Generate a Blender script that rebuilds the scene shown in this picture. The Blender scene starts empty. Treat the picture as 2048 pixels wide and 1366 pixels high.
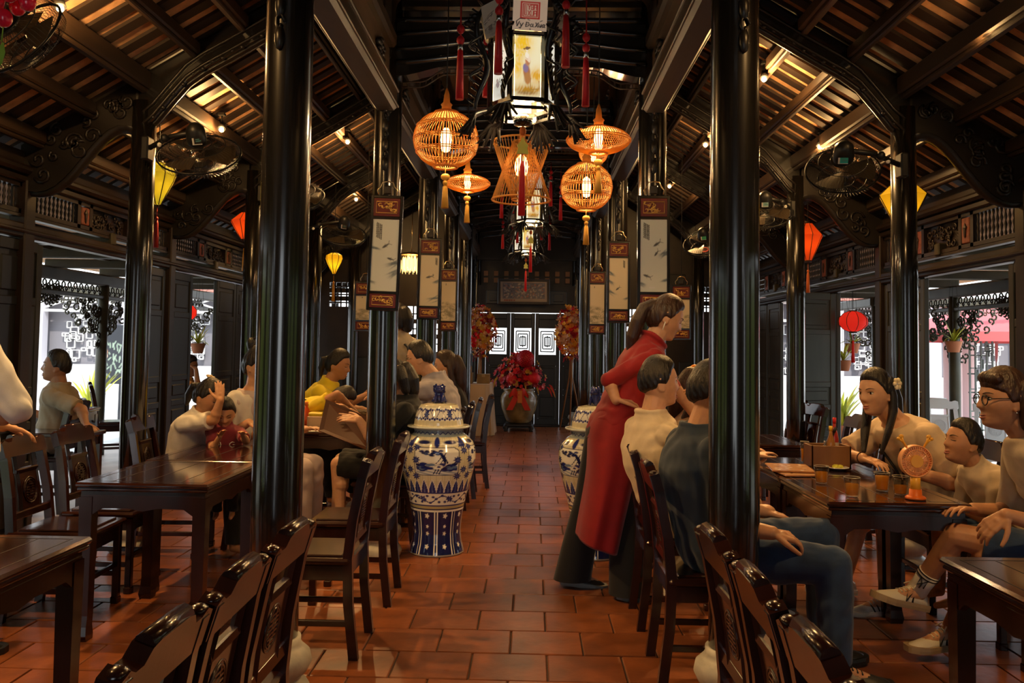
import bpy, bmesh, math, random
import numpy as np
from mathutils import Vector, Matrix, noise as mnoise
random.seed(7); NPR = np.random.RandomState(5)
SC = bpy.context.scene; COL = SC.collection
R = math.radians

# ---------------------------------------------------------------- camera (2048 x 1366)
F, PCX, PCY = 1700.0, 1024.0, 607.0
CAM = np.array([0.10, 0.0, 1.42])
_p, _y, _r = R(2.8), R(1.35), R(0.86)
_f = np.array([-math.sin(_y)*math.cos(_p), math.cos(_y)*math.cos(_p), math.sin(_p)])
_a = np.array([math.cos(_y), math.sin(_y), 0.0]); _b = np.cross(_a, _f)
RT = math.cos(_r)*_a + math.sin(_r)*_b
UP = -math.sin(_r)*_a + math.cos(_r)*_b
cam = bpy.data.cameras.new('camera'); co = bpy.data.objects.new('camera', cam); COL.objects.link(co)
co.matrix_world = Matrix(((RT[0], UP[0], -_f[0], CAM[0]), (RT[1], UP[1], -_f[1], CAM[1]), (RT[2], UP[2], -_f[2], CAM[2]), (0, 0, 0, 1)))
cam.sensor_width = 36.0; cam.lens = F/2048*36.0
cam.shift_x = 0.0; cam.shift_y = (PCY-683.0)/2048.0
cam.clip_start = 0.02; cam.clip_end = 300
SC.camera = co

def at_y(x, y, Y):                      # a measured point of the photograph on the plane Y
    d = _f + RT*(x-PCX)/F - UP*(y-PCY)/F
    return CAM + d*(Y-CAM[1])/d[1]
def at_z(x, y, Z):
    d = _f + RT*(x-PCX)/F - UP*(y-PCY)/F
    return CAM + d*(Z-CAM[2])/d[2]
def at_x(x, y, X):
    d = _f + RT*(x-PCX)/F - UP*(y-PCY)/F
    return CAM + d*(X-CAM[0])/d[0]
def project(p):
    d = np.asarray(p, float)-CAM; z = d @ _f
    return (PCX+F*(d @ RT)/z, PCY-F*(d @ UP)/z, z)

# ---------------------------------------------------------------- world, exposure
W = bpy.data.worlds.new('sky'); SC.world = W; W.use_nodes = True
nt = W.node_tree; nt.nodes.clear()
_o = nt.nodes.new('ShaderNodeOutputWorld'); _bg = nt.nodes.new('ShaderNodeBackground')
_tc = nt.nodes.new('ShaderNodeTexCoord'); _sp = nt.nodes.new('ShaderNodeSeparateXYZ'); _cr = nt.nodes.new('ShaderNodeValToRGB')
_cr.color_ramp.elements[0].position = 0.0; _cr.color_ramp.elements[0].color = (0.95, 1.0, 1.02, 1)
_cr.color_ramp.elements[1].position = 0.9; _cr.color_ramp.elements[1].color = (0.62, 0.80, 1.0, 1)
nt.links.new(_tc.outputs['Generated'], _sp.inputs[0]); nt.links.new(_sp.outputs['Z'], _cr.inputs['Fac'])
nt.links.new(_cr.outputs['Color'], _bg.inputs['Color']); nt.links.new(_bg.outputs[0], _o.inputs[0])
_bg.inputs['Strength'].default_value = SKY = 3.0
SC.view_settings.view_transform = 'Standard'; SC.view_settings.look = 'None'
SC.view_settings.exposure = 0.0; SC.view_settings.gamma = 1.0; SC.view_settings.use_curve_mapping = False
SC.cycles.max_bounces = 8; SC.cycles.diffuse_bounces = 4; SC.cycles.glossy_bounces = 4
SC.cycles.transmission_bounces = 8; SC.cycles.transparent_max_bounces = 12
SC.cycles.sample_clamp_indirect = 6.0; SC.cycles.caustics_reflective = False; SC.cycles.caustics_refractive = False
_sun = bpy.data.lights.new('sun', 'SUN'); _sun.energy = 4.5; _sun.angle = R(1.5); _sun.color = (1.0, 0.93, 0.82)
_so = bpy.data.objects.new('sun', _sun); COL.objects.link(_so); _so.rotation_euler = (R(38), R(14), 0)
WARM = (1.0, 0.56, 0.20)
def point_light(name, loc, power, color=WARM, radius=0.03, parent=None):
    l = bpy.data.lights.new(name, 'POINT'); l.energy = power; l.color = color; l.shadow_soft_size = radius
    o = bpy.data.objects.new(name, l); COL.objects.link(o); o.location = loc
    if parent: o.parent = parent; o.location = Vector(loc)-parent.location
    return o
def spot_light(name, loc, target, power, angle=70, color=WARM, radius=0.03, blend=0.5, parent=None):
    l = bpy.data.lights.new(name, 'SPOT'); l.energy = power; l.color = color; l.shadow_soft_size = radius
    l.spot_size = R(angle); l.spot_blend = blend
    o = bpy.data.objects.new(name, l); COL.objects.link(o)
    d = Vector(target)-Vector(loc); o.rotation_euler = d.to_track_quat('-Z', 'Y').to_euler(); o.location = loc
    if parent: o.parent = parent; o.location = Vector(loc)-parent.location
    return o
# ---------------------------------------------------------------- materials
MATS = {}
def mat(name, color=(.5, .5, .5), rough=.5, metal=0.0, spec=.5, coat=0.0, var=0.0, vscale=6.0, stretch=(1, 1, 1), bump=0.0, bscale=60.0,
        emit=0.0, ecol=None, trans=0.0, sss=0.0, attr=None, rnd=0.0, ior=1.45, sheen=0.0, alpha=1.0):
    if name in MATS: return MATS[name]
    m = bpy.data.materials.new(name); m.use_nodes = True; n = m.node_tree; b = n.nodes['Principled BSDF']
    c4 = tuple(color)+(1,)
    b.inputs['Base Color'].default_value = c4; b.inputs['Roughness'].default_value = rough
    b.inputs['Metallic'].default_value = metal; b.inputs['Specular IOR Level'].default_value = spec
    b.inputs['Coat Weight'].default_value = coat; b.inputs['Coat Roughness'].default_value = .12
    b.inputs['Transmission Weight'].default_value = trans; b.inputs['IOR'].default_value = ior
    b.inputs['Alpha'].default_value = alpha
    if sheen: b.inputs['Sheen Weight'].default_value = sheen
    if sss:
        b.inputs['Subsurface Weight'].default_value = sss; b.inputs['Subsurface Radius'].default_value = (.012, .005, .003); b.inputs['Subsurface Scale'].default_value = 1.0
    src = None
    if attr:
        a = n.nodes.new('ShaderNodeAttribute'); a.attribute_name = attr; src = a.outputs['Color']
    tc = n.nodes.new('ShaderNodeTexCoord'); mp = n.nodes.new('ShaderNodeMapping'); mp.inputs['Scale'].default_value = stretch
    n.links.new(tc.outputs['Object'], mp.inputs[0])
    if var or rnd:
        hs = n.nodes.new('ShaderNodeHueSaturation')
        if src: n.links.new(src, hs.inputs['Color'])
        else: hs.inputs['Color'].default_value = c4
        val = None
        if var:
            nz = n.nodes.new('ShaderNodeTexNoise'); nz.inputs['Scale'].default_value = vscale; nz.inputs['Detail'].default_value = 4
            n.links.new(mp.outputs[0], nz.inputs['Vector'])
            mr = n.nodes.new('ShaderNodeMapRange'); mr.inputs[1].default_value = .3; mr.inputs[2].default_value = .7
            mr.inputs[3].default_value = 1-var; mr.inputs[4].default_value = 1+var
            n.links.new(nz.outputs['Fac'], mr.inputs[0]); val = mr.outputs[0]
        if rnd:
            oi = n.nodes.new('ShaderNodeObjectInfo'); m2 = n.nodes.new('ShaderNodeMapRange'); m2.inputs[3].default_value = 1-rnd; m2.inputs[4].default_value = 1+rnd
            n.links.new(oi.outputs['Random'], m2.inputs[0])
            if val:
                mm = n.nodes.new('ShaderNodeMath'); mm.operation = 'MULTIPLY'; n.links.new(val, mm.inputs[0]); n.links.new(m2.outputs[0], mm.inputs[1]); val = mm.outputs[0]
            else: val = m2.outputs[0]
        n.links.new(val, hs.inputs['Value']); src = hs.outputs['Color']
    if src: n.links.new(src, b.inputs['Base Color'])
    if bump:
        nb = n.nodes.new('ShaderNodeTexNoise'); nb.inputs['Scale'].default_value = bscale; nb.inputs['Detail'].default_value = 3
        n.links.new(mp.outputs[0], nb.inputs['Vector']); bp = n.nodes.new('ShaderNodeBump'); bp.inputs['Strength'].default_value = bump; bp.inputs['Distance'].default_value = .01
        n.links.new(nb.outputs['Fac'], bp.inputs['Height']); n.links.new(bp.outputs[0], b.inputs['Normal'])
    if emit:
        b.inputs['Emission Strength'].default_value = emit
        if attr and ecol is None: n.links.new(src, b.inputs['Emission Color'])
        else: b.inputs['Emission Color'].default_value = tuple(ecol or color)+(1,)
    MATS[name] = m
    return m
def add_translucent(m, col, fac):
    n = m.node_tree; b = n.nodes['Principled BSDF']; o = n.nodes['Material Output']; t = n.nodes.new('ShaderNodeBsdfTranslucent'); t.inputs[0].default_value = tuple(col)+(1,); x = n.nodes.new('ShaderNodeMixShader'); x.inputs[0].default_value = fac
    n.links.new(b.outputs[0], x.inputs[1]); n.links.new(t.outputs[0], x.inputs[2]); n.links.new(x.outputs[0], o.inputs[0])
LACQ = mat('black_lacquer', (.007, .006, .005), .22, spec=.6, coat=1.0)
LACQ2 = mat('black_lacquer_dull', (.014, .011, .009), .36, var=.3, vscale=5, bump=.08, bscale=40)
DARKW = mat('dark_stained_wood', (.019, .0105, .0065), .42, var=.4, vscale=5, stretch=(1, .25, 1), bump=.10, bscale=35)
BEAMW = mat('oiled_beam_wood', (.038, .021, .011), .45, var=.4, vscale=5, stretch=(1.5, .2, 1.5), bump=.10, bscale=30)
PALEW = mat('pale_beam_wood', (.105, .064, .040), .45, var=.35, vscale=5, stretch=(1.5, .2, 1.5))
RAFTW = mat('rafter_wood', (.030, .019, .013), .5, var=.35, vscale=4, rnd=.35)
TILEU = mat('roof_tile_underside', (.52, .29, .145), .7, var=.35, vscale=9, rnd=.2)
DOORW = mat('door_wood', (.018, .018, .017), .38, var=.3, vscale=4, stretch=(1, 1, .3))
ROSEW = mat('rosewood', (.021, .0050, .0032), .22, coat=.35, var=.45, vscale=6, stretch=(1.5, 1.5, .5), bump=.03, bscale=50)
TABLEW = mat('rosewood_table', (.024, .0065, .0042), .10, coat=1.0, var=.45, vscale=5, stretch=(3, .3, 1))
TERRA = mat('terracotta_tile', (.195, .058, .018), .31, var=.30, vscale=7, rnd=.22, bump=.12, bscale=25)
GROUT = mat('floor_grout', (.055, .030, .020), .8)
STONE = mat('grey_stone', (.42, .40, .34), .45, var=.3, vscale=10, bump=.08)
GOLD = mat('gilded_carving', (.78, .46, .12), .35, metal=.6)
REDP = mat('red_lacquer', (.14, .012, .008), .35)
BRASS = mat('brass', (.75, .55, .28), .25, metal=1)
CHROME = mat('steel', (.55, .55, .55), .25, metal=1)
BLACKM = mat('black_metal', (.012, .012, .012), .4)
WHITEP = mat('white_plaster', (.82, .81, .79), .7)
PINKT = mat('clay_coping', (.50, .22, .17), .7, var=.2)
BAMB = mat('bamboo_cane', (.62, .33, .09), .45, var=.2, vscale=20)
add_translucent(BAMB, (.90, .50, .14), .55)
REDT = mat('red_silk', (.62, .012, .016), .5)
GOLDT = mat('golden_silk', (.75, .36, .04), .5)
GLASSM = mat('clear_glass', (1, 1, 1), .02)
def _thin_glass(m):      # thin-walled glass: see-through, with a fresnel gloss
    n = m.node_tree; o = n.nodes['Material Output']; t = n.nodes.new('ShaderNodeBsdfTransparent'); g = n.nodes.new('ShaderNodeBsdfGlossy'); g.inputs['Roughness'].default_value = .03
    lw = n.nodes.new('ShaderNodeLayerWeight'); lw.inputs[0].default_value = .3; f = n.nodes.new('ShaderNodeMath'); f.operation = 'POWER'; f.inputs[1].default_value = 1.7; n.links.new(lw.outputs['Facing'], f.inputs[0]); x = n.nodes.new('ShaderNodeMixShader'); t.inputs[0].default_value = (.93, .95, .93, 1)
    n.links.new(f.outputs[0], x.inputs[0]); n.links.new(t.outputs[0], x.inputs[1]); n.links.new(g.outputs[0], x.inputs[2]); n.links.new(x.outputs[0], o.inputs[0])
_thin_glass(GLASSM)
TEA = mat('amber_tea', (.74, .38, .05), .08)
add_translucent(TEA, (1.0, .55, .09), .65)
PORC = mat('white_porcelain', (.80, .79, .74), .12)
PAINT = mat('painted_colours', (1, 1, 1), .25, attr='paint')
PAINTM = mat('painted_matt', (1, 1, 1), .6, attr='paint')
BACKLIT = mat('backlit_paint', (1, 1, 1), .5, attr='paint', emit=.85)
BULB = mat('warm_bulb', (1, .8, .5), .5, emit=11, ecol=(1.0, .60, .20))
LEAFM = mat('green_leaf', (.22, .36, .04), .45, var=.4, vscale=8, rnd=.3)

# ---------------------------------------------------------------- mesh builder
def V(*a): return np.array(a, float)
def _nrm(v):
    v = np.asarray(v, float); l = np.linalg.norm(v); return v/l if l > 1e-12 else v
def frame_of(d, up=(0, 0, 1)):
    d = _nrm(d); u = np.asarray(up, float)
    if abs(d @ u) > .98: u = np.array([1., 0, 0]) if abs(d[0]) < .9 else np.array([0, 1., 0])
    s = _nrm(np.cross(d, u)); return s, np.cross(s, d)
class MB:
    def __init__(s): s.v = []; s.f = []; s.m = []; s.sm = []; s.n = 0
    def add(s, vs, fs, mi=0, smooth=False):
        vs = np.asarray(vs, float).reshape(-1, 3); s.v.append(vs)
        for f in fs: s.f.append([i+s.n for i in f]); s.m.append(mi); s.sm.append(smooth)
        s.n += len(vs); return s
    def box(s, c, size, rot=None, mi=0, bev=0.0):
        hx, hy, hz = [x/2 for x in size]
        if bev <= 0:
            vs = np.array([(x, y, z) for x in (-hx, hx) for y in (-hy, hy) for z in (-hz, hz)])
            fs = [(0, 1, 3, 2), (4, 6, 7, 5), (0, 4, 5, 1), (2, 3, 7, 6), (0, 2, 6, 4), (1, 5, 7, 3)]
        else:
            b = min(bev, hx*.9, hy*.9, hz*.9); vs = []; idx = {}
            for sx in (-1, 1):
                for sy in (-1, 1):
                    for sz in (-1, 1):
                        for a, p in enumerate(((hx, hy-b, hz-b), (hx-b, hy, hz-b), (hx-b, hy-b, hz))):
                            idx[(sx, sy, sz, a)] = len(vs); vs.append((sx*p[0], sy*p[1], sz*p[2]))
            vs = np.array(vs); fs = []
            for a in range(3):
                o = [k for k in range(3) if k != a]
                for sg in (-1, 1):
                    q = []
                    for (p, r) in ((-1, -1), (1, -1), (1, 1), (-1, 1)):
                        k = [0, 0, 0]; k[a] = sg; k[o[0]] = p; k[o[1]] = r; q.append(idx[(*k, a)])
                    fs.append(q)
            for a in range(3):
                o = [k for k in range(3) if k != a]
                for p in (-1, 1):
                    for r in (-1, 1):
                        k0 = [0, 0, 0]; k1 = [0, 0, 0]; k0[a] = -1; k1[a] = 1
                        for k in (k0, k1): k[o[0]] = p; k[o[1]] = r
                        fs.append([idx[(*k0, o[0])], idx[(*k1, o[0])], idx[(*k1, o[1])], idx[(*k0, o[1])]])
            for sx in (-1, 1):
                for sy in (-1, 1):
                    for sz in (-1, 1): fs.append([idx[(sx, sy, sz, a)] for a in range(3)])
        if rot is not None: vs = vs @ np.asarray(rot).T
        return s.add(vs+np.asarray(c, float), fs, mi)
    def bar(s, p, q, w, h, up=(0, 0, 1), mi=0, bev=0.0, w2=None, h2=None):   # rectangular bar from p to q
        p = np.asarray(p, float); q = np.asarray(q, float); a, u = frame_of(q-p, up)
        w2 = w if w2 is None else w2; h2 = h if h2 is None else h2
        if bev > 0 and w2 == w and h2 == h:
            d = _nrm(q-p); return s.box((p+q)/2, (w, np.linalg.norm(q-p), h), np.array([a, d, u]).T, mi, bev)
        vs = []
        for c, ww, hh in ((p, w, h), (q, w2, h2)):
            for sx, sy in ((-1, -1), (1, -1), (1, 1), (-1, 1)): vs.append(c+a*sx*ww/2+u*sy*hh/2)
        return s.add(vs, [(3, 2, 1, 0), (4, 5, 6, 7), (0, 1, 5, 4), (1, 2, 6, 5), (2, 3, 7, 6), (3, 0, 4, 7)], mi)
    def tube(s, pts, rad, n=8, caps=True, mi=0, smooth=True, flat=1.0, closed=False):
        P = [np.asarray(p, float) for p in pts]; k = len(P)
        rad = [rad]*k if np.isscalar(rad) else list(rad)
        vs = []; a = None
        for i in range(k):
            t = P[(i+1) % k]-P[(i-1) % k] if closed else P[min(i+1, k-1)]-P[max(i-1, 0)]
            t = _nrm(t)
            if a is None: a, b = frame_of(t)
            else:
                a = _nrm(a-t*(a @ t)); b = np.cross(a, t)
            for j in range(n):
                an = 2*math.pi*j/n; vs.append(P[i]+rad[i]*(math.cos(an)*a+math.sin(an)*b*flat))
        fs = []
        for i in range(k if closed else k-1):
            i2 = (i+1) % k
            for j in range(n): fs.append((i*n+j, i*n+(j+1) % n, i2*n+(j+1) % n, i2*n+j))
        s.add(vs, fs, mi, smooth)
        if caps and not closed:
            o = s.n-len(vs); s.f.append([o+j for j in range(n)][::-1]); s.m.append(mi); s.sm.append(False)
            s.f.append([o+(k-1)*n+j for j in range(n)]); s.m.append(mi); s.sm.append(False)
        return s
    def lathe(s, prof, n=24, c=(0, 0, 0), mi=0, smooth=True, close=True, squash=(1, 1)):
        vs = []; c = np.asarray(c, float)
        for r, z in prof:
            for j in range(n):
                an = 2*math.pi*j/n; vs.append(c+np.array([r*math.cos(an)*squash[0], r*math.sin(an)*squash[1], z]))
        fs = []
        for i in range(len(prof)-1):
            for j in range(n): fs.append((i*n+j, i*n+(j+1) % n, (i+1)*n+(j+1) % n, (i+1)*n+j))
        s.add(vs, fs, mi, smooth)
        if close:
            o = s.n-len(vs)
            if prof[0][0] > 1e-4: s.f.append([o+j for j in range(n)][::-1]); s.m.append(mi); s.sm.append(False)
            if prof[-1][0] > 1e-4: s.f.append([o+(len(prof)-1)*n+j for j in range(n)]); s.m.append(mi); s.sm.append(False)
        return s
    def ell(s, c, rad, rot=None, n=12, m=8, mi=0, smooth=True):
        vs = [(0, 0, -1)]
        for i in range(1, m):
            ph = -math.pi/2+math.pi*i/m
            for j in range(n):
                th = 2*math.pi*j/n; vs.append((math.cos(ph)*math.cos(th), math.cos(ph)*math.sin(th), math.sin(ph)))
        vs.append((0, 0, 1)); vs = np.array(vs)*np.asarray(rad if not np.isscalar(rad) else (rad,)*3, float)
        if rot is not None: vs = vs @ np.asarray(rot).T
        fs = [(0, 1+(j+1) % n, 1+j) for j in range(n)]
        for i in range(m-2):
            for j in range(n): fs.append((1+i*n+j, 1+i*n+(j+1) % n, 1+(i+1)*n+(j+1) % n, 1+(i+1)*n+j))
        t = len(vs)-1; o = 1+(m-2)*n
        fs += [(o+j, o+(j+1) % n, t) for j in range(n)]
        return s.add(vs+np.asarray(c, float), fs, mi, smooth)
    def prism(s, poly, o, ax, ay, depth, mi=0, smooth=False):   # polygon in plane (ax, ay), extruded along ax x ay, centred
        o = np.asarray(o, float); ax = np.asarray(ax, float); ay = np.asarray(ay, float); nz = _nrm(np.cross(ax, ay)); k = len(poly)
        vs = [o+ax*x+ay*y-nz*depth/2 for x, y in poly]+[o+ax*x+ay*y+nz*depth/2 for x, y in poly]
        s.add(vs, [tuple(range(k))[::-1], tuple(range(k, 2*k))]+[(i, (i+1) % k, k+(i+1) % k, k+i) for i in range(k)], mi, smooth)
        return s
    def strip(s, rows, mi=0, smooth=True, wrap=False):           # grid from rows of points
        k = len(rows); n = len(rows[0]); fs = []
        for i in range(k-1):
            for j in range(n if wrap else n-1): fs.append((i*n+j, i*n+(j+1) % n, (i+1)*n+(j+1) % n, (i+1)*n+j))
        return s.add(np.array(rows).reshape(-1, 3), fs, mi, smooth)
    def mesh(s, name, mats):
        me = bpy.data.meshes.new(name); vs = np.concatenate(s.v) if s.v else np.zeros((0, 3))
        me.from_pydata(vs.tolist(), [], s.f)
        for m in (mats if isinstance(mats, (list, tuple)) else [mats]): me.materials.append(m)
        me.polygons.foreach_set('material_index', s.m); me.polygons.foreach_set('use_smooth', s.sm); me.update()
        return me
    def build(s, name, mats, parent=None, loc=None, fix=True):
        me = s.mesh(name, mats)
        if fix:
            bm = bmesh.new(); bm.from_mesh(me); bmesh.ops.recalc_face_normals(bm, faces=bm.faces); bm.to_mesh(me); bm.free()
        return link(name, me, parent, loc)
def link(name, me, parent=None, loc=None):
    o = bpy.data.objects.new(name, me); COL.objects.link(o)
    if parent: o.parent = parent
    if loc is not None: o.location = loc
    return o
def tag(o, label=None, cat=None, group=None, kind=None):
    for k, v in (('label', label), ('category', cat), ('group', group), ('kind', kind)):
        if v: o[k] = v
    return o
def thing(name, label, cat, loc=(0, 0, 0), rz=0.0, group=None, kind=None):
    o = bpy.data.objects.new(name, None); COL.objects.link(o); o.location = loc; o.rotation_euler = (0, 0, rz); o.empty_display_size = .1
    return tag(o, label, cat, group, kind)
KIDS = {}
def kids(o): return [c for c in bpy.data.objects if c.parent == o]
def copy_tree(src, loc, rz, label, group=None, tree=None):
    tree = tree if tree is not None else [(c, kids(c)) for c in kids(src)]
    c = src.copy(); COL.objects.link(c); c.location = loc; c.rotation_euler = (0, 0, rz); c['label'] = label
    if group: c['group'] = group
    for ch, gs in tree:
        d = ch.copy(); COL.objects.link(d); d.parent = c
        for g in gs:
            e = g.copy(); COL.objects.link(e); e.parent = d
    return c
def tree_of(o): return [(c, kids(c)) for c in kids(o)]
def rotz(a): c, s = math.cos(a), math.sin(a); return np.array([[c, -s, 0], [s, c, 0], [0, 0, 1.]])
def rotx(a): c, s = math.cos(a), math.sin(a); return np.array([[1., 0, 0], [0, c, -s], [0, s, c]])
def roty(a): c, s = math.cos(a), math.sin(a); return np.array([[c, 0, s], [0, 1., 0], [-s, 0, c]])
def smoothstep(a, b, x): t = np.clip((x-a)/(b-a), 0, 1); return t*t*(3-2*t)

# ---------------------------------------------------------------- painted canvases (flat print, glaze) carried as vertex colours
class Canvas:
    def __init__(s, w, h, col):      # unit square stretched to aspect w:h ; x right, y up
        s.w, s.h = w, h; s.a = np.zeros((h, w, 3)); s.a[:] = col
        yy, xx = np.mgrid[0:h, 0:w]; s.X = (xx+.5)/w; s.Y = (yy+.5)/h; s.asp = h/w
    def put(s, mask, col): s.a = s.a*(1-mask[..., None])+np.asarray(col)*mask[..., None]; return s
    def ellipse(s, cx, cy, rx, ry, col, rot=0.0, soft=.12, op=1.0):
        c, n = math.cos(rot), math.sin(rot); dx = s.X-cx; dy = (s.Y-cy)*s.asp
        u = (dx*c+dy*n)/rx; v = (-dx*n+dy*c)/(ry*s.asp); r = np.sqrt(u*u+v*v)
        return s.put(op*(1-smoothstep(1-soft, 1+soft, r)), col)
    def line(s, pts, wd, col, op=1.0, taper=False):
        for i in range(len(pts)-1):
            (x0, y0), (x1, y1) = pts[i], pts[i+1]; ax, ay = x0, y0*s.asp; bx, by = x1, y1*s.asp
            t = np.clip(((s.X-ax)*(bx-ax)+(s.Y*s.asp-ay)*(by-ay))/max((bx-ax)**2+(by-ay)**2, 1e-9), 0, 1)
            d = np.hypot(s.X-ax-t*(bx-ax), s.Y*s.asp-ay-t*(by-ay)); w2 = wd*(1-.7*(i+t)/(len(pts)-1)) if taper else wd
            s.put(op*(1-smoothstep(w2*.7, w2*1.3+.3/s.w, d)), col)
        return s
    def rect(s, x0, y0, x1, y1, col, op=1.0):
        return s.put(op*((s.X >= x0) & (s.X <= x1) & (s.Y >= y0) & (s.Y <= y1)).astype(float), col)
    def wash(s, cx, cy, rx, ry, col, op, rot=0.0, seed=0):
        c, n = math.cos(rot), math.sin(rot); dx = s.X-cx; dy = (s.Y-cy)*s.asp
        u = (dx*c+dy*n)/rx; v = (-dx*n+dy*c)/(ry*s.asp); r = np.sqrt(u*u+v*v)
        g = .5+.5*np.sin(9*s.X*3+seed+4*np.sin(7*s.Y*s.asp+seed))*np.sin(11*s.Y*s.asp+seed*2+3*np.sin(13*s.X))
        return s.put(np.clip(op*np.exp(-r*r*1.4)*(.55+.6*g), 0, 1), col)
def painted_panel(canvas, name, material, o, ax, ay, parent=None):   # o: lower-left corner; ax, ay: full edge vectors
    h, w = canvas.h, canvas.w; o = np.asarray(o, float); ax = np.asarray(ax, float); ay = np.asarray(ay, float)
    U, T = np.meshgrid(np.linspace(0, 1, w), np.linspace(0, 1, h)); vs = o+U[..., None]*ax+T[..., None]*ay
    idx = np.arange(w*h).reshape(h, w); fs = np.stack([idx[:-1, :-1], idx[:-1, 1:], idx[1:, 1:], idx[1:, :-1]], -1).reshape(-1, 4)
    return painted_mesh(vs.reshape(-1, 3), fs, canvas.a.reshape(-1, 3), name, material, parent)
def painted_mesh(vs, fs, cols, name, material, parent=None, smooth=False):
    me = bpy.data.meshes.new(name); me.vertices.add(len(vs)); me.vertices.foreach_set('co', np.asarray(vs, float).ravel())
    fs = np.asarray(fs, dtype=np.int32); me.loops.add(fs.size); me.loops.foreach_set('vertex_index', fs.ravel())
    me.polygons.add(len(fs)); me.polygons.foreach_set('loop_start', np.arange(0, fs.size, fs.shape[1], dtype=np.int32))
    me.polygons.foreach_set('loop_total', np.full(len(fs), fs.shape[1], dtype=np.int32)); me.update(calc_edges=True)
    at = me.color_attributes.new('paint', 'FLOAT_COLOR', 'POINT'); at.data.foreach_set('color', np.c_[np.clip(cols, 0, 1), np.ones(len(vs))].ravel())
    me.materials.append(material)
    if smooth: me.polygons.foreach_set('use_smooth', [True]*len(fs))
    return link(name, me, parent)
# ---------------------------------------------------------------- floor: terracotta tiles in running bond
Z1, BAY = 3.38, 2.333
FR = [Z1+BAY*i for i in range(-2, 6)]          # Y of the column frames (the first two are behind the camera)
COLX, OUTX, WALLX = 0.90, 2.58, 3.40
ROOM_Y0, ROOM_Y1 = -2.6, 15.05
mb = MB(); mb.box((0, 6.2, -.10), (6.9, 18.0, .19)); floor = tag(mb.build('floor', GROUT), kind='structure')
TW, TD, GAP = .34, .312, .007
def tile_mesh(w, d, nm):
    m = MB(); m.box((0, 0, 0), (w-GAP, d-GAP, .022), bev=.004); return m.mesh(nm, TERRA)
tile_me = tile_mesh(TW, TD, 'tile')
cells = []
for j in range(int(2.0/TD), int(15.1/TD)+1):
    for i in range(-10, 11):
        x = i*TW+(TW/2 if j % 2 else 0)+.02; y = j*TD+.08
        if abs(x) > 3.45 or y > 15.0: continue
        u, v, z = project((x, y, 0)); cells.append((0 if (-60 < u < 2110 and v < 1430) else 1, y, x))
cells.sort(); rest = MB()
for k, (off, y, x) in enumerate(cells):
    zz = NPR.uniform(-.0012, .0012)
    if k < 290:
        o = link('tile', tile_me, floor, (x, y, zz-.007)); o.rotation_euler = (NPR.normal(0, .003), NPR.normal(0, .003), 0)
    else: rest.box((x, y, zz-.007), (TW-GAP, TD-GAP, .022))
ro = rest.build('tile', TERRA, floor); ro['kind'] = 'stuff'

# ---------------------------------------------------------------- roof: slopes, rafters, purlins, beams
def zr(x): return 3.27-.6*(abs(x)-2.58)
mb = MB()
for s in (-1, 1):
    xs = (s*.80, s*3.5)
    mb.bar((xs[0], 5.6, zr(.80)+.03), (xs[1], 5.6, zr(3.5)+.03), 17.4, .04, up=(0, 0, 1))

for s in (-1, 1): mb.bar((s*3.42, 5.6, 2.80), (s*5.75, 5.6, 2.34), 17.4, .04, up=(0, 0, 1))
mb.box((0, 6.2, 4.26), (1.75, 17.4, .05)); ceiling = tag(mb.build('ceiling', TILEU), kind='structure')
mb = MB()
for i in range(5): mb.box((-.72+.36*i, 6.2, 4.20), (.33, 17.2, .03))
nb = mb.build('loft_board', mat('loft_board', (.060, .030, .017), .5, var=.4, vscale=4, stretch=(2, .2, 1)), ceiling)
m = MB(); m.bar((.86, 0, 0), (3.52, 0, -.6*2.66), .095, .022, up=(0, 0, 1))
raft_me = [m.mesh('rafter', RAFTW)]
m = MB(); m.bar((-.86, 0, 0), (-3.52, 0, -.6*2.66), .095, .022, up=(0, 0, 1)); raft_me.append(m.mesh('rafter', RAFTW))
y = 1.6
while y < 15.0:
    for s in (0, 1): link('rafter', raft_me[s], ceiling, (0, y+NPR.uniform(-.012, .012), zr(.86)-.006))
    y += .196
for s in (-1, 1):
    for px_, w, h, mm in ((.98, .09, .11, BEAMW), (1.25, .05, .07, DARKW), (1.57, .065, .085, DARKW), (1.90, .085, .09, PALEW), (2.22, .07, .085, BEAMW), (2.56, .09, .12, BEAMW), (2.92, .07, .085, DARKW), (3.26, .08, .09, BEAMW)):
        for a in range(len(FR)-1):
            y0, y1 = FR[a], FR[a+1]
            if y1 < 1.5: continue
            m = MB(); zc = zr(px_)-.036-h/2
            m.box((s*px_, (y0+y1)/2, zc), (w, y1-y0-.10, h), bev=.012); m.box((s*px_, (y0+y1)/2, zc-h/2-.012), (w*.55, y1-y0-.10, .03), bev=.008)
            m.build('purlin', mm, ceiling)
def poly_strip(top, bot): return top+bot[::-1]
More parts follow.
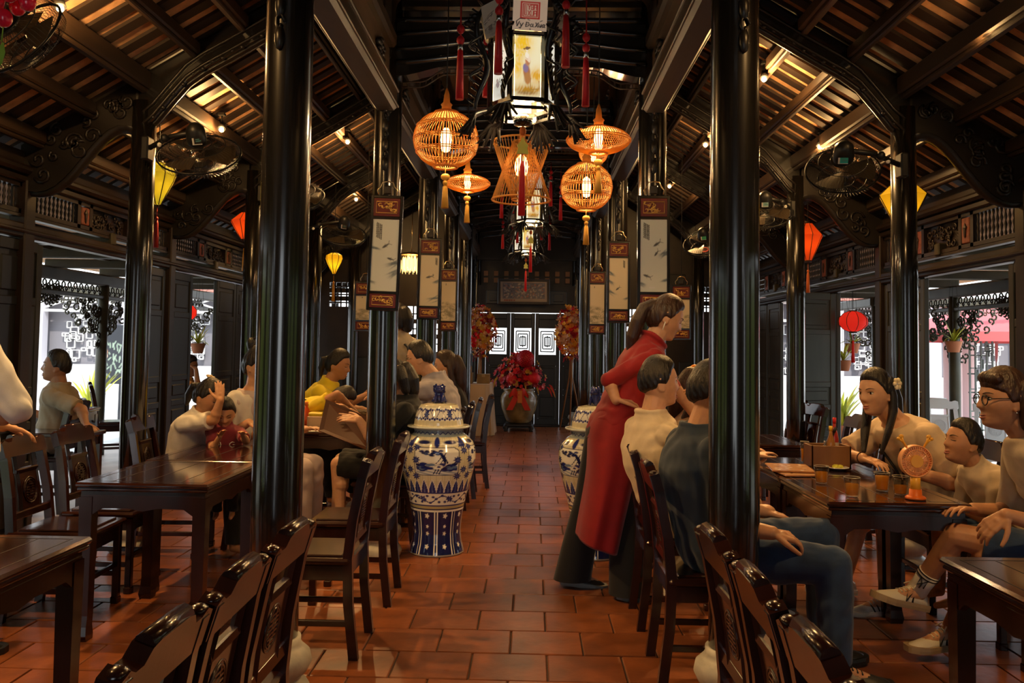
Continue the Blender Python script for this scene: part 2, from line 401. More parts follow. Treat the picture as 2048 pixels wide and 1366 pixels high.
def beam_profile(s, y, mm):
    # principal rafter: from the inner column down to the outer column head, its end curving down
    xs = np.linspace(.98, 2.60, 16); m = MB()
    top = [(x, zr(x)-.045) for x in xs]
    bot = [(x, zr(x)-.235-.03*math.sin(math.pi*(x-.98)/1.62)-.20*smoothstep(2.2, 2.6, x)) for x in xs]
    m.prism([(s*x, z) for x, z in top+bot[::-1]], (0, y, 0), (1, 0, 0), (0, 0, 1), .12)
    o = m.build('principal_rafter', LACQ, ceiling)
    e = MB()
    for off, dy in ((.03, .066), (.11, .066), (.03, -.066), (.11, -.066)):
        e.tube([(s*x, y+dy, z+off) for x, z in bot], .011, n=6)
    e.tube([(s*x, y, z-.004) for x, z in bot], .03, n=8, flat=.5)
    for k, x in enumerate(np.linspace(1.1, 2.5, 22)):
        zb = np.interp(x, xs, [z for _, z in bot]); e.ell((s*x, y-.055, zb+.01+.012*(k % 2)), (.022, .012, .016), n=6, m=4)
    e.build('carved_edge', LACQ2, o)
    # eave bracket from the outer column out to the wall, thick and carved
    xs = np.linspace(2.62, 3.40, 14); top = [(x, zr(x)-.045) for x in xs]
    bot = [(x, 2.86-.46*smoothstep(2.62, 3.4, x)+.05*math.sin((x-2.62)*9)) for x in xs]
    m = MB(); m.prism([(s*x, z) for x, z in top+bot[::-1]], (0, y, 0), (1, 0, 0), (0, 0, 1), .10)
    m.tube([(s*x, y, z) for x, z in bot], [.050-.02*i/13 for i in range(14)], n=10)
    b = m.build('eave_bracket', LACQ2, ceiling)
    e = MB(); rs = random.Random(int(y*10)+s)
    for k in range(16):
        x = rs.uniform(2.68, 3.3); zb = np.interp(x, xs, [z for _, z in bot]); zt = zr(x)-.08; z = rs.uniform(zb+.05, zt); r = rs.uniform(.035, .075)
        a0 = rs.uniform(0, 6.3); pts = [(s*x+(r*(1-t*.75))*math.cos(a0+t*7), y-.055, z+(r*(1-t*.75))*math.sin(a0+t*7)) for t in np.linspace(0, 1, 12)]
        e.tube(pts, .012, n=5)
    e.build('scroll_relief', LACQ2, b)
for y in FR[1:]:
    for s in (-1, 1): beam_profile(s, y, LACQ)
    # cross beam over the aisle: stacked, arched, with a pale fretted lip under it
    m = MB(); xs = np.linspace(-.84, .84, 25)
    arc = [3.30-.075*smoothstep(.45, .84, abs(x)) for x in xs]
    m.prism([(x, 3.62) for x in xs]+[(x, z) for x, z in list(zip(xs, arc))[::-1]], (0, y, 0), (1, 0, 0), (0, 0, 1), .14)
    o = m.build('cross_beam', LACQ, ceiling)
    m = MB()
    for z0, amp, r in ((3.37, .05, .020), (3.46, .05, .016), (3.55, .035, .016), (3.61, 0, .022)):
        for dy in (-.07, .07): m.tube([(x, y+dy, z0-amp*smoothstep(.3, .84, abs(x))) for x in xs], r, n=6)
    m.box((0, y, 3.72), (1.66, .16, .08), bev=.02); m.build('beam_moulding', LACQ, o)
    m = MB(); xl = np.linspace(-.80, .80, 41)
    zl = [3.285-.09*smoothstep(.50, .68, abs(x)) for x in xl]
    for dz in (0, -.035): m.tube([(x, y-.03, z+dz) for x, z in zip(xl, zl)], .007, n=5)
    for k in range(0, 41): m.box((xl[k], y-.03, zl[k]-.018), (.008, .014, .034))
    m.build('fretted_lip', BEAMW, o)
for a in range(len(FR)-1):
    y0, y1 = FR[a]+.08, FR[a+1]-.08; yc = (y0+y1)/2; L = y1-y0
    if FR[a+1] < 1.5: continue
    for s in (-1, 1):
        m = MB(); m.box((s*.90, yc, 3.06), (.15, L, .16), bev=.02)
        for dx in (-.078, .078): m.box((s*.90+dx, yc, 3.115), (.02, L, .022), bev=.006); m.box((s*.90+dx, yc, 3.01), (.02, L, .016), bev=.005)
        lb = m.build('longitudinal_beam', BEAMW, ceiling)
        m = MB(); m.box((s*.90, yc, 3.27), (.035, L, .26)); m.build('pale_board', PALEW, lb)
        m = MB(); m.box((s*.90, yc, 3.46), (.13, L, .10), bev=.02); m.build('upper_rail', BEAMW, lb)
        m = MB(); m.box((s*.90, yc, 3.70), (.03, L, .38))
        for k in range(7): m.box((s*.90-s*.02, y0+(k+.5)*L/7, 3.70), (.02, L/7-.06, .26), bev=.006)
        m.box((s*.90, yc, 3.92), (.12, L, .08), bev=.02); m.build('frieze_panel', DARKW, lb)
        # carved flower brackets clasping the board
        for t in (.22, .80):
            m = MB(); rs = random.Random(a*3+int(t*9)+s)
            for k in range(12):
                an = k*2*math.pi/12; r = .07 if k % 2 else .045
                m.ell((s*.90-s*.035, y0+t*L+r*math.cos(an)*1.3, 3.24+r*math.sin(an)), (.02, .03, .022), n=6, m=4)
                m.ell((s*.90+s*.035, y0+t*L+r*math.cos(an)*1.3, 3.24+r*math.sin(an)), (.02, .03, .022), n=6, m=4)
            m.ell((s*.90, y0+t*L, 3.24), (.05, .035, .03), n=8, m=5); m.build('carved_bracket', LACQ2, lb)

# ---------------------------------------------------------------- columns on turned stone bases
prof = [(.0952, .26), (.0985, .8), (.097, 1.8), (.093, 3.0), (.088, 4.2)]
m = MB(); m.lathe(prof, n=48); shaft_in = m.mesh('shaft', LACQ)
m = MB(); m.lathe([(.078, .22), (.084, .8), (.084, 1.9), (.078, 3.05)], n=40); shaft_out = m.mesh('shaft', LACQ)
bp = [(.125, 0), (.15, .02), (.155, .05), (.135, .085), (.112, .10), (.112, .115), (.135, .13), (.152, .165), (.145, .20), (.118, .225), (.108, .24), (.108, .262), (.09, .265)]
m = MB(); m.lathe(bp, n=40); base_in = m.mesh('stone_base', STONE)
m = MB(); m.lathe([(r*.86, z*.86) for r, z in bp], n=32); base_out = m.mesh('stone_base', STONE)
m = MB()
for k in range(10):
    z = 2.62+k*.13; m.ell((0, -.098, z), (.022, .018, .05), n=6, m=5); m.tube([(.02*math.cos(t)*(1-t/9), -.10, z+.065+.03*math.sin(t)) for t in np.linspace(0, 6, 8)], .007, n=4)
spine_me = m.mesh('carved_spine', LACQ2)
ORD = ['first', 'second', 'third', 'fourth', 'fifth', 'sixth']
for i, y in enumerate(FR):
    for s, side in ((-1, 'left'), (1, 'right')):
        for xx, kind, sh, ba in ((COLX, 'aisle', shaft_in, base_in), (OUTX, 'outer', shaft_out, base_out)):
            nm = '%s round black column on a stone base, %s row on the %s, counted from the camera' % (ORD[i-2].capitalize() if i > 1 else 'Behind-camera', kind, side)
            c = thing('column', nm, 'column', (s*xx, y, 0), kind='structure')
            link('shaft', sh, c); link('stone_base', ba, c)
            if kind == 'aisle' and i > 1:
                o = link('carved_spine', spine_me, c); o.rotation_euler = (0, 0, 0 if i != 2 else R(8*s))

# ---------------------------------------------------------------- side walls: posts, lintel, frieze with balusters, leaves of the folding doors
def lintel(s, name, zl):
    w = MB(); X = s*WALLX
    w.box((X, 6.3, zl+.05), (.10, 17.6, .10), bev=.01); w.box((X, 6.3, zl+.15), (.06, 17.6, .02)); w.box((X, 6.3, 2.50), (.10, 17.6, .05), bev=.01); w.box((X-s*.02, 6.3, 2.56), (.14, 17.6, .06), bev=.02)
    w.box((X-s*.05, 6.3, zl+.045), (.05, 17.6, .03), bev=.01); w.box((X, 6.3, 2.63), (.05, 17.6, .12))
    root = tag(w.build(name, DARKW), kind='structure')
    z0, z1 = zl+.16, 2.475
    for y in FR:
        p = MB(); p.box((X, y, 1.25), (.12, .12, 2.5), bev=.01); p.box((X, y, .06), (.16, .16, .12), bev=.01); p.build('wall_post', DARKW, root)
    for a in range(len(FR)-1):
        ya = FR[a]+.06; L = BAY-.12; segs = [(0, .28, 'b'), (.28, .36, 'r'), (.36, .64, 'c'), (.64, .72, 'r'), (.72, 1, 'b')]
        for u0, u1, kd in segs:
            y0, y1 = ya+u0*L, ya+u1*L; yc = (y0+y1)/2; w_ = y1-y0
            m = MB(); t = .022
            for yy in (y0+t/2, y1-t/2): m.box((X, yy, (z0+z1)/2), (.05, t, z1-z0))
            m.box((X, yc, z0+.02), (.05, w_, .03)); m.box((X, yc, z1-.015), (.05, w_, .03))
            if kd == 'b':
                n = 11
                for k in range(n):
                    yy = y0+.05+(w_-.10)*k/(n-1); h = z1-z0-.05; zz = z0+.03
                    m.lathe([(.006, 0), (.012, h*.12), (.006, h*.22), (.013, h*.38), (.006, h*.5), (.013, h*.62), (.006, h*.78), (.012, h*.9), (.006, h)], n=6, c=(X, yy, zz), close=False)
                m.build('baluster_panel', DARKW, root)
            elif kd == 'r':
                o = m.build('block_panel', DARKW, root)
                q = MB(); q.box((X-s*.012, yc, (z0+z1)/2), (.03, w_-.06, z1-z0-.08), bev=.006); q.build('red_block', mat('faded_red_block', (.20, .055, .03), .5, var=.4, vscale=30), o)
                q = MB(); q.ell((X-s*.03, yc, (z0+z1)/2), (.010, .018, .06), n=6, m=4); q.ell((X-s*.03, yc, (z0+z1)/2+.02), (.010, .03, .02), n=6, m=4); q.build('carved_flower', GOLD if a == 9 else BEAMW, o)
            else:
                rs = random.Random(a*7+s)
                for k in range(26):
                    yy = rs.uniform(y0+.05, y1-.05); z = rs.uniform(z0+.05, z1-.05); r = rs.uniform(.02, .05); a0 = rs.uniform(0, 6)
                    m.tube([(X, yy+r*(1-t*.7)*math.cos(a0+6*t), z+.8*r*(1-t*.7)*math.sin(a0+6*t)) for t in np.linspace(0, 1, 8)], .009, n=4)
                m.box((X+s*.02, yc, (z0+z1)/2), (.012, w_-.03, z1-z0-.03)); m.build('carved_panel', DARKW, root)
    return root
wall_left = lintel(-1, 'wall_left', 2.10); wall_right = lintel(1, 'wall_right', 2.04)
# a door leaf: frame, top panel, a field of upright slats, two lower panels (local: width along +X from the hinge, face to -Y)
DOORN = [0]
def door_leaf(loc, rz, w=.56, h=2.05, m_=None):
    DOORN[0] += 1; m_ = m_ or DOORW
    b = MB(); t = .045; st = .065
    for x in (st/2, w-st/2): b.box((x, 0, h/2), (st, t, h-.02), bev=.006)
    for z, hh in ((.05, .10), (.52, .07), (.80, .06), (h-.56+.14, .06), (h-.04, .08), (1.04, .06)): b.box((w/2, 0, z), (w-2*st, t, hh), bev=.006)
    root = tag(b.build('door_%d' % DOORN[0], m_), kind='structure'); root.location = loc; root.rotation_euler = (0, 0, rz)
    for z0, z1 in ((.10, .485), (.555, .77), (.83, 1.01), (h-.39, h-.08)):
        q = MB(); q.box((w/2, 0, (z0+z1)/2), (w-2*st, .016, z1-z0)); q.box((w/2, 0, (z0+z1)/2), (w-2*st-.07, .034, z1-z0-.07), bev=.010); q.build('panel', m_, root)
    z0, z1 = 1.07, h-.45; n = 8
    q = MB(); q.box((w/2, .012, (z0+z1)/2), (w-2*st, .008, z1-z0)); q.build('panel', m_, root)
    q = MB(); q.box((0, 0, 0), (.022, .03, z1-z0), bev=.004); sm = q.mesh('slat', m_)
    for k in range(n): link('slat', sm, root, (st+(w-2*st)*(k+.5)/n, -.004, (z0+z1)/2))
    return root
# left side (leaves folded or standing in the wall plane), then right side
GREYD = mat('grey_door_wood', (.038, .036, .031), .42, var=.35, vscale=5, stretch=(1, 1, .25))  # right-hand leaves get a paler grey than the left ones
for y0, y1, s in ((5.38, 5.94, -1), (4.75, 5.31, -1), (7.42, 7.98, -1), (8.12, 8.62, -1), (9.30, 9.90, -1), (9.92, 10.3, -1), (10.45, 11.0, -1), (11.05, 11.6, -1),
                  (5.35, 5.92, 1), (4.75, 5.3, 1), (7.18, 7.58, 1), (7.60, 7.98, 1), (9.22, 9.85, 1), (9.87, 10.3, 1), (11.3, 11.9, 1), (11.95, 12.55, 1)):
    door_leaf((s*WALLX, y0 if s > 0 else y1, 0.01), R(90) if s > 0 else R(-90), w=y1-y0, h=2.03 if s > 0 else 2.08, m_=GREYD if s > 0 else DOORW)
for s in (-1, 1):      # unseen door leaves, added to cut the daylight mirrored in the columns
    for y0 in (-2.45, -1.85, -1.2, .05, 1.75, 3.46, 4.1):
        door_leaf((s*WALLX, y0 if s > 0 else y0+.58, .01), R(90) if s > 0 else R(-90), w=.58, h=2.04 if s < 0 else 2.0, m_=GREYD if s > 0 else DOORW)
# leaves swung into the room, standing clear of the wall
door_leaf((WALLX-.05, 9.22, .01), R(-158), w=.5, h=2.02, m_=GREYD)


# ---------------------------------------------------------------- far end: gallery beams, plaque wall and the lattice doors
wb = MB(); YB = 15.02
wb.box((-1.06, YB, 2.1), (.20, .14, 4.2)); wb.box((1.06, YB, 2.1), (.20, .14, 4.2))
wb.box((0, YB, 2.26), (2.0, .12, .42)); wb.box((0, YB+.04, 2.70), (2.0, .05, .60)); wb.box((0, YB, 2.98), (2.0, .14, .12))
for s in (-1, 1): wb.box((s*1.25, YB+.12, 2.1), (.4, .08, 4.2))
wb.box((0, YB-.02, 2.026), (2.2, .16, .064)); wb.box((0, YB, .02), (2.0, .2, .04), bev=.01)
wb.box((0, YB, 3.6), (2.2, .1, 1.3))
wall_back = tag(wb.build('wall_back', DARKW), kind='structure')
m = MB()
for k in range(9):
    for z in (2.62, 2.50): m.box((-.72+.18*k, YB-.05, z+.06), (.075, .05, .085))
m.build('rafter_end', mat('warm_rafter_end', (.30, .15, .07), .6), wall_back)
for k, xx in enumerate((-.56, .56)):
    m = MB(); m.box((xx, YB-.08, 2.26), (.30, .03, .24), bev=.01); m.box((xx, YB-.10, 2.26), (.18, .02, .14), bev=.008)
    m.build('panel', LACQ2, wall_back)
def lattice_leaf(x0, w, gap):
    DOORN[0] += 1; h = 1.99; b = MB(); st = .066; zc0, zc1 = 1.26, 1.72
    for x in (x0+st/2, x0+w-st/2): b.box((x, YB, h/2), (st, .05, h-.008), bev=.003)
    for z, hh in ((.08, .13), (.60, .10), (1.16, .20), (1.80, .16), (h-.06, .10)): b.box((x0+w/2, YB, z), (w-2*st, .05, hh), bev=.006)
    root = tag(b.build('door_%d' % DOORN[0], DOORW), kind='structure')
    for z0, z1 in ((.145, .55), (.65, 1.06), (1.87, 1.895)):
        q = MB(); q.box((x0+w/2, YB, (z0+z1)/2), (w-2*st, .018, z1-z0)); q.box((x0+w/2, YB, (z0+z1)/2), (w-2*st-.06, .036, max(z1-z0-.06, .02)), bev=.01); q.build('panel', DOORW, root)
    q = MB(); cx = x0+w/2; hw = w/2-st; zc = (zc0+zc1)/2; hh = (zc1-zc0)/2
    for k in range(4):
        f = 1-.22*k
        a, b_ = hw*f, hh*f
        if k > 0:
            for sx in (-1, 1): q.box((cx+sx*a, YB, zc), (.021, .02, 2*b_))
            for sz in (-1, 1): q.box((cx, YB, zc+sz*b_), (2*a, .02, .021))
    q.box((cx, YB, zc), (.019, .02, hh*.9)); q.box((cx-hw*.17, YB, zc), (.016, .02, hh*.7)); q.box((cx+hw*.17, YB, zc), (.016, .02, hh*.7))
    q.build('window_lattice', DOORW, root)
    return root
for k in range(5): lattice_leaf(-.925-.216+.435*k, .4315, 0)
# light-coloured cord of a red paper strip over the middle leaf
# side-aisle partitions at the far end, each with two bright lattice windows
for s, nm in ((-1, 'trim_1'), (1, 'trim_2')):
    YP = 13.2; m = MB(); wins = [(1.36, 1.84, 1.30, 2.0), (2.62, 3.06, 1.98, 2.36)]
    def wl(x0, x1, z0, z1): m.box((s*(x0+x1)/2, YP, (z0+z1)/2), (x1-x0, .06, z1-z0))
    wl(1.02, 1.36, 0, 4.1); wl(1.36, 1.84, 0, 1.30); wl(1.36, 1.84, 2.0, 4.0); wl(1.84, 2.62, 0, 3.6); wl(2.62, 3.06, 0, 1.98); wl(2.62, 3.06, 2.36, 3.2); wl(3.06, 3.45, 0, 3.0)
    p = tag(m.build(nm, DARKW), kind='structure')
    for x0, x1, z0, z1 in wins:
        q = MB(); n = 5
        for k in range(1, n): q.box((s*(x0+(x1-x0)*k/n), YP, (z0+z1)/2), (.020, .03, z1-z0))
        for k in range(1, 6): q.box((s*(x0+x1)/2, YP, z0+(z1-z0)*k/6), (x1-x0, .03, .020 if k % 2 else .07))
        q.build('window_lattice', DARKW, p)
    for k in range(5):
        q = MB(); q.box((s*(1.20+.45*k), 13.16, .70), (.36, .03, 1.0), bev=.01); q.build('panel', DOORW, p)
    for xx in (2.22,):
        q = MB(); q.box((s*xx, 13.16, 2.1), (.50, .03, .9), bev=.01); q.build('panel', DOORW, p)
# front end behind the camera: walls left and right of the wide open entrance
wf = MB(); YF = -2.55
for s in (-1, 1): wf.box((s*2.15, YF, 1.6), (2.7, .10, 3.2)); wf.box((s*1.5, YF, 3.6), (2.0, .10, 1.2))
wf.box((0, YF, 3.45), (1.8, .10, 2.0)); wall_front = tag(wf.build('wall_front', DARKW), kind='structure')

# ---------------------------------------------------------------- outside: verandas, garden wall with white lattice
mb = MB(); mb.box((0, 8, -.22), (60, 60, .2)); tag(mb.build('ground', mat('pale_paving', (.62, .58, .52), .6, var=.15, vscale=3)), kind='structure')
OUTW = mat('veranda_wood', (.050, .042, .022), .45, var=.3, vscale=5)
for s, nm in ((-1, 'left'), (1, 'right')):
    m = MB(); m.box((s*4.5, 6.3, -.07), (2.2, 17.6, .14)); vf = tag(m.build('floor_veranda_%s' % nm, mat('veranda_tile', (.42, .33, .28), .4, var=.2, vscale=4)), kind='structure')
    m = MB(); m.box((s*5.2, 6.3, 2.14), (.11, 17.6, .14), bev=.02); m.box((s*5.2, 6.3, 1.93), (.07, 17.6, .05), bev=.01)
    for y in (5.71, 6.9, 8.05, 9.2, 10.38, 11.5, 12.71): m.box((s*4.3, y, 2.24), (1.9, .08, .10), bev=.01)
    for x in (3.9, 4.55): m.box((s*x, 6.3, 2.30), (.07, 17.6, .06))
    vb = tag(m.build('trim_veranda_%s' % nm, OUTW), kind='structure')
    for y in (5.71, 8.05, 10.38, 12.71):
        c = thing('veranda_column', 'Slim veranda post outside the %s wall, %s from the front' % (nm, {5.71: 'first', 8.05: 'second', 10.38: 'third', 12.71: 'fourth'}[y]), 'column', (s*5.2, y, 0), kind='structure')
        q = MB(); q.lathe([(.075, 0), (.075, .1), (.062, .14), (.066, 1.0), (.062, 2.08)], n=20); q.build('shaft', OUTW, c)
        # carved corner brackets either side of the post head, and a fretwork strip under the beam
        q = MB(); rs = random.Random(int(y*7)+s)
        for d in (-1, 1):
            for k in range(75):
                u = rs.random(); v = rs.random()
                if v > (1-u)**1.2: continue
                yy = d*(.08+u*.55); zz = 1.90-v*.62; r = rs.uniform(.03, .055); a0 = rs.uniform(0, 6)
                for ax in (0, 1):
                    if ax and k % 2: continue
                    pts = [((yy if ax else 0)+(r*(1-.6*t)*math.cos(a0+6*t) if ax else 0), (0 if ax else yy)+(0 if ax else r*(1-.6*t)*math.cos(a0+6*t)), zz+r*(1-.6*t)*math.sin(a0+6*t)) for t in np.linspace(0, 1, 8)]
                    q.tube(pts, .012, n=4)
        q.build('carved_bracket', OUTW, c)
    q = MB()
    for y in np.arange(4.6, 13.6, .125):
        for z, r in ((2.03, .034), (1.985, .02)): q.tube([(s*5.2, y+(.06 if z < 2 else 0)+r*math.cos(t), z+r*math.sin(t)) for t in np.linspace(0, 6.28, 9)], .010, n=4)
    for yc in (6.9, 9.2, 11.5):        # round pendant of scrolls in mid-bay
        for k in range(60):
            a0 = k*2.4; r = .20*math.sqrt(k/60); zz = 1.95+r*math.sin(a0)*.75
            if zz < 2.0: q.tube([(s*5.2, yc+r*math.cos(a0)*1.3+.03*math.cos(t), zz+.03*math.sin(t)) for t in np.linspace(0, 5.5, 7)], .010, n=4)
    f = q.build('fretwork', OUTW, vb)
# fretwork across the view: the veranda returns at the rear, with its own fretwork
    q = MB(); q.box((s*6.3, 12.71, 2.14), (2.4, .10, .14), bev=.02)
    for x in np.arange(5.2, 7.5, .11):
        for z, r in ((2.03, .034), (1.98, .022)): q.tube([(s*(x+(.055 if z < 2 else 0)+r*math.cos(t)), 12.71, z+r*math.sin(t)) for t in np.linspace(0, 6.28, 9)], .010, n=4)
    for k in range(120):
        u = NPR.rand(); v = NPR.rand()
        if v > (1-u)**1.1: continue
        x = 5.27+u*.75; zz = 1.95-v*.55; r = NPR.uniform(.025, .05); a0 = NPR.uniform(0, 6)
        q.tube([(s*(x+r*(1-.6*t)*math.cos(a0+6*t)), 12.71, zz+r*(1-.6*t)*math.sin(a0+6*t)) for t in np.linspace(0, 1, 7)], .012, n=4)
    q.build('fretwork', OUTW, vb)
    # garden wall: pillars, white geometric lattice band, coping of clay tiles
    YW = 17.0
    m = MB(); x0, x1 = 4.2, 12.5
    m.box((s*(x0+x1)/2, YW+.16, .45), (x1-x0, .10, .9)); m.box((s*(x0+x1)/2, YW, 1.985), (x1-x0, .12, .05)); m.box((s*(x0+x1)/2, YW, 2.34), (x1-x0, .12, .04))
    gw = tag(m.build('wall_garden_%s' % nm, WHITEP), kind='structure')
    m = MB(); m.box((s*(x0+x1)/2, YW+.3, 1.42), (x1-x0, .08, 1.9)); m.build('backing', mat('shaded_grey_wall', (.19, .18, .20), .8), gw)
    lt = MB(); pz = [2.00, 2.33]; px0 = x0
    def seg(a, b): lt.bar((s*a[0], YW-.02, a[1]), (s*b[0], YW-.02, b[1]), .034, .034, up=(0, 1, 0))
    while px0 < x1-1.9:
        c = px0+.95; zc = 2.165
        for d in (-1, 1):
            seg((c+d*.95, 2.33), (c+d*.45, zc)); seg((c+d*.95, 2.0), (c+d*.45, zc)); seg((c+d*.45, zc), (c+d*.08, zc)); seg((c+d*.08, 2.33), (c+d*.08, 2.0))
            for e in (-1, 1):
                seg((c+d*.08, zc+e*.15), (c+d*.42, zc+e*.15)); seg((c+d*.42, zc+e*.15), (c+d*.42, zc+e*.07)); seg((c+d*.42, zc+e*.07), (c+d*.22, zc+e*.07))
        px0 += 1.9
    lt.build('lattice', WHITEP, gw)
    m = MB()
    for x in np.arange(x0, x1, 1.9): m.box((s*x, YW, 1.18), (.30, .22, 2.36), bev=.01)
    m.build('pillar', mat('pale_pillar', (.62, .60, .66), .7), gw)
    # grille of rectangles in the bay below
    m = MB(); rs = random.Random(3)
    for px0 in np.arange(x0, x1-1.9, 1.9):
        c = px0+.95
        for k in range(34):
            xx = c+rs.uniform(-.5, .5); zz = rs.uniform(.95, 1.9); w, h = rs.uniform(.06, .2), rs.uniform(.06, .2)
            for d in (-1, 1): m.box((s*xx+d*w/2, YW+.18, zz), (.015, .04, h)); m.box((s*xx, YW+.18, zz+d*h/2), (w, .04, .015))
    m.build('grille', WHITEP, gw)
    cp = MB(); cp.box((0, 0, 0), (.16, .45, .03), bev=.01); cp.tube([(-.08, -.24, .03), (-.08, .24, .03)], .045, n=8); cm = cp.mesh('tile', PINKT)
    for x in np.arange(x0, x1, .165): link('tile', cm, gw, (s*x, YW, 2.40))

# clipped green hedges of the side gardens (their green shows in the lacquer of the columns)
HEDGE = mat('hedge_green', (.26, .32, .06), .7, var=.5, vscale=10)
for s, nm in ((-1, 'left'), (1, 'right')):
    m = MB(); rs = random.Random(12+s)
    for k in range(900):
        y = rs.uniform(-6, 8.0); z = rs.uniform(.1, 2.3); c = V(s*(7.6+rs.uniform(-.25, .25)), y, z); a, b_ = rs.uniform(0, 6.28), rs.uniform(0, 6.28); d = V(math.cos(a), math.sin(a)*math.cos(b_), math.sin(b_)); e = _nrm(np.cross(d, V(.3, .2, 1)))
        m.add([c-d*.16, c+e*.10, c+d*.16, c-e*.10], [(0, 1, 2, 3)])
    m.box((s*7.75, 1.0, 1.1), (.35, 14, 2.2))
    h = m.build('hedge', HEDGE, None, fix=False); tag(h, 'Clipped green hedge of the garden outside the %s wall' % nm, 'hedge', kind='stuff')
# ---------------------------------------------------------------- chairs: one of each kind, then copies
def chair_master(wood, nm='dining_chair', wd=.40):
    root = thing(nm, 'x', 'chair'); hw = wd/2; B = lambda n, mb, p=root: mb.build(n, wood, p)
    m = MB(); m.box((0, .01, .438), (wd+.02, .42, .028), bev=.010); m.box((0, .01, .455), (wd-.06, .34, .012), bev=.005); B('seat', m)
    for s in (-1, 1):
        m = MB(); m.bar((s*(hw-.025), .185, 0), (s*(hw-.025), .185, .425), .036, .036, up=(0, 1, 0), bev=.005); m.box((s*(hw-.025), .185, .02), (.044, .044, .04), bev=.006); B('front_leg', m)
        pts = [(-.225, 0), (-.195, .25), (-.188, .45), (-.205, .62), (-.240, .80), (-.262, .872)]
        m = MB(); rows = []
        for y, z in pts:
            w = .032; d = .042; x = s*(hw-.018-.018*smoothstep(.45, .9, z)); rows.append([(x-w/2, y-d/2, z), (x+w/2, y-d/2, z), (x+w/2, y+d/2, z), (x-w/2, y+d/2, z)])
        m.strip(rows, smooth=False, wrap=True); k = len(rows)*4; m.f.append([k-4, k-3, k-2, k-1]); m.m.append(0); m.sm.append(False); m.f.append([3, 2, 1, 0]); m.m.append(0); m.sm.append(False)
        B('rear_leg', m)
        m = MB(); m.box((s*(hw-.025), 0, .385), (.022, .36, .07), bev=.004); B('apron', m)
        m = MB(); m.box((s*(hw-.025), -.005, .16), (.018, .38, .028), bev=.004); B('stretcher', m)
    for y in (.185, -.175):
        m = MB(); poly = [(-hw+.03, .05), (hw-.03, .05), (hw-.03, -.035), (hw-.08, -.02), (-hw+.08, -.02), (-hw+.03, -.035)]
        m.prism(poly, (0, y, .37), (1, 0, 0), (0, 0, 1), .02); B('apron', m)
    m = MB(); m.box((0, .185, .21), (wd-.06, .018, .026), bev=.004); B('stretcher', m)
    # crest rail: raised centre, stepped shoulders, rolled top, tilted with the back
    T = V(0, -.252, .845); axz = _nrm(V(0, -.30, 1.0)); h = wd/2-.005
    poly = [(-h, -.035), (h, -.035), (h, .040), (h-.03, .052), (h-.055, .040), (h-.085, .040), (h-.105, .062), (.06, .068), (-.06, .068), (-h+.105, .062), (-h+.085, .040), (-h+.055, .040), (-h+.03, .052), (-h, .040)]
    m = MB(); m.prism(poly, T, (1, 0, 0), axz, .040)
    m.tube([T+V(x, -.0, 0)+axz*.060 for x in (-h+.11, 0, h-.11)], .020, n=8)
    for s in (-1, 1): m.ell(T+V(s*(h-.03), 0, 0)+axz*.040, (.028, .022, .014), n=8, m=5)
    crest = B('crest_rail', m)
    # back: two stiles, cross rails, carved splat with a round medallion
    def bk(z): return np.interp(z, [.45, .62, .80, .87], [-.188, -.205, -.240, -.262])
    for s in (-1, 1):
        m = MB(); m.tube([(s*.088, bk(z), z) for z in (.52, .62, .72, .82)], .013, n=4, smooth=False); B('stile', m)
    for z, hh in ((.52, .040), (.735, .026)):
        m = MB(); w_ = wd-.05 if z < .6 else .20; m.box((0, bk(z), z), (w_, .024, hh), rotx(-.12), bev=.004); B('back_rail', m)
    m = MB(); rows = [[(x, bk(z), z) for x in (-.078, .078)] for z in (.53, .58, .63, .68, .725)]
    zs = (.535, .60, .665, .728); m2 = []
    for i in range(3): m.bar((0, bk(zs[i]), zs[i]), (0, bk(zs[i+1]), zs[i+1]), .158, .014, up=(0, 1, 0))
    sp = B('splat', m)
    m = MB(); zc = .632; yc = bk(zc); ez = _nrm(V(0, -.16, 1)); ey = V(0, 1, .16)
    for rr in (.062, .052):
        for d in (-.009, .009): m.tube([V(0, yc+d, zc)+V(rr*math.cos(t), 0, 0)+ez*(rr*1.05*math.sin(t)) for t in np.linspace(0, 2*math.pi, 25)[:-1]], .0035, n=5, closed=True)
    for k in range(-3, 4):
        for d in (-.009, .009):
            L = .04*math.sqrt(max(0, 1-(k/4)**2)); m.bar(V(-L, yc+d, zc)+ez*(k*.013), V(L, yc+d, zc)+ez*(k*.013), .006, .005)
            if k % 2: m.bar(V((k % 4-2)*.011, yc+d, zc)+ez*(k*.013-.012), V((k % 4-2)*.011, yc+d, zc)+ez*(k*.013+.012), .005, .006, up=(0, 1, 0))
    m.build('carved_medallion', wood, sp)
    return root
chair0 = chair_master(ROSEW); chair_tree = tree_of(chair0); CH = [0]
def chair(x, y, rz, label, group, z=0.0):
    CH[0] += 1
    if CH[0] == 1:
        chair0.location = (x, y, z); chair0.rotation_euler = (0, 0, R(rz)); chair0['label'] = label; chair0['group'] = group; return chair0
    return copy_tree(chair0, (x, y, z), R(rz), label, group, chair_tree)
GA, GB_, GC, GD = 'chairs along the left of the aisle', 'chairs along the right of the aisle', 'chairs by the left wall', 'chairs by the right wall'
chair(-.82, 1.54, 90, 'Rosewood chair nearest the camera left of the aisle, only its crest in view', GA)
chair(-.82, 1.94, 91, 'Rosewood chair left of the aisle, second from the camera, beside the near column', GA)
chair(-.82, 2.37, 89, 'Rosewood chair left of the aisle, third from the camera, close to the first column', GA)
chair(-.90, 4.04, 90, 'Rosewood chair seen side-on at the near empty table, beyond the first left column', GA)
chair(-.88, 4.82, 90, 'Rosewood chair seen side-on just in front of the second left column, beside the blue jar', GA)
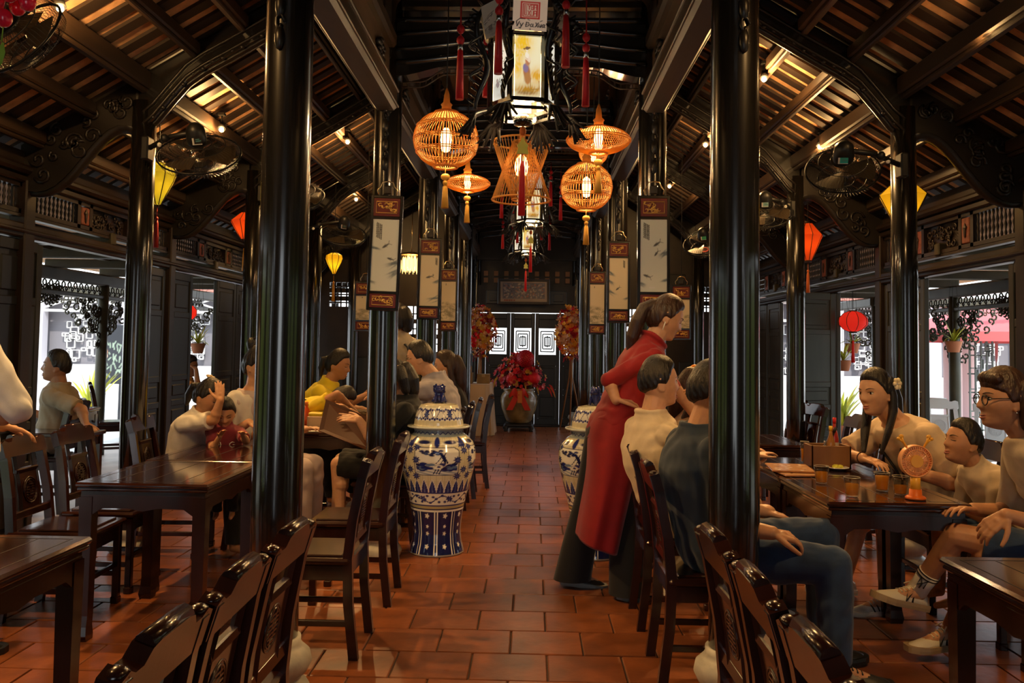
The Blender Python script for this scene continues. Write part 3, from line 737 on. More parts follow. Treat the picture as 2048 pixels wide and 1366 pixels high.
chair(-.92, 6.12, 90, 'Rosewood chair in which the menu reader in black sits', GA)
chair(-.70, 6.80, 92, 'Rosewood chair under the man in the grey polo shirt', GA)
chair(-.68, 7.50, 90, 'Rosewood chair of the long-haired woman behind the grey polo man', GA)
chair(-.64, 8.05, 92, 'Empty rosewood chair left of the aisle, behind the blue jar lid', GA)
chair(-.56, 8.62, 96, 'Empty rosewood chair left of the aisle, turned a little, before the cloth-covered table', GA)
chair(.88, 1.55, -90, 'Rosewood chair nearest the camera right of the aisle, cut by the bottom edge', GB_)
chair(.88, 1.97, -91, 'Rosewood chair right of the aisle, second from the camera, its crest before the blue jeans', GB_)
chair(.88, 2.40, -89, 'Rosewood chair right of the aisle, third from the camera, against the first right column', GB_)
chair(.89, 3.82, -90, 'Rosewood chair under the man in the navy shirt', GB_)
chair(.89, 4.52, -90, 'Rosewood chair under the man in the cream T-shirt', GB_)
chair(.92, 5.30, -90, 'Rosewood chair of the girl with the orange hair tie', GB_)
chair(.90, 6.55, -90, 'Empty rosewood chair beyond the right-hand blue jar', GB_)
chair(.90, 7.10, -90, 'Empty rosewood chair, second one beyond the right-hand blue jar', GB_)
chair(-2.30, 4.42, -88, 'Rosewood chair with carved medallion facing the near empty table, by the left wall', GC)
chair(-2.32, 4.95, -90, 'Rosewood chair by the left wall, farther of the two at the empty table', GC)
chair(-2.27, 5.72, -86, 'Rosewood chair on which the girl in the white T-shirt sits', GC)
chair(-1.78, 6.02, -80, 'Rosewood chair of the woman in the lavender top', GC)
chair(2.46, 4.90, 92, 'Rosewood chair under the woman with the cream flower in her hair', GD)
chair(2.55, 4.36, 90, 'Rosewood chair behind the small boy', GD)
chair(2.50, 3.72, 88, 'Rosewood chair of the woman in glasses', GD)
chair(2.34, 6.20, 100, 'Empty rosewood chair at the far right table, behind the condiment box', GD)
chair(2.40, 6.66, 98, 'Empty rosewood chair at the far right table, next to the open door leaf', GD)
chair(2.50, 7.95, 100, 'Empty rosewood chair by the right wall between the first and second columns', GD)
chair(2.53, 8.50, 100, 'Empty rosewood chair by the right wall, the farthest one in the row', GD)
chair(-4.80, 9.95, -60, 'Rosewood chair out on the left veranda, turned to the camera', 'veranda chairs')
chair(-3.93, 7.02, 95, 'Rosewood chair out on the veranda holding the man in khaki', 'veranda chairs')
chair(-1.85, 7.55, -90, 'Rosewood chair of the woman in yellow', GC)
chair(-1.85, 7.02, -90, 'Rosewood chair of the boy in the yellow vest', GC)
wch = chair_master(mat('glare_white_wood', (.80, .79, .78), .4), 'veranda_chair'); wt = tree_of(wch)  # sky glare on these chairs is put into the white wood colour
wch.location = (4.42, 9.0, 0); wch.rotation_euler = (0, 0, R(170)); tag(wch, 'Glare-whitened chair on the right veranda, the one nearer the column', 'chair', 'white veranda chairs')
copy_tree(wch, (4.80, 8.65, 0), R(165), 'Glare-whitened chair on the right veranda, behind the small boy and nearer the picture edge', 'white veranda chairs', wt)

# ---------------------------------------------------------------- tables
def table_master(w, d):
    root = thing('dining_table', 'x', 'table'); H = .745
    m = MB(); m.box((0, 0, H-.012), (w, d, .024), bev=.009); m.box((0, 0, H-.032), (w-.016, d-.016, .018), bev=.006); top = m.build('table_top', TABLEW, root)
    m = MB(); n = 3
    for k in range(1, n+1): m.box((-w/2+w*k/(n+1), 0, H+.0004), (.003, d-.10, .0008))
    for sx in (-1, 1): m.box((sx*(w/2-.05), 0, H+.0004), (.003, d-.09, .0008))
    for sy in (-1, 1): m.box((0, sy*(d/2-.05), H+.0004), (w-.09, .003, .0008))
    m.build('board_joint', mat('joint_line', (.008, .003, .002), .4), top)
    m = MB(); m.box((0, 0, H-.052), (w-.05, d-.05, .022)); m.build('waist', ROSEW, root)
    for ax in (0, 1):
        L = (w if ax == 0 else d)-.05
        poly = [(-L/2, .04), (L/2, .04), (L/2, -.07), (L/2-.06, -.05), (L/2-.10, -.022), (L*.12, -.020), (0, -.034), (-L*.12, -.020), (-L/2+.10, -.022), (-L/2+.06, -.05), (-L/2, -.07)]
        for s in (-1, 1):
            o = (0, s*(d/2-.035), H-.10) if ax == 0 else (s*(w/2-.035), 0, H-.10)
            m = MB(); m.prism(poly, o, (1, 0, 0) if ax == 0 else (0, 1, 0), (0, 0, 1), .024); m.build('apron', ROSEW, root)
    for sx in (-1, 1):
        for sy in (-1, 1):
            x, y = sx*(w/2-.05), sy*(d/2-.05); m = MB(); rows = []
            for z, a, of in ((H-.07, .062, 0), (.30, .056, 0), (.12, .054, 0), (.07, .058, .004), (.03, .070, .006), (0, .060, .002)):
                rows.append([(x+sx*of+u*a/2, y+sy*of+v*a/2, z) for u, v in ((-1, -1), (1, -1), (1, 1), (-1, 1))])
            m.strip(rows, smooth=False, wrap=True); m.f.append([20, 21, 22, 23]); m.m.append(0); m.sm.append(False); m.build('leg', ROSEW, root)
    return root
t0 = table_master(.64, .77); tt = tree_of(t0); t0.location = (-1.72, 4.365, 0)
GT1, GT2 = 'tables in the left aisle', 'tables in the right aisle'
t0['label'] = 'Empty polished rosewood table in the left aisle, the nearer of two set end to end'; t0['group'] = GT1
def table(x, y, rz, label, g, loc_z=0): return copy_tree(t0, (x, y, loc_z), R(rz), label, g, tt)
table(-1.745, 5.145, 0, 'Rosewood table pushed against the far end of the empty one, before the girl in white', GT1)
table(-1.71, 2.53, 0, 'Rosewood table corner at the lower left edge, nearest the camera', GT1)
table(-1.40, 6.74, 0, 'Rosewood table with the menus and sauce bottles at the yellow group', GT1)
table(-1.40, 7.52, 0, 'Rosewood table with the stacked tea glasses at the yellow group', GT1)
table(1.745, 4.23, 0, 'Rosewood table with tea glasses and the orange hand fan on its near end', GT2)
table(1.745, 5.005, 0, 'Rosewood table carrying the condiment box and menus, beyond the tea glasses', GT2)
table(1.78, 2.50, 1, 'Rosewood table corner at the lower right edge, nearest the camera', GT2)
table(1.74, 6.45, 0, 'Empty rosewood table behind the condiment box, shining in the light', GT2)
table(-4.45, 8.0, 8, 'Small rosewood table out on the left veranda beside the man in khaki', 'veranda tables')
# ---------------------------------------------------------------- rattan lanterns
CORD = mat('black_cord', (.01, .01, .01), .6)
def tassel(mb, c, L=.16, r=.018, mi=0):
    c = np.asarray(c, float); mb.ell(c, (r*.75, r*.75, r*.9), n=8, m=5, mi=mi)
    mb.lathe([(r*.45, -r*.6), (r*.75, -L*.18), (r*.9, -L*.55), (r*1.15, -L)], n=9, c=c, mi=mi)
def hang(name, label, loc, top, group):
    t = thing(name, label, 'lantern', loc, 0, group); m = MB(); m.tube([(0, 0, 0), (0, 0, top-loc[2])], .004, n=5); m.build('cord', CORD, t); return t
def rattan(label, loc, rx, rz, n=46, power=27, shape='globe', tas=True, mids=(0,), bulb=.05, top=3.95, fin=True):
    t = hang('rattan_lantern', label, loc, top, 'rattan lanterns over the aisle'); m = MB()
    zs = np.linspace(-.94, .94, 15)
    def rad(u): return rx*(max(0, 1-abs(u)**2.1))**.5 if shape == 'globe' else rx*(max(0, 1-abs(u)**1.9))**.62
    for k in range(n):
        a = 2*math.pi*k/n; m.tube([(rad(u)*math.cos(a), rad(u)*math.sin(a), u*rz) for u in zs], .0030 if rx < .3 else .004, n=4)
    m.build('cane_rib', BAMB, t)
    m = MB()
    for u in mids:
        for dz in (-.006, .006): m.tube([(rad(u)*1.012*math.cos(a), rad(u)*1.012*math.sin(a), u*rz+dz) for a in np.linspace(0, 2*math.pi, 37)[:-1]], .0035, n=5, closed=True)
    for u in (-.94, .94): m.tube([(rad(u)*1.03*math.cos(a), rad(u)*1.03*math.sin(a), u*rz) for a in np.linspace(0, 2*math.pi, 25)[:-1]], .009, n=6, closed=True)
    m.build('cane_hoop', BAMB, t)
    if fin:
        m = MB(); m.lathe([(rad(.94), .93*rz), (rad(.94)*.8, .97*rz), (.03, rz*1.0), (.028, rz+.03), (.035, rz+.04), (.02, rz+.055), (.016, rz+.10), (.004, rz+.14)], n=14); m.build('finial', BAMB, t)
    m = MB(); m.lathe([(.002, -.075), (bulb*.40, -.065), (bulb*.55, 0), (bulb*.45, .05), (.012, .07)], n=14); m.build('bulb', BULB, t)
    if tas:
        m = MB(); m.tube([(0, 0, -rz*.9), (0, 0, -rz-.05)], .003, n=4); m.ell((0, 0, -rz-.05), (.028, .012, .022), n=8, m=5); tassel(m, (0, 0, -rz-.085), .15, .02); m.build('tassel', GOLDT, t)
    point_light('lantern_light', loc, power, color=(1, .72, .38), parent=t, radius=.05)
    return t
rattan('Large round rattan globe lantern hanging left of centre', tuple(at_y(892, 280, 4.95)), .190, .170, n=56, mids=(-.42, 0, .45), bulb=.06)
rattan('Flat rattan disc lantern with golden tassel, behind the big globe', tuple(at_y(935, 367, 6.4)), .170, .065, n=64, shape='disc', mids=(0,), bulb=.045, power=16)
rattan('Flat rattan disc lantern hanging right of centre, above the smaller globe', tuple(at_y(1197, 281, 5.05)), .190, .082, n=72, shape='disc', mids=(0,), bulb=.05, power=16)
rattan('Smaller round rattan globe lantern with golden tassel, right of centre', tuple(at_y(1173, 374, 5.9)), .178, .170, n=52, mids=(-.4, 0, .4), bulb=.055)
rattan('Small rattan lantern almost hidden under the right-hand disc', tuple(at_y(1187, 305, 6.6)), .112, .10, n=40, mids=(0,), tas=False, bulb=.05, power=5, fin=False)
# the hourglass lantern: two hoops, straight canes crossing at the waist, an inner cone shade
loc = tuple(at_y(1043, 342, 5.2)); t = hang('rattan_lantern', 'Hourglass rattan lantern of crossing canes in the middle of the aisle', loc, 3.95, 'rattan lanterns over the aisle')
m = MB(); rr, hh = .180, .180
for z in (-hh, hh): m.tube([(rr*math.cos(a), rr*math.sin(a), z) for a in np.linspace(0, 2*math.pi, 41)[:-1]], .006, n=6, closed=True)
for z in (-hh, hh): m.tube([(.058*math.cos(a), .058*math.sin(a), z) for a in np.linspace(0, 2*math.pi, 25)[:-1]], .005, n=5, closed=True)
m.build('cane_hoop', BAMB, t)
m = MB()
for k in range(52):
    a = 2*math.pi*k/52
    for sg in (-1, 1): m.tube([(rr*math.cos(a), rr*math.sin(a), -sg*hh), (.058*math.cos(a), .058*math.sin(a), sg*hh)], .0024, n=4)
m.build('cane_rib', BAMB, t)
m = MB(); m.lathe([(.002, -.07), (.032, -.055), (.046, .0), (.03, .05), (.012, .07)], n=14, c=(0, 0, .03)); m.build('bulb', BULB, t)
m = MB(); m.lathe([(.02, hh*.95), (.016, hh+.06), (.006, hh+.08)], n=10); m.build('finial', BAMB, t)
point_light('lantern_light', (loc[0], loc[1], loc[2]+.03), 30, color=(1, .72, .38), parent=t, radius=.05)

# ---------------------------------------------------------------- six-sided palace lanterns with painted, back-lit panels
GLYPH = {'V': [[(0, 1), (.5, 0), (1, 1)]], 'Y': [[(0, 1), (.5, .5), (1, 1)], [(.5, .5), (.5, 0)]], 'D': [[(0, 0), (0, 1), (1, 1), (1, 0), (0, 0)], [(.5, .6), (.5, .35)]], 'A': [[(0, 0), (0, 1), (1, 1), (1, 0)], [(0, .5), (1, .5)]],
         'X': [[(0, 0), (1, 1)], [(0, 1), (1, 0)]], 'U': [[(0, 1), (0, 0), (1, 0), (1, 1)]], 'N': [[(0, 0), (0, 1), (1, 0), (1, 1)]], 'S': [[(1, .85), (.5, 1), (0, .8), (.2, .55), (.8, .45), (1, .2), (.5, 0), (0, .15)]], 'L': [[(0, 1), (0, 0), (1, 0)]],
         'P': [[(0, 0), (0, 1), (.9, .9), (.9, .55), (0, .45)]], 'O': [[(.5, 0), (0, .3), (0, .7), (.5, 1), (1, .7), (1, .3), (.5, 0)]], 'C': [[(1, .85), (.5, 1), (0, .7), (0, .3), (.5, 0), (1, .15)]], 'I': [[(.5, 0), (.5, 1)]], 'Q': [[(0, 0), (0, 1), (.7, .9), (1, .5), (.7, .1), (0, 0)], [(-.22, .5), (.4, .5)]], 'W': [[(0, 1), (.25, 0), (.5, .7), (.75, 0), (1, 1)]],
         'G': [[(1, .85), (.5, 1), (0, .7), (0, .3), (.5, 0), (1, .2), (1, .5), (.6, .5)]], 'y': [[(0, .65), (.45, .1)], [(1, .7), (.3, -.4), (-.1, -.3)]], 'a': [[(.9, .6), (.3, .65), (0, .3), (.3, 0), (.8, .2)], [(.9, .65), (.85, .1), (1.1, 0)]], 'u': [[(0, .65), (.1, .1), (.6, .05), (.9, .6)], [(.9, .65), (1, 0)]]}
def write(cv, txt, x, y, w, h, wd, col, gap=.35, slant=0.0):
    n = len(txt); cw = w/(n+gap*(n-1))
    for i, ch in enumerate(txt):
        for st in GLYPH.get(ch, []): cv.line([(x+i*cw*(1+gap)+p*cw+slant*q*h, y+q*h) for p, q in st], wd, col)
def seal(cv, x, y, s):       # square red seal: double frame and the letters V Y D A / X U A
    red = (.50, .03, .02); hgt = s/cv.asp
    for k, wd in ((0, .022), (.11, .012)):
        cv.line([(x+k*s, y+k*hgt), (x+s-k*s, y+k*hgt), (x+s-k*s, y+hgt-k*hgt), (x+k*s, y+hgt-k*hgt), (x+k*s, y+k*hgt)], wd, red)
    cv.line([(x+.20*s, y+.82*hgt), (x+.20*s, y+.20*hgt), (x+.30*s, y+.20*hgt), (x+.30*s, y+.82*hgt)], .010, red)
    write(cv, 'YDA', x+.38*s, y+.55*hgt, s*.46, hgt*.28, .010, red); write(cv, 'XUA', x+.38*s, y+.18*hgt, s*.46, hgt*.28, .010, red)
def logo_panel():
    c = Canvas(64, 74, (.72, .50, .34)); seal(c, .24, .36, .52); k = (.03, .02, .02)
    write(c, 'Vy', .10, .12, .20, .13, .013, k, slant=.15); write(c, 'Qa', .39, .12, .21, .12, .011, k, slant=.15); write(c, 'Xua', .66, .12, .27, .12, .013, k, slant=.15)
    c.line([(.12, .26), (.22, .34), (.36, .33)], .010, k); c.line([(.44, .33), (.50, .30)], .008, k); c.ellipse(.52, .05, .018, .018, k); c.line([(.80, .28), (.86, .31)], .008, k); return c
def lady_panel():
    c = Canvas(56, 120, (.90, .80, .50)); rs = random.Random(4)
    c.wash(.3, .85, .40, .18, (.90, .52, .02), 1.3, seed=1); c.wash(.5, .12, .7, .10, (.50, .24, .02), 1.4, seed=2); c.wash(.85, .35, .3, .14, (.75, .38, .03), 1.2, seed=3); c.wash(.12, .5, .25, .25, (.88, .52, .05), 1.1, seed=5)
    for k in range(40): c.ellipse(rs.uniform(.02, .5), rs.uniform(.62, .98), .03, .015, (.85, .55, .05), rs.uniform(0, 3), op=.7)
    c.line([(.62, .30), (.60, .12), (.95, .14), (.93, .26)], .012, (.40, .22, .05)); c.wash(.45, .07, .4, .04, (.25, .14, .05), .8, seed=8)
    for (x, y, rx, ry, col, rot) in ((.46, .40, .13, .12, (.42, .14, .05), .1), (.50, .30, .12, .10, (.48, .20, .05), 0), (.42, .46, .10, .07, (.20, .17, .36), .2), (.50, .58, .10, .08, (.55, .22, .10), 0), (.47, .66, .07, .055, (.95, .85, .65), .3), (.55, .60, .05, .05, (.90, .70, .50), 0)): c.ellipse(x, y, rx, ry, col, rot, soft=.25)
    c.ellipse(.46, .745, .050, .026, (.95, .80, .58), .2); c.ellipse(.47, .775, .075, .028, (.20, .12, .06), .1); c.ellipse(.36, .762, .035, .016, (.20, .12, .06)); c.ellipse(.56, .782, .035, .016, (.20, .12, .06))
    for k in range(5): c.line([(.40+.04*k, .54), (.36+.06*k, .24)], .006, (.42, .20, .10), op=.8)
    c.line([(.38, .62), (.56, .56)], .014, (.92, .76, .50)); return c
def ink_panel(seed):
    c = Canvas(48, 110, (.84, .80, .66)); rs = random.Random(seed); k = (.06, .06, .05)
    x, y = .9, .98
    for b in range(5):
        x0, y0 = rs.uniform(.2, 1.0), rs.uniform(.35, 1.0); pts = [(x0, y0)]
        for q in range(4): pts.append((pts[-1][0]-rs.uniform(.03, .18), pts[-1][1]-rs.uniform(-.02, .08)))
        c.line(pts, .016, k, op=.85, taper=True)
        for q in pts: c.ellipse(q[0]+rs.uniform(-.1, .1), q[1]-.03, rs.uniform(.02, .06), .010, k, rs.uniform(-1, 1), op=.8)
    c.wash(.3, .2, .3, .10, (.35, .36, .32), .7, .3, seed); c.wash(.6, .08, .4, .05, (.25, .25, .22), .7, 0, seed+1); c.ellipse(.30, .26, .10, .05, (.30, .24, .22), .6); c.ellipse(.26, .33, .05, .035, (.35, .26, .22)); return c
def palace_lantern(label, loc, sc, top, logo=True, power=34):
    loc = V(*loc); t = thing('palace_lantern', label, 'lantern', tuple(loc), 0, 'palace lanterns'); frame = MB(); hexr = .165*sc
    H = .305*sc; zb = .03*sc
    def cor(k, r): a = R(60*k-60); return V(r*math.cos(a), r*math.sin(a), 0)
    lad, log_ = lady_panel(), logo_panel(); inks = [ink_panel(s) for s in (11, 23, 37)]
    for k in range(6):
        p, q = cor(k-1, hexr), cor(k, hexr); mid = (p+q)/2; out = _nrm(mid); d = _nrm(q-p)
        # k with outward -Y is the front
        a, b = p+d*.020*sc, q-d*.020*sc
        cvs = lad if k == 0 else inks[k % 3]
        painted_panel(cvs, 'painted_panel', BACKLIT, a+V(0, 0, zb)-out*.004, b-a, V(0, 0, H), t)
        p2, q2 = p+out*.03*sc+V(0, 0, 0), q+out*.03*sc
        cv2 = log_ if (k == 0 and logo) else inks[(k+1) % 3]
        painted_panel(cv2, 'crown_panel', PAINTM if k else mat('lit_logo_paint', (1, 1, 1), .5, attr='paint', emit=.35), p2+V(0, 0, zb+H+.005*sc), q2-p2, V(0, 0, .155*sc)+out*.035*sc, t)
        frame.bar(p+V(0, 0, zb-.05*sc), p+V(0, 0, zb+H+.02*sc), .026*sc, .026*sc, up=p)
        for z, w in ((zb-.012*sc, .02), (zb+H, .02), (zb-.05*sc, .014)): frame.bar(p+V(0, 0, z), q+V(0, 0, z), w*sc, w*sc)
        # carved dragon bracket at each corner: a curling body, head out at the crown, spread fan of the tail below
        deco = MB(); claws = MB()
        co_ = cor(k, hexr); o = _nrm(co_); sd = np.cross(V(0, 0, 1), o)
        us = np.linspace(0, 1, 16); body = [co_+o*(.045+.028*math.sin(u*8))*sc+V(0, 0, zb+(.47-.50*u)*sc)+sd*.010*sc*math.sin(u*12) for u in us]
        deco.tube(body, [(.009+.009*math.sin(u*math.pi))*sc for u in us], n=7)
        for u in np.linspace(.05, .95, 16):
            c = co_+o*(.052+.030*math.sin(u*8))*sc+V(0, 0, zb+(.47-.50*u)*sc); deco.bar(c, c+o*.032*sc+V(0, 0, .022*sc), .005*sc, .010*sc)
        for j in range(3): deco.ell(co_+o*(.08+.018*j)*sc+V(0, 0, zb+(.43-.02*j)*sc), (.022*sc, .018*sc, .016*sc), n=7, m=5)
        for s_ in (-1, 1):
            for zz in (.10, .26): deco.tube([co_+o*(.075+.03*math.sin(u*5))*sc+sd*s_*(.008+.022*u)*sc+V(0, 0, zb+(zz+.08*u)*sc) for u in np.linspace(0, 1, 7)], .0055*sc, n=5)
        for j in range(11):
            sp = (j-5)/5; tip = co_+o*(.155-.03*abs(sp)-.055*(j % 3)/2)*sc+sd*sp*.075*sc+V(0, 0, zb-(.165-.045*abs(sp)+.018*(j % 2))*sc)
            claws.tube([co_+o*.01*sc+V(0, 0, zb-.035*sc), co_+o*.075*sc+sd*sp*.028*sc+V(0, 0, zb-.062*sc), tip, tip+o*.022*sc+V(0, 0, .004*sc)], [.011*sc, .0095*sc, .006*sc, .002*sc], n=6)
        deco.build('carved_dragon', LACQ2, t); claws.build('carved_foot', LACQ2, t)
        # tasselled arm at each upper corner
        arm = co_+o*.15*sc+V(0, 0, zb+.56*sc); frame.tube([co_+o*.03*sc+V(0, 0, zb+.47*sc), co_+o*.09*sc+V(0, 0, zb+.55*sc), arm], .010*sc, n=6)
        tm = MB(); zt = -(.02+.10*((k*2) % 3)/2)*sc
        tm.tube([arm, arm+V(0, 0, zt-.24*sc)], .0035*sc, n=4)
        for j in range(2): tm.ell(arm+V(0, 0, zt-(.08+.055*j)*sc), (.020*sc, .020*sc, .024*sc), n=8, m=5)
        tm.lathe([(.012*sc, -.18*sc), (.016*sc, -.24*sc), (.020*sc, -.43*sc)], n=10, c=arm+V(0, 0, zt)); tm.build('red_tassel', REDT, t)
        tm = MB(); tm.lathe([(.011*sc, -.15*sc), (.013*sc, -.185*sc)], n=8, c=arm+V(0, 0, zt)); tm.build('tassel_cap', CHROME, t)
    frame.lathe([(hexr*.95, zb+H+.02*sc), (hexr*.95, zb+H+.03*sc)], n=6); frame.tube([(0, 0, zb+H), (0, 0, top-loc[2])], .010*sc, n=6)
    frame.lathe([(.03*sc, zb+H+.2*sc), (.12*sc, zb+H+.26*sc), (.05*sc, zb+H+.36*sc), (.02*sc, zb+H+.5*sc)], n=6)
    frame.lathe([(.004, zb-.105*sc), (.045*sc, zb-.10*sc), (.05*sc, zb-.07*sc), (.02*sc, zb-.05*sc)], n=14)
    frame.build('frame', LACQ, t)
    m = MB(); m.lathe([(.002, 0), (.05*sc, .03*sc), (.05*sc, .25*sc), (.002, .29*sc)], n=12, c=(0, 0, zb+.05*sc)); m.build('lamp_tube', BULB, t)
    t.rotation_euler = (0, 0, R(9)); m = MB(); m.tube([(0, 0, zb-.10*sc), (0, 0, zb-.24*sc)], .003*sc, n=4); m.ell((0, 0, zb-.13*sc), (.018*sc, .012*sc, .024*sc), n=7, m=5); m.build('pendant_cord', mat('orange_silk', (.75, .16, .02), .5), t)
    m = MB(); m.prism([(-.03, -.03), (.03, -.03), (.022, .0), (.028, .012), (.012, .03), (0, .055), (-.012, .03), (-.028, .012), (-.022, 0)], V(0, -.004, zb-.215*sc), (sc, 0, 0), (0, 0, sc), .012); m.build('jade_charm', mat('yellow_jade', (.62, .62, .14), .25), t)
    m = MB(); m.tube([(0, 0, zb-.24*sc), (0, 0, zb-.32*sc)], .003*sc, n=4); m.lathe([(.006*sc, -.28*sc), (.013*sc, -.31*sc), (.018*sc, -.55*sc)], n=10, c=(0, 0, zb)); m.build('red_tassel', REDT, t)
    point_light('lantern_light', tuple(loc+V(0, 0, zb-.03*sc)), power, color=(1, .70, .36), parent=t, radius=.06)
    return t
palace_lantern('Nearest carved palace lantern, its back-lit panels showing a robed lady and a red seal', at_y(1046, 222, 4.15), 1.0, 4.2)
palace_lantern('Middle carved palace lantern, partly hidden below the hourglass lantern', at_y(1062, 446, 8.9), 1.0, 4.2, logo=False, power=14)
palace_lantern('Farthest palace lantern, hanging lowest before the gallery', at_y(1052, 505, 11.3), 1.0, 4.2, logo=False, power=14)

# ---------------------------------------------------------------- silk lanterns
def silk(label, loc, w, h, col, shape, top, power=6, emit=.9, tas=None):
    t = hang('silk_lantern', label, loc, top, 'silk lanterns'); key = 'silk_%s' % '_'.join(str(int(c*100)) for c in col)
    new = key not in MATS; sm = mat(key, col, .6, emit=emit*.22, ecol=col); m = MB()
    if new: add_translucent(sm, col, .6)
    n = 8 if shape != 'round' else 20
    P = {'onion': [(.02, -.55), (.10, -.52), (.22, -.3), (.42, .05), (.5, .25), (.46, .42), (.25, .52), (.10, .55)], 'kite': [(.10, -.55), (.14, -.52), (.50, .18), (.48, .20), (.12, .55)], 'round': [(.12, -.5), (.32, -.40), (.48, -.18), (.5, 0), (.48, .18), (.32, .40), (.12, .5)]}[shape]
    m.lathe([(r*w, z*h) for r, z in P], n=n, smooth=shape == 'round'); m.build('silk_shade', sm, t)
    m = MB()
    for k in range(8):
        a = 2*math.pi*(k)/8; m.tube([(r*w*1.01*math.cos(a), r*w*1.01*math.sin(a), z*h) for r, z in P], .0035, n=4)
    for r, z in (P[0], P[-1]): m.lathe([(r*w+.008, z*h-.012), (r*w+.008, z*h+.012)], n=10)
    m.build('rib', mat('dark_rib', (.05, .02, .01), .5), t)
    m = MB(); tc_ = tas or GOLDT; m.tube([(0, 0, -h*.55), (0, 0, -h*.55-.10)], .003, n=4); tassel(m, (0, 0, -h*.55-.10), .22, .018); m.build('tassel', tc_, t)
    bb = MB(); bb.ell((0, 0, 0), (.028, .028, .04), n=10, m=7); bb.build('bulb', BULB, t); point_light('lantern_light', loc, power, color=(1, .85, .6), parent=t, radius=.03)
    return t
YG, ORG, YEL, REDC = (.62, .56, .04), (.85, .12, .015), (.85, .62, .03), (.80, .05, .05)
silk('Yellow-green silk lantern half behind the second outer column on the left', tuple(at_y(316, 368, 6.35)), .27, .30, YG, 'onion', zr(2.4), tas=mat('red_cord', (.4, .02, .02), .6))
silk('Orange-red silk lantern between the columns on the left', tuple(at_y(490, 452, 8.6)), .30, .26, ORG, 'kite', zr(2.8)-.05, power=3)
silk('Small yellow silk lantern deep in the left aisle', tuple(at_y(668, 527, 9.9)), .20, .23, YEL, 'onion', zr(2.15), power=3)
silk('Yellow silk lantern behind the second outer column on the right', tuple(at_y(1806, 408, 6.3)), .34, .34, YEL, 'kite', zr(2.8), power=4)
silk('Orange silk lantern with long tassel behind the third column on the right', tuple(at_y(1616, 484, 8.7)), .30, .36, ORG, 'kite', zr(2.95), power=3, tas=mat('orange_silk', (.75, .16, .02), .5))
silk('Round red silk lantern hanging outside the right-hand doors', tuple(at_y(1706, 643, 9.2)), .30, .22, REDC, 'round', 2.2, power=1, emit=.5, tas=REDT)
silk('Red silk lantern outside the left-hand doors, half behind the leaf', tuple(at_y(376, 625, 10.8)), .22, .2, REDC, 'round', 2.2, power=1, emit=.4, tas=REDT)

# ---------------------------------------------------------------- spot lamps on the purlins
def spot_lamp(label, loc, aim, power, angle=95):
    t = thing('spot_lamp', label, 'lamp', tuple(loc), 0, 'spot lamps under the roof'); m = MB()
    d = _nrm(V(*aim)-V(*loc)); m.tube([-d*.07, d*.0], [.020, .032], n=12); m.tube([V(0, 0, .12), -d*.05], .008, n=6); m.box((0, 0, .12), (.05, .05, .02)); m.build('housing', BLACKM, t)
    m = MB(); m.ell(d*.010, (.019, .019, .019), n=12, m=8); m.build('bulb', mat('spot_bulb', (1, .8, .5), .5, emit=60, ecol=(1.0, .66, .26)), t)
    spot_light('spot_light', tuple(V(*loc)+d*.05), aim, power, angle, parent=t); point_light('glow_light', tuple(V(*loc)+d*.05), power*.22, parent=t, radius=.03)
LP = [(1528, 157, 6.45, (1.5, 5.0, .7), 'Glowing spot lamp on the right purlin nearest the camera'), (1411, 289, 8.6, (1.4, 7.0, .7), 'Glowing spot lamp on the right purlin, second from the camera'),
      (1339, 372, 10.85, (1.2, 9, .7), 'Glowing spot lamp on the right purlin, farthest'), (695, 283, 8.65, (-1.2, 7.3, .7), 'Glowing spot lamp on the left inner purlin'),
      (443, 258, 6.78, (-1.9, 5.2, .7), 'Small bright lamp on the left purlin above the wall fan'), (120, 14, 4.36, (-1.5, 3.6, .0), 'Brightest lamp at the upper left, beside the red berries'),
      (712, 398, 11.0, (-1.5, 10, .7), 'Lamp washing the left roof amber deep in the hall'), (1975, 60, 4.6, (2.0, 3.8, .7), 'Lamp on the right purlin in the upper right corner'), (1640, 292, 7.2, (2.2, 6.5, .7), 'Amber box lamp on the right purlin above the wall fan')]
for x, y, Y, aim, lb in LP:
    p = at_y(x, y, Y); spot_lamp(lb, p, aim, 190 if Y < 5 else 150)
for s in (-1, 1):      # unseen lamps added above the view to light chair crests and faces
    spot_lamp('Added unseen spot lamp over the front tables, %s aisle' % ('left' if s < 0 else 'right'), (s*1.90, 2.1, 3.42), (s*1.4, 3.4, .3), 130)

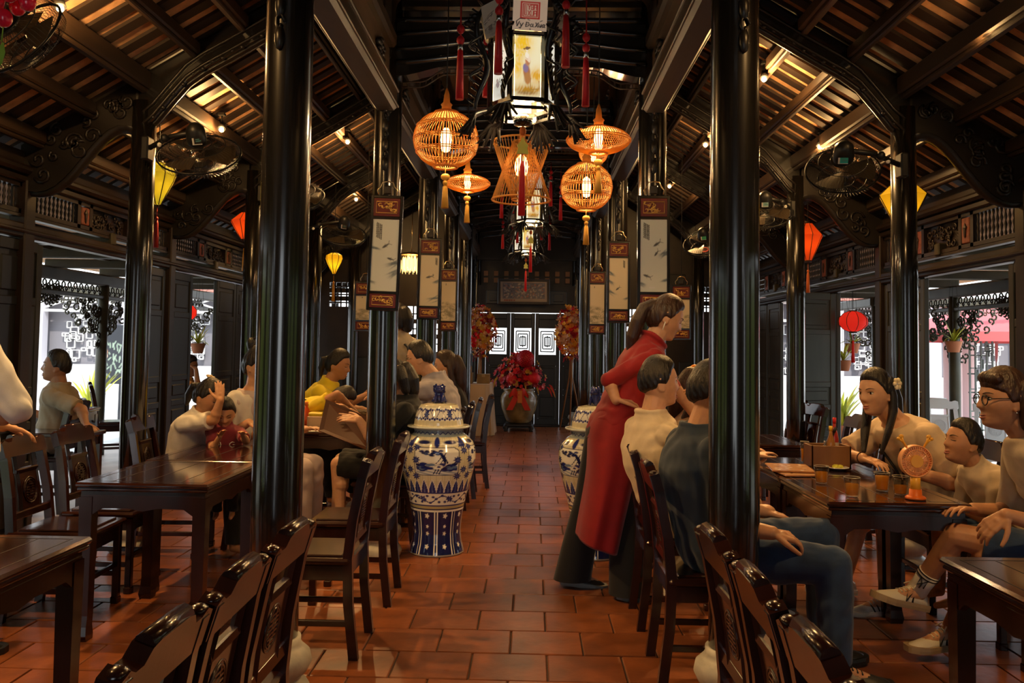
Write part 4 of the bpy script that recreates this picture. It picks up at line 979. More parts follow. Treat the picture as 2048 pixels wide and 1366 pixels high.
# ---------------------------------------------------------------- wall fans
def wall_fan(label, loc, tilt, rz, dia=.46, wall_dx=.3, sticker=(.05, .50, .48), hub=None):
    t = thing('wall_fan', label, 'fan', tuple(loc), 0, 'wall fans on the columns'); Rm = rotz(rz) @ rotx(tilt); r = dia/2; X = lambda p: Rm @ V(*p)
    rear = MB(); front = MB()
    for mb_, sg in ((front, -1), (rear, 1)):
        for q in (1.0, .66, .34):
            z = sg*(.045+.04*(1-q*q)); mb_.tube([X((r*q*math.cos(a), r*q*math.sin(a), z if q < 1 else 0)) for a in np.linspace(0, 2*math.pi, 37)[:-1]], .0065 if q == 1 else .003, n=5, closed=True)
        for k in range(64):
            a = 2*math.pi*k/64; mb_.tube([X((r*q*math.cos(a+.15*(1-q)), r*q*math.sin(a+.15*(1-q)), sg*(.045+.04*(1-q*q)) if q < 1 else 0)) for q in (.14, .4, .75, .93, 1)], .0013, n=3, caps=False)
        mb_.tube([X((0, 0, sg*.08)), X((0, 0, sg*.09))], .035, n=14)
    front.build('front_guard', BLACKM, t); rear.build('rear_guard', BLACKM, t)
    m = MB()
    for k in range(3):
        a0 = 2*math.pi*k/3; rows = []
        for q in np.linspace(.15, .88, 6):
            wd = .75-.15*q; rows.append([X((r*q*math.cos(a0+u*wd), r*q*math.sin(a0+u*wd), .018*(u))) for u in np.linspace(-.8, .8, 5)])
        m.strip(rows)
    m.build('blade', mat('smoked_blade', (.05, .035, .02), .3), t)
    m = MB(); m.lathe([(.035, .06), (.062, .08), (.066, .12), (.058, .19), (.03, .22), (.001, .225)], n=18); m.v[-1] = m.v[-1] @ Rm.T; mo = m.build('motor', BLACKM, t)
    cv = Canvas(20, 16, sticker); cv.rect(0, 0, .22, 1, (.75, .75, .72)); cv.rect(0, 0, 1, .12, (.8, .8, .78)); cv.line([(.4, .5), (.85, .55)], .05, (.1, .3, .32)); cv.line([(.4, .75), (.7, .78)], .04, (.1, .3, .32))
    # sticker faces the room, on the near side of the motor
    d = _nrm(CAM-(V(*loc)+X((0, 0, .13)))); ax = X((0, 0, 1)); d = _nrm(d-ax*(d @ ax)); sx = np.cross(ax, d)
    c = X((0, 0, .13))+d*.071; painted_panel(cv, 'sticker', PAINT, c-sx*.03-ax*.025, sx*.06, ax*.05, t)
    m = MB(); w = V(wall_dx, 0, .03); base = X((0, 0, .16)); m.tube([base, base*.5+w*.5+V(0, 0, .03), w], .018, n=8); m.box(w+V(0, 0, .0), (.05, .10, .16), bev=.01); m.ell(base*.4+w*.6+V(0, -.03, .02), (.03, .03, .03), n=8, m=5); m.build('wall_bracket', BLACKM, t)
    m = MB(); m.ell(w*.72+V(0, -.04, .03), (.016, .008, .016), n=10, m=5); m.build('pull_switch', PORC, t)
    if hub:
        m = MB(); m.lathe([(.001, -.093), (.05, -.085), (.05, -.08)], n=14); m.v[-1] = m.v[-1] @ Rm.T; m.build('hub_cap', hub, t)
    return t
p = at_y(1685, 340, 5.55); wall_fan('Wall fan with a turquoise sticker on the second outer column, right', p, R(50), R(-16), dia=.46, wall_dx=2.50-p[0], sticker=(.04, .50, .48))
p = at_y(398, 308, 5.6); wall_fan('Dark wall fan above the yellow-green lantern on the left', p, R(41), R(8), dia=.54, wall_dx=-2.50-p[0], sticker=(.03, .03, .03))
p = at_y(1530, 425, 7.9); wall_fan('Wall fan on the third outer column, right, half behind the near column', p, R(42), R(-15), dia=.50, wall_dx=2.50-p[0], sticker=(.35, .60, .62))
p = at_y(1408, 488, 10.0); wall_fan('Wall fan with a red hub deep in the right aisle', p, R(42), R(-18), dia=.48, wall_dx=2.50-p[0], sticker=(.05, .45, .20), hub=mat('red_plastic', (.6, .04, .02), .4))
p = at_y(686, 468, 9.5); wall_fan('Wall fan above the small yellow lantern in the left aisle', p, R(36), R(20), dia=.52, wall_dx=-2.50-p[0], sticker=(.1, .08, .06))
p = at_y(45, 75, 3.7); wall_fan('Wall fan in the upper left corner behind the red berries', p, R(62), R(-25), dia=.42, wall_dx=-2.45-p[0], sticker=(.03, .03, .03))
p = at_y(600, 395, 8.0); wall_fan('Wall fan hidden mostly by the first left column', p, R(38), R(0), dia=.46, wall_dx=-2.50-p[0], sticker=(.03, .03, .03))

# ---------------------------------------------------------------- hanging painted panels
def fish(cv, x, y, L, rot, col=(.10, .10, .10)):
    c, s = math.cos(rot), math.sin(rot); a = cv.asp
    cv.ellipse(x, y, L*.5, L*.13/a, col, rot, soft=.3, op=.85); cv.ellipse(x+c*L*.15, y+s*L*.15/a, L*.28, L*.15/a, col, rot, soft=.4, op=.7)
    for d in (-.5, .5): cv.line([(x-c*L*.45, y-s*L*.45/a), (x-math.cos(rot+d*.8)*L*.78, y-math.sin(rot+d*.8)*L*.78/a)], L*.035, col, op=.6)
    for d in (-1, 1): cv.line([(x+c*L*.1, y+s*L*.1/a), (x+math.cos(rot+d*1.9)*L*.28, y+math.sin(rot+d*1.9)*L*.28/a)], L*.03, col, op=.5)
def scenic(kind):
    base = (.74, .76, .66) if kind in (0, 1) else (.78, .68, .48); cv = Canvas(50, 136, base); rs = random.Random(kind); ink = (.10, .12, .13)
    def script(x, n, L):
        for i in range(n):
            for k in range(int(L/.010)): cv.line([(x+i*.055+rs.uniform(0, .012), .95-k*.010-.01*i), (x+i*.055+.03, .95-k*.010-.004-.01*i)], .009, (.05, .05, .05), op=.95)
    def branch(x, y, ang, n, L):
        for k in range(n): cv.wash(x+math.cos(ang+rs.uniform(-.5, .5))*L*.4*rs.random(), y+math.sin(ang+rs.uniform(-.5, .5))*L*.16*rs.random(), L*.45, .012, (.16, .20, .22), .75, ang+rs.uniform(-.35, .35), k)
    if kind == 0:
        script(.15, 4, .21); branch(.02, .60, -.4, 8, .38); branch(.98, .40, 3.5, 10, .55); branch(.98, .28, 3.7, 8, .5); branch(.0, .13, -.4, 5, .3); cv.wash(.6, .1, .5, .1, (.75, .74, .66), .7)
        fish(cv, .52, .63, .30, R(215)); fish(cv, .72, .45, .26, R(165))
    elif kind == 1:
        script(.13, 4, .21); branch(.99, .55, 3.7, 9, .42); branch(.99, .17, 3.5, 6, .3); branch(.0, .12, -.5, 6, .3)
        fish(cv, .62, .66, .30, R(215)); fish(cv, .60, .53, .24, R(235)); fish(cv, .25, .22, .28, R(160)); cv.rect(.35, .05, .55, .075, (.8, .8, .76), .7)
    elif kind == 2:
        script(.80, 2, .14); branch(.98, .50, 3.5, 7, .4); branch(.98, .16, 3.5, 8, .7); fish(cv, .48, .57, .34, R(195)); fish(cv, .70, .60, .14, R(70))
    elif kind == 3:
        script(.74, 2, .14); branch(.02, .72, -.7, 8, .4); branch(.0, .55, -.6, 8, .4); branch(.0, .35, -.5, 8, .5); branch(.98, .22, 3.5, 5, .3); fish(cv, .46, .40, .26, R(220))
    else:
        script(.3, 1, .05)
        for k in range(26): cv.wash(rs.random(), rs.uniform(.02, .45), rs.uniform(.1, .3), rs.uniform(.015, .05), (.22, .20, .12), .6, rs.uniform(-.5, .5), k)
        for k in range(60): cv.ellipse(rs.random(), rs.uniform(.02, .38), .03, .010, (.20, .19, .12), rs.uniform(-1, 1), op=.6)
    return cv
def hang_panel(label, loc, kind, w=.212, h=.76, rz=0.0, roll=0.0, cord=0):
    t = thing('hanging_picture', label, 'picture', tuple(loc), 0, 'painted panels hung on the columns'); Rm = rotz(rz) @ roty(roll); X = lambda *p: Rm @ V(*p); fr = MB(); st = .020
    FRM = LACQ
    for x in (-w/2+st/2, w/2-st/2): fr.box(X(x, 0, 0), (st, .034, h), Rm, bev=.004)
    zt, zb = h/2, -h/2; a, b = zt-.148, zb+.118
    for z in (zt-st/2, zb+st/2, a, b): fr.box(X(0, 0, z), (w-.01, .030, st), Rm, bev=.004)
    fr.box(X(0, .010, 0), (w-.02, .010, h-.01), Rm); fr.build('frame', FRM, t)
    fr = MB(); fr.box(X(0, -.012, zt+.035), (.055, .022, .06), Rm, bev=.008); fr.build('hanger_block', LACQ2, t)
    m = MB(); m.tube([X(-.060, -.014, zt+.005), X(-.066, -.014, zt+.035), X(-.046, -.014, zt+.055), X(-.036, -.014, zt+.085), X(0, -.014, zt+.092), X(.036, -.014, zt+.085), X(.046, -.014, zt+.055), X(.066, -.014, zt+.035), X(.060, -.014, zt+.005)], .0045, n=6); m.build('brass_handle', BRASS, t)
    if cord: m = MB(); m.tube([X(0, -.014, zt+.09), X(0, -.014, zr(loc[0])-loc[2]-.02)], .003, n=5); m.build('cord', CORD, t)
    for z0, z1 in ((a+st/2, zt-st), (zb+st, b-st/2)):
        m = MB(); m.box(X(0, -.002, (z0+z1)/2), (w-2*st, .02, z1-z0), Rm); rp = m.build('red_board', REDP, t); m = MB(); wi, hi = (w-2*st)*.40, (z1-z0)*.32; zc = (z0+z1)/2
        m.tube([X(sx*wi, -.014, zc+sz*hi) for sx, sz in ((-1, -1), (1, -1), (1, 1), (-1, 1))], .0035, n=4, closed=True); rs = random.Random(int(z0*100)+kind)
        for k in range(13):
            x = rs.uniform(-wi*.8, wi*.8); zz = zc+rs.uniform(-hi*.7, hi*.7); an = rs.uniform(0, 6); m.tube([X(x+.016*(1-q*.6)*math.cos(an+4*q), -.014, zz+.013*(1-q*.6)*math.sin(an+4*q)) for q in np.linspace(0, 1, 6)], [.0035, .005, .005, .004, .003, .002], n=5)
        m.ell(X(0, -.012, zc), (.012, .008, .012), n=7, m=5); m.build('gilded_carving', GOLD, rp)
    painted_panel(scenic(kind), 'painting', PAINT, X(-w/2+st, -.008, b+st/2), X(w-2*st, 0, 0), X(0, 0, a-b-st), t)
    return t
hang_panel('Tall pale panel with two fish on the second column, left of the aisle', at_y(770, 506, 5.55), 0, roll=R(1.5))
hang_panel('Cream panel with one fish on the third column, left of the aisle', at_y(859, 558, 7.90), 2, roll=R(.8))
hang_panel('Tall pale panel with three fish on the second column, right of the aisle', at_y(1307, 507, 5.55), 1, roll=R(-.2))
hang_panel('Cream panel with mountains and one fish on the third column, right of the aisle', at_y(1237, 564, 7.90), 3)
hang_panel('Landscape panel half hidden behind the left two-fish panel', at_y(732, 613, 9.3), 4, h=.55, w=.26, cord=1)
hang_panel('Landscape panel above the head of the woman in red', at_y(1362, 625, 9.3), 5, h=.60, w=.22, cord=1)
hang_panel('Narrow panel edge on the fourth column, left of the aisle', at_y(897, 600, 10.25), 6)
hang_panel('Narrow panel edge on the fourth column, right of the aisle', at_y(1194, 606, 10.25), 7)

# ---------------------------------------------------------------- crystal lamp in the left aisle, plaque over the lattice doors
loc = at_y(823, 525, 12.4); t = thing('crystal_lamp', 'Glowing crystal drop lamp between the two left panels', 'lamp', tuple(loc), 0)
m = MB(); m.tube([(0, 0, .1), (0, 0, 3.4-loc[2])], .006, n=5); m.lathe([(.02, .16), (.2, .12), (.22, .10)], n=20); m.build('fitting', BRASS, t)
m = MB()
for ring, r in enumerate((.06, .12, .18)):
    for k in range(8+6*ring):
        a = 2*math.pi*k/(8+6*ring); m.lathe([(.002, -.12), (.014, -.04), (.012, .05), (.002, .10)], n=5, c=(r*math.cos(a), r*math.sin(a), -.02*ring), smooth=False)
m.build('crystal_drop', mat('lit_crystal', (.95, .75, .4), .15, emit=2.2, ecol=(1, .62, .2)), t); point_light('crystal_light', tuple(loc), 14, parent=t)
cv = Canvas(96, 44, (.42, .34, .28)); rs = random.Random(9); cv.rect(.05, .16, .95, .94, (.20, .20, .24))
for k in range(220): cv.ellipse(rs.uniform(.07, .93), rs.uniform(.2, .9), rs.uniform(.01, .03), rs.uniform(.01, .05), rs.choice([(.55, .42, .36), (.30, .32, .40), (.48, .20, .14), (.62, .56, .46), (.12, .12, .16)]), rs.uniform(0, 3), op=.8)
for k in range(5): cv.rect(.08+.05*k, .05, .115+.05*k, .12, (.32, .08, .05))
p0 = at_y(1001, 603, 14.7); p1 = at_y(1094, 604, 14.7); p2 = at_y(1001, 563, 14.7)
t = thing('wall_plaque', 'Wide painted battle-scene plaque above the lattice doors', 'picture', tuple(p0)); m = MB(); wv, hv = p1-p0, p2-p0
m.box((wv+hv)/2+V(0, .03, 0), (wv[0]+.10, .04, hv[2]+.10), bev=.01); m.build('frame', DARKW, t); painted_panel(cv, 'painting', PAINTM, V(0, 0, 0), wv, hv, t)

# ---------------------------------------------------------------- red berry spray near the lens, upper left
loc = at_y(20, 10, 1.5); t = thing('berry_spray', 'Spray of glossy red berries hanging close to the lens in the upper left', 'decoration', tuple(loc)); m = MB()
BER = [(8, 36), (35, 14), (55, 4), (-6, 2), (18, -14), (44, -22), (70, -30), (-20, 22), (-24, 60)]
br = MB(); root_ = at_y(20, -70, 1.5)-loc
for x, y in BER:
    q = at_y(x, y, 1.5+NPR.uniform(-.04, .04))-loc; m.ell(q, (.0145, .0145, .017), n=14, m=9); br.tube([root_, root_*.5+q*.5+V(.005, 0, .01), q+V(0, 0, .014)], .0016, n=4)
m.build('berry', mat('glossy_berry', (.92, .015, .045), .18, coat=.4), t); br.tube([root_, at_y(20, -330, 1.5)-loc], .003, n=5); br.build('twig', mat('brown_twig', (.08, .04, .02), .7), t)
lf = MB(); q = at_y(2, 105, 1.5)-loc; lf.strip([[q+V(dx*w_, dz*.2, dz) for w_ in (-1, 0, 1)] for dz, dx in ((.02, .002), (.0, .008), (-.02, .006), (-.032, .001))]); lf.tube([root_, q+V(0, 0, .02)], .0014, n=4); lf.build('leaf', LEAFM, t)
# ---------------------------------------------------------------- tall blue-and-white lidded jars
JP = [(.0, 0), (.168, 0), (.176, .012), (.172, .035), (.158, .09), (.152, .16), (.158, .24), (.170, .33), (.184, .40), (.208, .50), (.230, .60), (.241, .68), (.240, .745), (.222, .80), (.190, .835), (.168, .852), (.160, .862), (.160, .892), (.166, .897)]
LIDP = [(.150, .897), (.198, .900), (.203, .906), (.198, .913), (.160, .918), (.157, .945), (.148, .99), (.134, 1.035), (.118, 1.062), (.075, 1.072), (.0, 1.076)]
NA = 300
def resample(prof, step):
    out = []
    for (r0, z0), (r1, z1) in zip(prof[:-1], prof[1:]):
        n = max(1, int(math.hypot(r1-r0, z1-z0)/step)); out += [(r0+(r1-r0)*k/n, z0+(z1-z0)*k/n) for k in range(n)]
    return out+[prof[-1]]
def jar_paint(A, Z, lid):
    # A angle, Z height -> glaze colour: ivory crackle ground with cobalt ornament
    ivory = np.array([.66, .63, .46]); white = np.array([.78, .79, .74]); cob = np.array([.016, .026, .17]); deep = np.array([.010, .014, .085]); sky = np.array([.12, .20, .36])
    C = np.zeros(A.shape+(3,)); C[:] = ivory; u = A/(2*math.pi)
    def put(m, c, op=1.0):
        nonlocal C
        m = np.clip(m*op, 0, 1)[..., None]; C = C*(1-m)+np.array(c)*m
    crk = (np.abs(((u*110) % 1)-.5) > .42) | (np.abs(((Z/.0095) % 1)-.5) > .42); put(crk.astype(float), (.36, .31, .16), .45)
    def disc(cu, cz, ru, rz_, soft=.25):
        d = (u-cu+.5) % 1-.5; rr = np.hypot(d/ru, (Z-cz)/rz_); return 1-smoothstep(1-soft, 1+soft, rr)
    def flower(cu, cz, s, col, n=6):
        d = ((u-cu+.5) % 1-.5)*1.35; an = np.arctan2(Z-cz, d); rr = np.hypot(d, Z-cz)/s; return 1-smoothstep(.75, 1.0, rr/(.78+.22*np.cos(n*an)))
    def scroll(z0, z1, n, dens=1):
        k = (Z > z0) & (Z < z1); put(k.astype(float), white); zc = (z0+z1)/2; h = (z1-z0)/2
        for i in range(n):
            put(flower((i+.5)/n, zc, h*.72, cob), cob); put(flower((i+.5)/n, zc, h*.30, cob, 5), (.18, .26, .50))
            for j in range(9):
                cu = (i+.5)/n+(j-4)*.11/n+.5/n; cz = zc+h*.62*math.sin(j*2.4+i); put(disc(cu, cz, .018/ (n/6)*.55, h*.20)*k, cob)
            line = np.abs(Z-zc-h*.55*np.sin(u*2*math.pi*n))/h; put((line < .10).astype(float)*k, cob, .9)
    rs = random.Random(5)
    if not lid:
        put((Z < .018).astype(float), (.30, .30, .28)); k = (Z >= .018) & (Z < .34); put(k.astype(float), deep)
        n = 9; ph = (u*n) % 1
        wl = (np.abs(ph-.08) < .022) | (np.abs(ph-.92) < .022); put((k & wl & (Z < .325)).astype(float), white); put((k & (np.abs(Z-.325) < .008)).astype(float), white)
        for i in range(n):
            for zz, s in ((.075, .020), (.165, .017), (.215, .015), (.29, .022)):
                put(flower((i+.5)/n, zz, s, white, 5)*k, white); 
        k = (Z >= .34) & (Z < .365); put(k.astype(float), (.42, .38, .20)); k = (np.abs(Z-.365) < .004); put(k.astype(float), cob)
        scroll(.37, .455, 7); put((np.abs(Z-.457) < .004).astype(float), cob)
        # pointed leaves
        n = 26; ph = np.abs(((u*n) % 1)-.5)*2; hgt = (Z-.46)/.095; k = (hgt > 0) & (hgt < 1); put((k & (ph < 1-hgt**1.6)).astype(float), cob); put((k & (ph < .16*(1-hgt))).astype(float), (.10, .16, .36)); put((k & (np.abs(ph-(1-hgt**1.6)) < .10)).astype(float), white)
        # body: framed landscape panels and round blossoms
        for i in range(4):
            cu = i/4+.0; d = ((u-cu+.5) % 1-.5); pu = d/.098; pv = (Z-.680)/.098
            e = np.maximum(np.abs(pu), np.abs(pv)); cut = (np.abs(pu)+np.abs(pv)) < 1.82; ins = (e < 1) & cut; put(ins.astype(float), white); put(((e < 1.0) & cut & ((e > .955) | ((np.abs(pu)+np.abs(pv)) > 1.74))).astype(float), deep)
            I = ins & (e < .94); put(I*(pv < -.50)*np.clip(.5+.5*np.sin(pu*9+pv*30), 0, 1), sky, .8)
            for k_ in range(46): x, y = rs.uniform(-.85, .85), rs.uniform(-.62, -.12); put(I*(1-smoothstep(.7, 1.1, np.hypot((pu-x)/.16, (pv-y)/.10))), rs.choice([cob, cob, deep, sky]))
            for k_ in range(18): x, y = rs.uniform(-.75, .2), rs.uniform(.45, .80); put(I*(1-smoothstep(.7, 1.1, np.hypot((pu-x)/.12, (pv-y)/.08))), rs.choice([cob, deep]))
            put(I*(1-smoothstep(.7, 1.05, np.hypot((pu-.1)/.20, (pv+.35)/.17))), white); put(I*(1-smoothstep(.7, 1.1, np.hypot((pu-.1)/.09, (pv+.35)/.08))), cob)
            for k_ in range(9):
                x0 = .1+.07*k_; cv_ = np.abs(pu-(x0+.25*np.sin((pv+.1)*2.2+k_*.5)-.12)); put(I*((cv_ < .022) & (pv > -.1) & (pv < .45+.03*k_)), deep)
            for k_ in range(3): put(I*(np.abs(pu-(-.05+.12*k_)-.3*(pv+.6)) < .025)*((pv < -.5)&(pv > -.9)), deep)
        for i in range(4):
            cu = i/4+.125
            for du, zz in ((0, .755), (0, .62), (-.035, .69), (.035, .69), (-.030, .575), (.030, .575), (-.012, .80), (.034, .78)):
                put(flower(cu+du, zz, .032, cob, 8), cob); put(flower(cu+du, zz, .013, cob, 5), (.08, .10, .28))
        # shoulder lappets and neck
        n = 8; ph = ((u*n) % 1)-.5
        for i in range(n): put(disc((i+.5)/n, .806, .040, .018, .15), white); put(disc((i+.5)/n, .812, .033, .013, .3), deep); put(disc((i)/n, .812, .013, .036, .2), cob)
        k = (Z > .845) & (Z < .895); put(k.astype(float), (.30, .38, .42)); ph = np.abs(((u*30) % 1)-.5)*2; put((k & (np.abs(Z-.862-.016*ph) < .004)).astype(float), cob)
    else:
        put((Z < .915).astype(float), (.50, .54, .50)); put(((Z > .955) & (Z < 1.045)).astype(float), white)
        for i in range(6):
            put(flower((i+.5)/6, 1.0, .036, cob, 8), cob); put(flower((i+.5)/6, 1.0, .018, cob, 5), (.10, .16, .40))
            for j in range(10):
                cu = (i+(j+.5)/10)/6; put(disc(cu, 1.035-.005*(j % 3), .008, .009), cob); put(disc(cu+.004, .965+.006*(j % 2), .008, .008), cob)
        ln = np.abs(Z-1.0-.028*np.sin(u*2*math.pi*12)); put(((ln < .004) & (Z > .955) & (Z < 1.045)).astype(float), cob)
    return C
def jar_mesh(prof, lid, name, parent):
    P = resample(prof, .0045); k = len(P); A = np.linspace(0, 2*math.pi, NA, endpoint=False); r = np.array([p[0] for p in P])[:, None]*1.07; z = np.array([p[1] for p in P])[:, None]
    ang = A[None, :]; vs = np.stack([r*np.sin(ang), -r*np.cos(ang), z*.945+0*ang], -1); col = jar_paint(np.broadcast_to(ang, (k, NA)), np.broadcast_to(z, (k, NA)), lid)
    idx = np.arange(k*NA).reshape(k, NA); nx = np.roll(idx, -1, 1); fs = np.stack([idx[:-1], nx[:-1], nx[1:], idx[1:]], -1).reshape(-1, 4)
    return painted_mesh(vs.reshape(-1, 3), fs, col.reshape(-1, 3), name, mat('glazed_porcelain', (1, 1, 1), .10, coat=.6, attr='paint'), parent, smooth=True)
COB = mat('cobalt_glaze', (.012, .018, .13), .15, coat=.5)
def jar(label, loc, rz):
    t = thing('lidded_jar', label, 'jar', loc, rz, 'tall blue and white jars'); jar_mesh(JP, False, 'body', t); lid = jar_mesh(LIDP, True, 'lid', t)
    m = MB(); rs = random.Random(2)      # seated guardian-lion knob
    m.ell((0, .012, 1.105), (.045, .05, .036), n=12, m=8); m.ell((0, -.005, 1.135), (.036, .036, .045), n=12, m=8); m.ell((0, -.022, 1.172), (.032, .030, .030), n=12, m=8); m.ell((0, -.050, 1.165), (.018, .015, .013), n=8, m=6)
    for s in (-1, 1): m.tube([(s*.02, -.03, 1.135), (s*.026, -.045, 1.08)], .012, n=7); m.ell((s*.022, -.012, 1.197), (.009, .009, .012), n=6, m=5); m.ell((s*.035, .025, 1.088), (.02, .028, .018), n=8, m=5)
    for k in range(26):
        a, b = rs.uniform(0, 6.28), rs.uniform(-.3, 1); m.ell((.034*math.cos(a), -.006+.034*math.sin(a)*.9, 1.16+.03*b), (.010, .010, .010), n=6, m=4)
    kb = m.build('lion_knob', COB, lid); kb.location = (0, 0, -.062); return t
jl = at_z(870, 1109, 0); jr = at_z(1192, 1116, 0)
J1 = jar('Large blue and white lidded jar on the left of the aisle, fully in view', (jl[0], jl[1]+.08, 0), R(4))
J2 = copy_tree(J1, (jr[0], jr[1]+.08, 0), R(-42), 'Large blue and white lidded jar on the right, half hidden by the woman in red', 'tall blue and white jars')

# ---------------------------------------------------------------- flower pot, flower stands, clothed table at the far end
def blossom(mb, c, r, d, mi, n=5, cup=.4, rs=random):
    d = _nrm(d); a, b = frame_of(d); c = np.asarray(c, float); ph = rs.uniform(0, 6)
    for k in range(n):
        an = ph+2*math.pi*k/n; o = math.cos(an)*a+math.sin(an)*b; w = np.cross(d, o)*r*.42
        mb.add([c, c+o*r*.6+w+d*r*cup*.5, c+o*r+d*r*cup, c+o*r*.6-w+d*r*cup*.5], [(0, 1, 2, 3)], mi, True)
    mb.ell(c+d*r*.1, r*.16, n=5, m=4, mi=mi)
FRED = mat('red_petal', (.62, .010, .020), .5, var=.3, rnd=.3); FDEEP = mat('crimson_petal', (.30, .006, .020), .5, rnd=.3); FPINK = mat('pink_petal', (.70, .16, .16), .5, rnd=.3)
FORG = mat('orange_petal', (.72, .24, .03), .5, rnd=.3); FYEL = mat('amber_petal', (.75, .42, .06), .5, rnd=.3); FPEA = mat('peach_petal', (.72, .40, .24), .5, rnd=.3); STEM = mat('bronze_stem', (.10, .05, .02), .6)
loc = at_z(1037, 861, 0); loc[2] = 0; t = thing('flower_pot', 'Brown glazed pot with a big red flower arrangement before the lattice doors', 'plant', tuple(loc))
PG = mat('olive_glaze', (.26, .18, .075), .25, coat=.4, var=.5, vscale=6)
m = MB(); m.lathe([(.17, .13), (.20, .15), (.235, .22), (.285, .36), (.31, .48), (.305, .56), (.27, .63), (.25, .65), (.275, .68), (.275, .70), (.245, .70), (.22, .62), (.0, .60)], n=36); m.build('pot', PG, t)
m = MB(); m.box((0, 0, .105), (.46, .46, .05), bev=.015); m.box((0, 0, .07), (.40, .40, .03))
for sx in (-1, 1):
    for sy in (-1, 1): m.tube([(sx*.19, sy*.19, .10), (sx*.225, sy*.225, .06), (sx*.20, sy*.20, .02), (sx*.215, sy*.215, .0)], [.035, .04, .03, .03], n=8)
m.build('carved_stand', LACQ2, t)
rs = random.Random(21); groups = [[FRED, MB()], [FDEEP, MB()], [FPINK, MB()], [FYEL, MB()]]; st = MB()
c0 = V(0, 0, .70)
for k in range(330):
    a = rs.uniform(0, 6.28); e = rs.uniform(-.25, 1.5); rr = rs.uniform(.20, .42)*(1.05-.05*e); d = V(math.cos(a)*math.cos(e), math.sin(a)*math.cos(e)*.8, math.sin(e)*1.05); p = c0+V(0, 0, .12)+d*rr*V(1, 1, 1.05)
    g = rs.choices((0, 1, 2, 3), (6, 3, 2.6, 2.2))[0]; blossom(groups[g][1], p, rs.uniform(.028, .062), d+V(rs.uniform(-.5, .5), -.35, rs.uniform(-.3, .5)), 0, n=rs.choice((5, 6)), rs=rs, cup=.6)
    if k % 3 == 0: st.tube([c0, p], .004, n=4)
for k in range(16):
    a = rs.uniform(0, 6.28); p = c0+V(math.cos(a)*rs.uniform(.3, .55), math.sin(a)*.2, rs.uniform(.0, .25)); groups[rs.choice((0, 3))][1].strip([[p+V(dx*w, -.02*q, -.05*q*q)+V(math.cos(a)*.05*q, 0, 0) for w in (-1, 0, 1)] for q, dx in ((0, .008), (.6, .018), (1.2, .016), (1.8, .003))])
for g, nm in zip(groups, ('red_blossom', 'crimson_blossom', 'pink_blossom', 'amber_blossom')): o = g[1].build(nm, g[0], t, fix=False); o['kind'] = 'stuff'
st.build('stem', STEM, t)
for (dx, dz, r) in ((.10, 1.20, .145), (.24, .88, .10), (-.12, .86, .09)):
    m = MB(); b = MB()
    for k in range(260):
        z = 1-2*(k+.5)/260; a = k*2.39996; q = math.sqrt(1-z*z); d = V(q*math.cos(a), q*math.sin(a), z); m.bar(d*r*.75, d*r, .018, .018, w2=.030, h2=.030)
    m.ell((0, 0, 0), r*.82, n=14, m=10); o = m.build('round_red_bloom', FRED, t, loc=(dx, -.20, dz)); 
m = MB()     # red gauze bow with a hanging gold card on the front
for s in (-1, 1):
    m.strip([[V(s*(.03+q*.06), -.31-.03*math.sin(q*3+w), .62+w*.08*(1-.3*q)+.04*math.sin(q*2)) for w in (-1, -.4, .4, 1)] for q in np.linspace(0, 2.2, 7)])
    m.strip([[V(s*(.03+q*.05)+w*.05, -.325, .60-q*.10) for w in (-1, 0, 1)] for q in np.linspace(0, 2.4, 6)])
m.ell((0, -.32, .61), (.06, .04, .06)); m.build('gauze_bow', mat('red_gauze', (.60, .03, .015), .6), t)
m = MB(); m.box((.02, -.355, .58), (.075, .006, .20)); m.build('gold_card', mat('orange_card', (.70, .20, .03), .5), t)
def flower_stand(label, loc, seed):
    t = thing('flower_stand', label, 'plant', tuple(loc), 0, 'tall flower stands'); rs = random.Random(seed); gs = [[m_, MB()] for m_ in (FRED, FORG, FYEL, FPEA, FDEEP)]; H = 1.62
    m = MB()
    for k in range(3): a = 2*math.pi*k/3+.4; m.tube([(.22*math.cos(a), .22*math.sin(a), 0), (.03*math.cos(a+.5), .03*math.sin(a+.5), .9), (.015*math.cos(a), .015*math.sin(a), H-.35)], .012, n=6)
    m.tube([(0, 0, .5), (0, 0, H-.2)], .014, n=6); m.build('stand', mat('bare_wood', (.30, .15, .06), .6), t)
    for k in range(340):
        z = 1-2*(k+.5)/340; a = k*2.39996; q = math.sqrt(1-z*z); d = V(q*math.cos(a), q*math.sin(a), z); p = V(0, 0, H+.04)+d*V(.235, .235, .40)*rs.uniform(.62, 1.12)
        g = rs.choices(range(5), (3, 4, 3, 4, 2))[0]; blossom(gs[g][1], p, rs.uniform(.035, .06), d+V(rs.uniform(-.6, .6), rs.uniform(-.6, .6), rs.uniform(-.3, .8)), 0, rs=rs, cup=.7)
    for k in range(20): a = rs.uniform(0, 6.28); gs[4][1].tube([(0, 0, H-.3), (.12*math.cos(a), .12*math.sin(a), H-.4), (.14*math.cos(a), .14*math.sin(a), H-.5+rs.uniform(0, .1))], .006, n=4)
    for g, nm in zip(gs, ('red_blossom', 'orange_blossom', 'amber_blossom', 'peach_blossom', 'crimson_blossom')): o = g[1].build(nm, g[0], t, fix=False); o['kind'] = 'stuff'
    return t
p = at_y(958, 857, 14.5); flower_stand('Tall stand of orange and red flowers left of the lattice doors', (p[0], 14.5, 0), 31)
p = at_y(1141, 857, 14.3); flower_stand('Tall stand of orange and red flowers right of the lattice doors', (p[0], 14.3, 0), 32)
t = thing('cloth_table', 'Table under a floor-length beige cloth, left before the lattice doors', 'table', (-.86, 13.7, 0))
m = MB(); rows = []
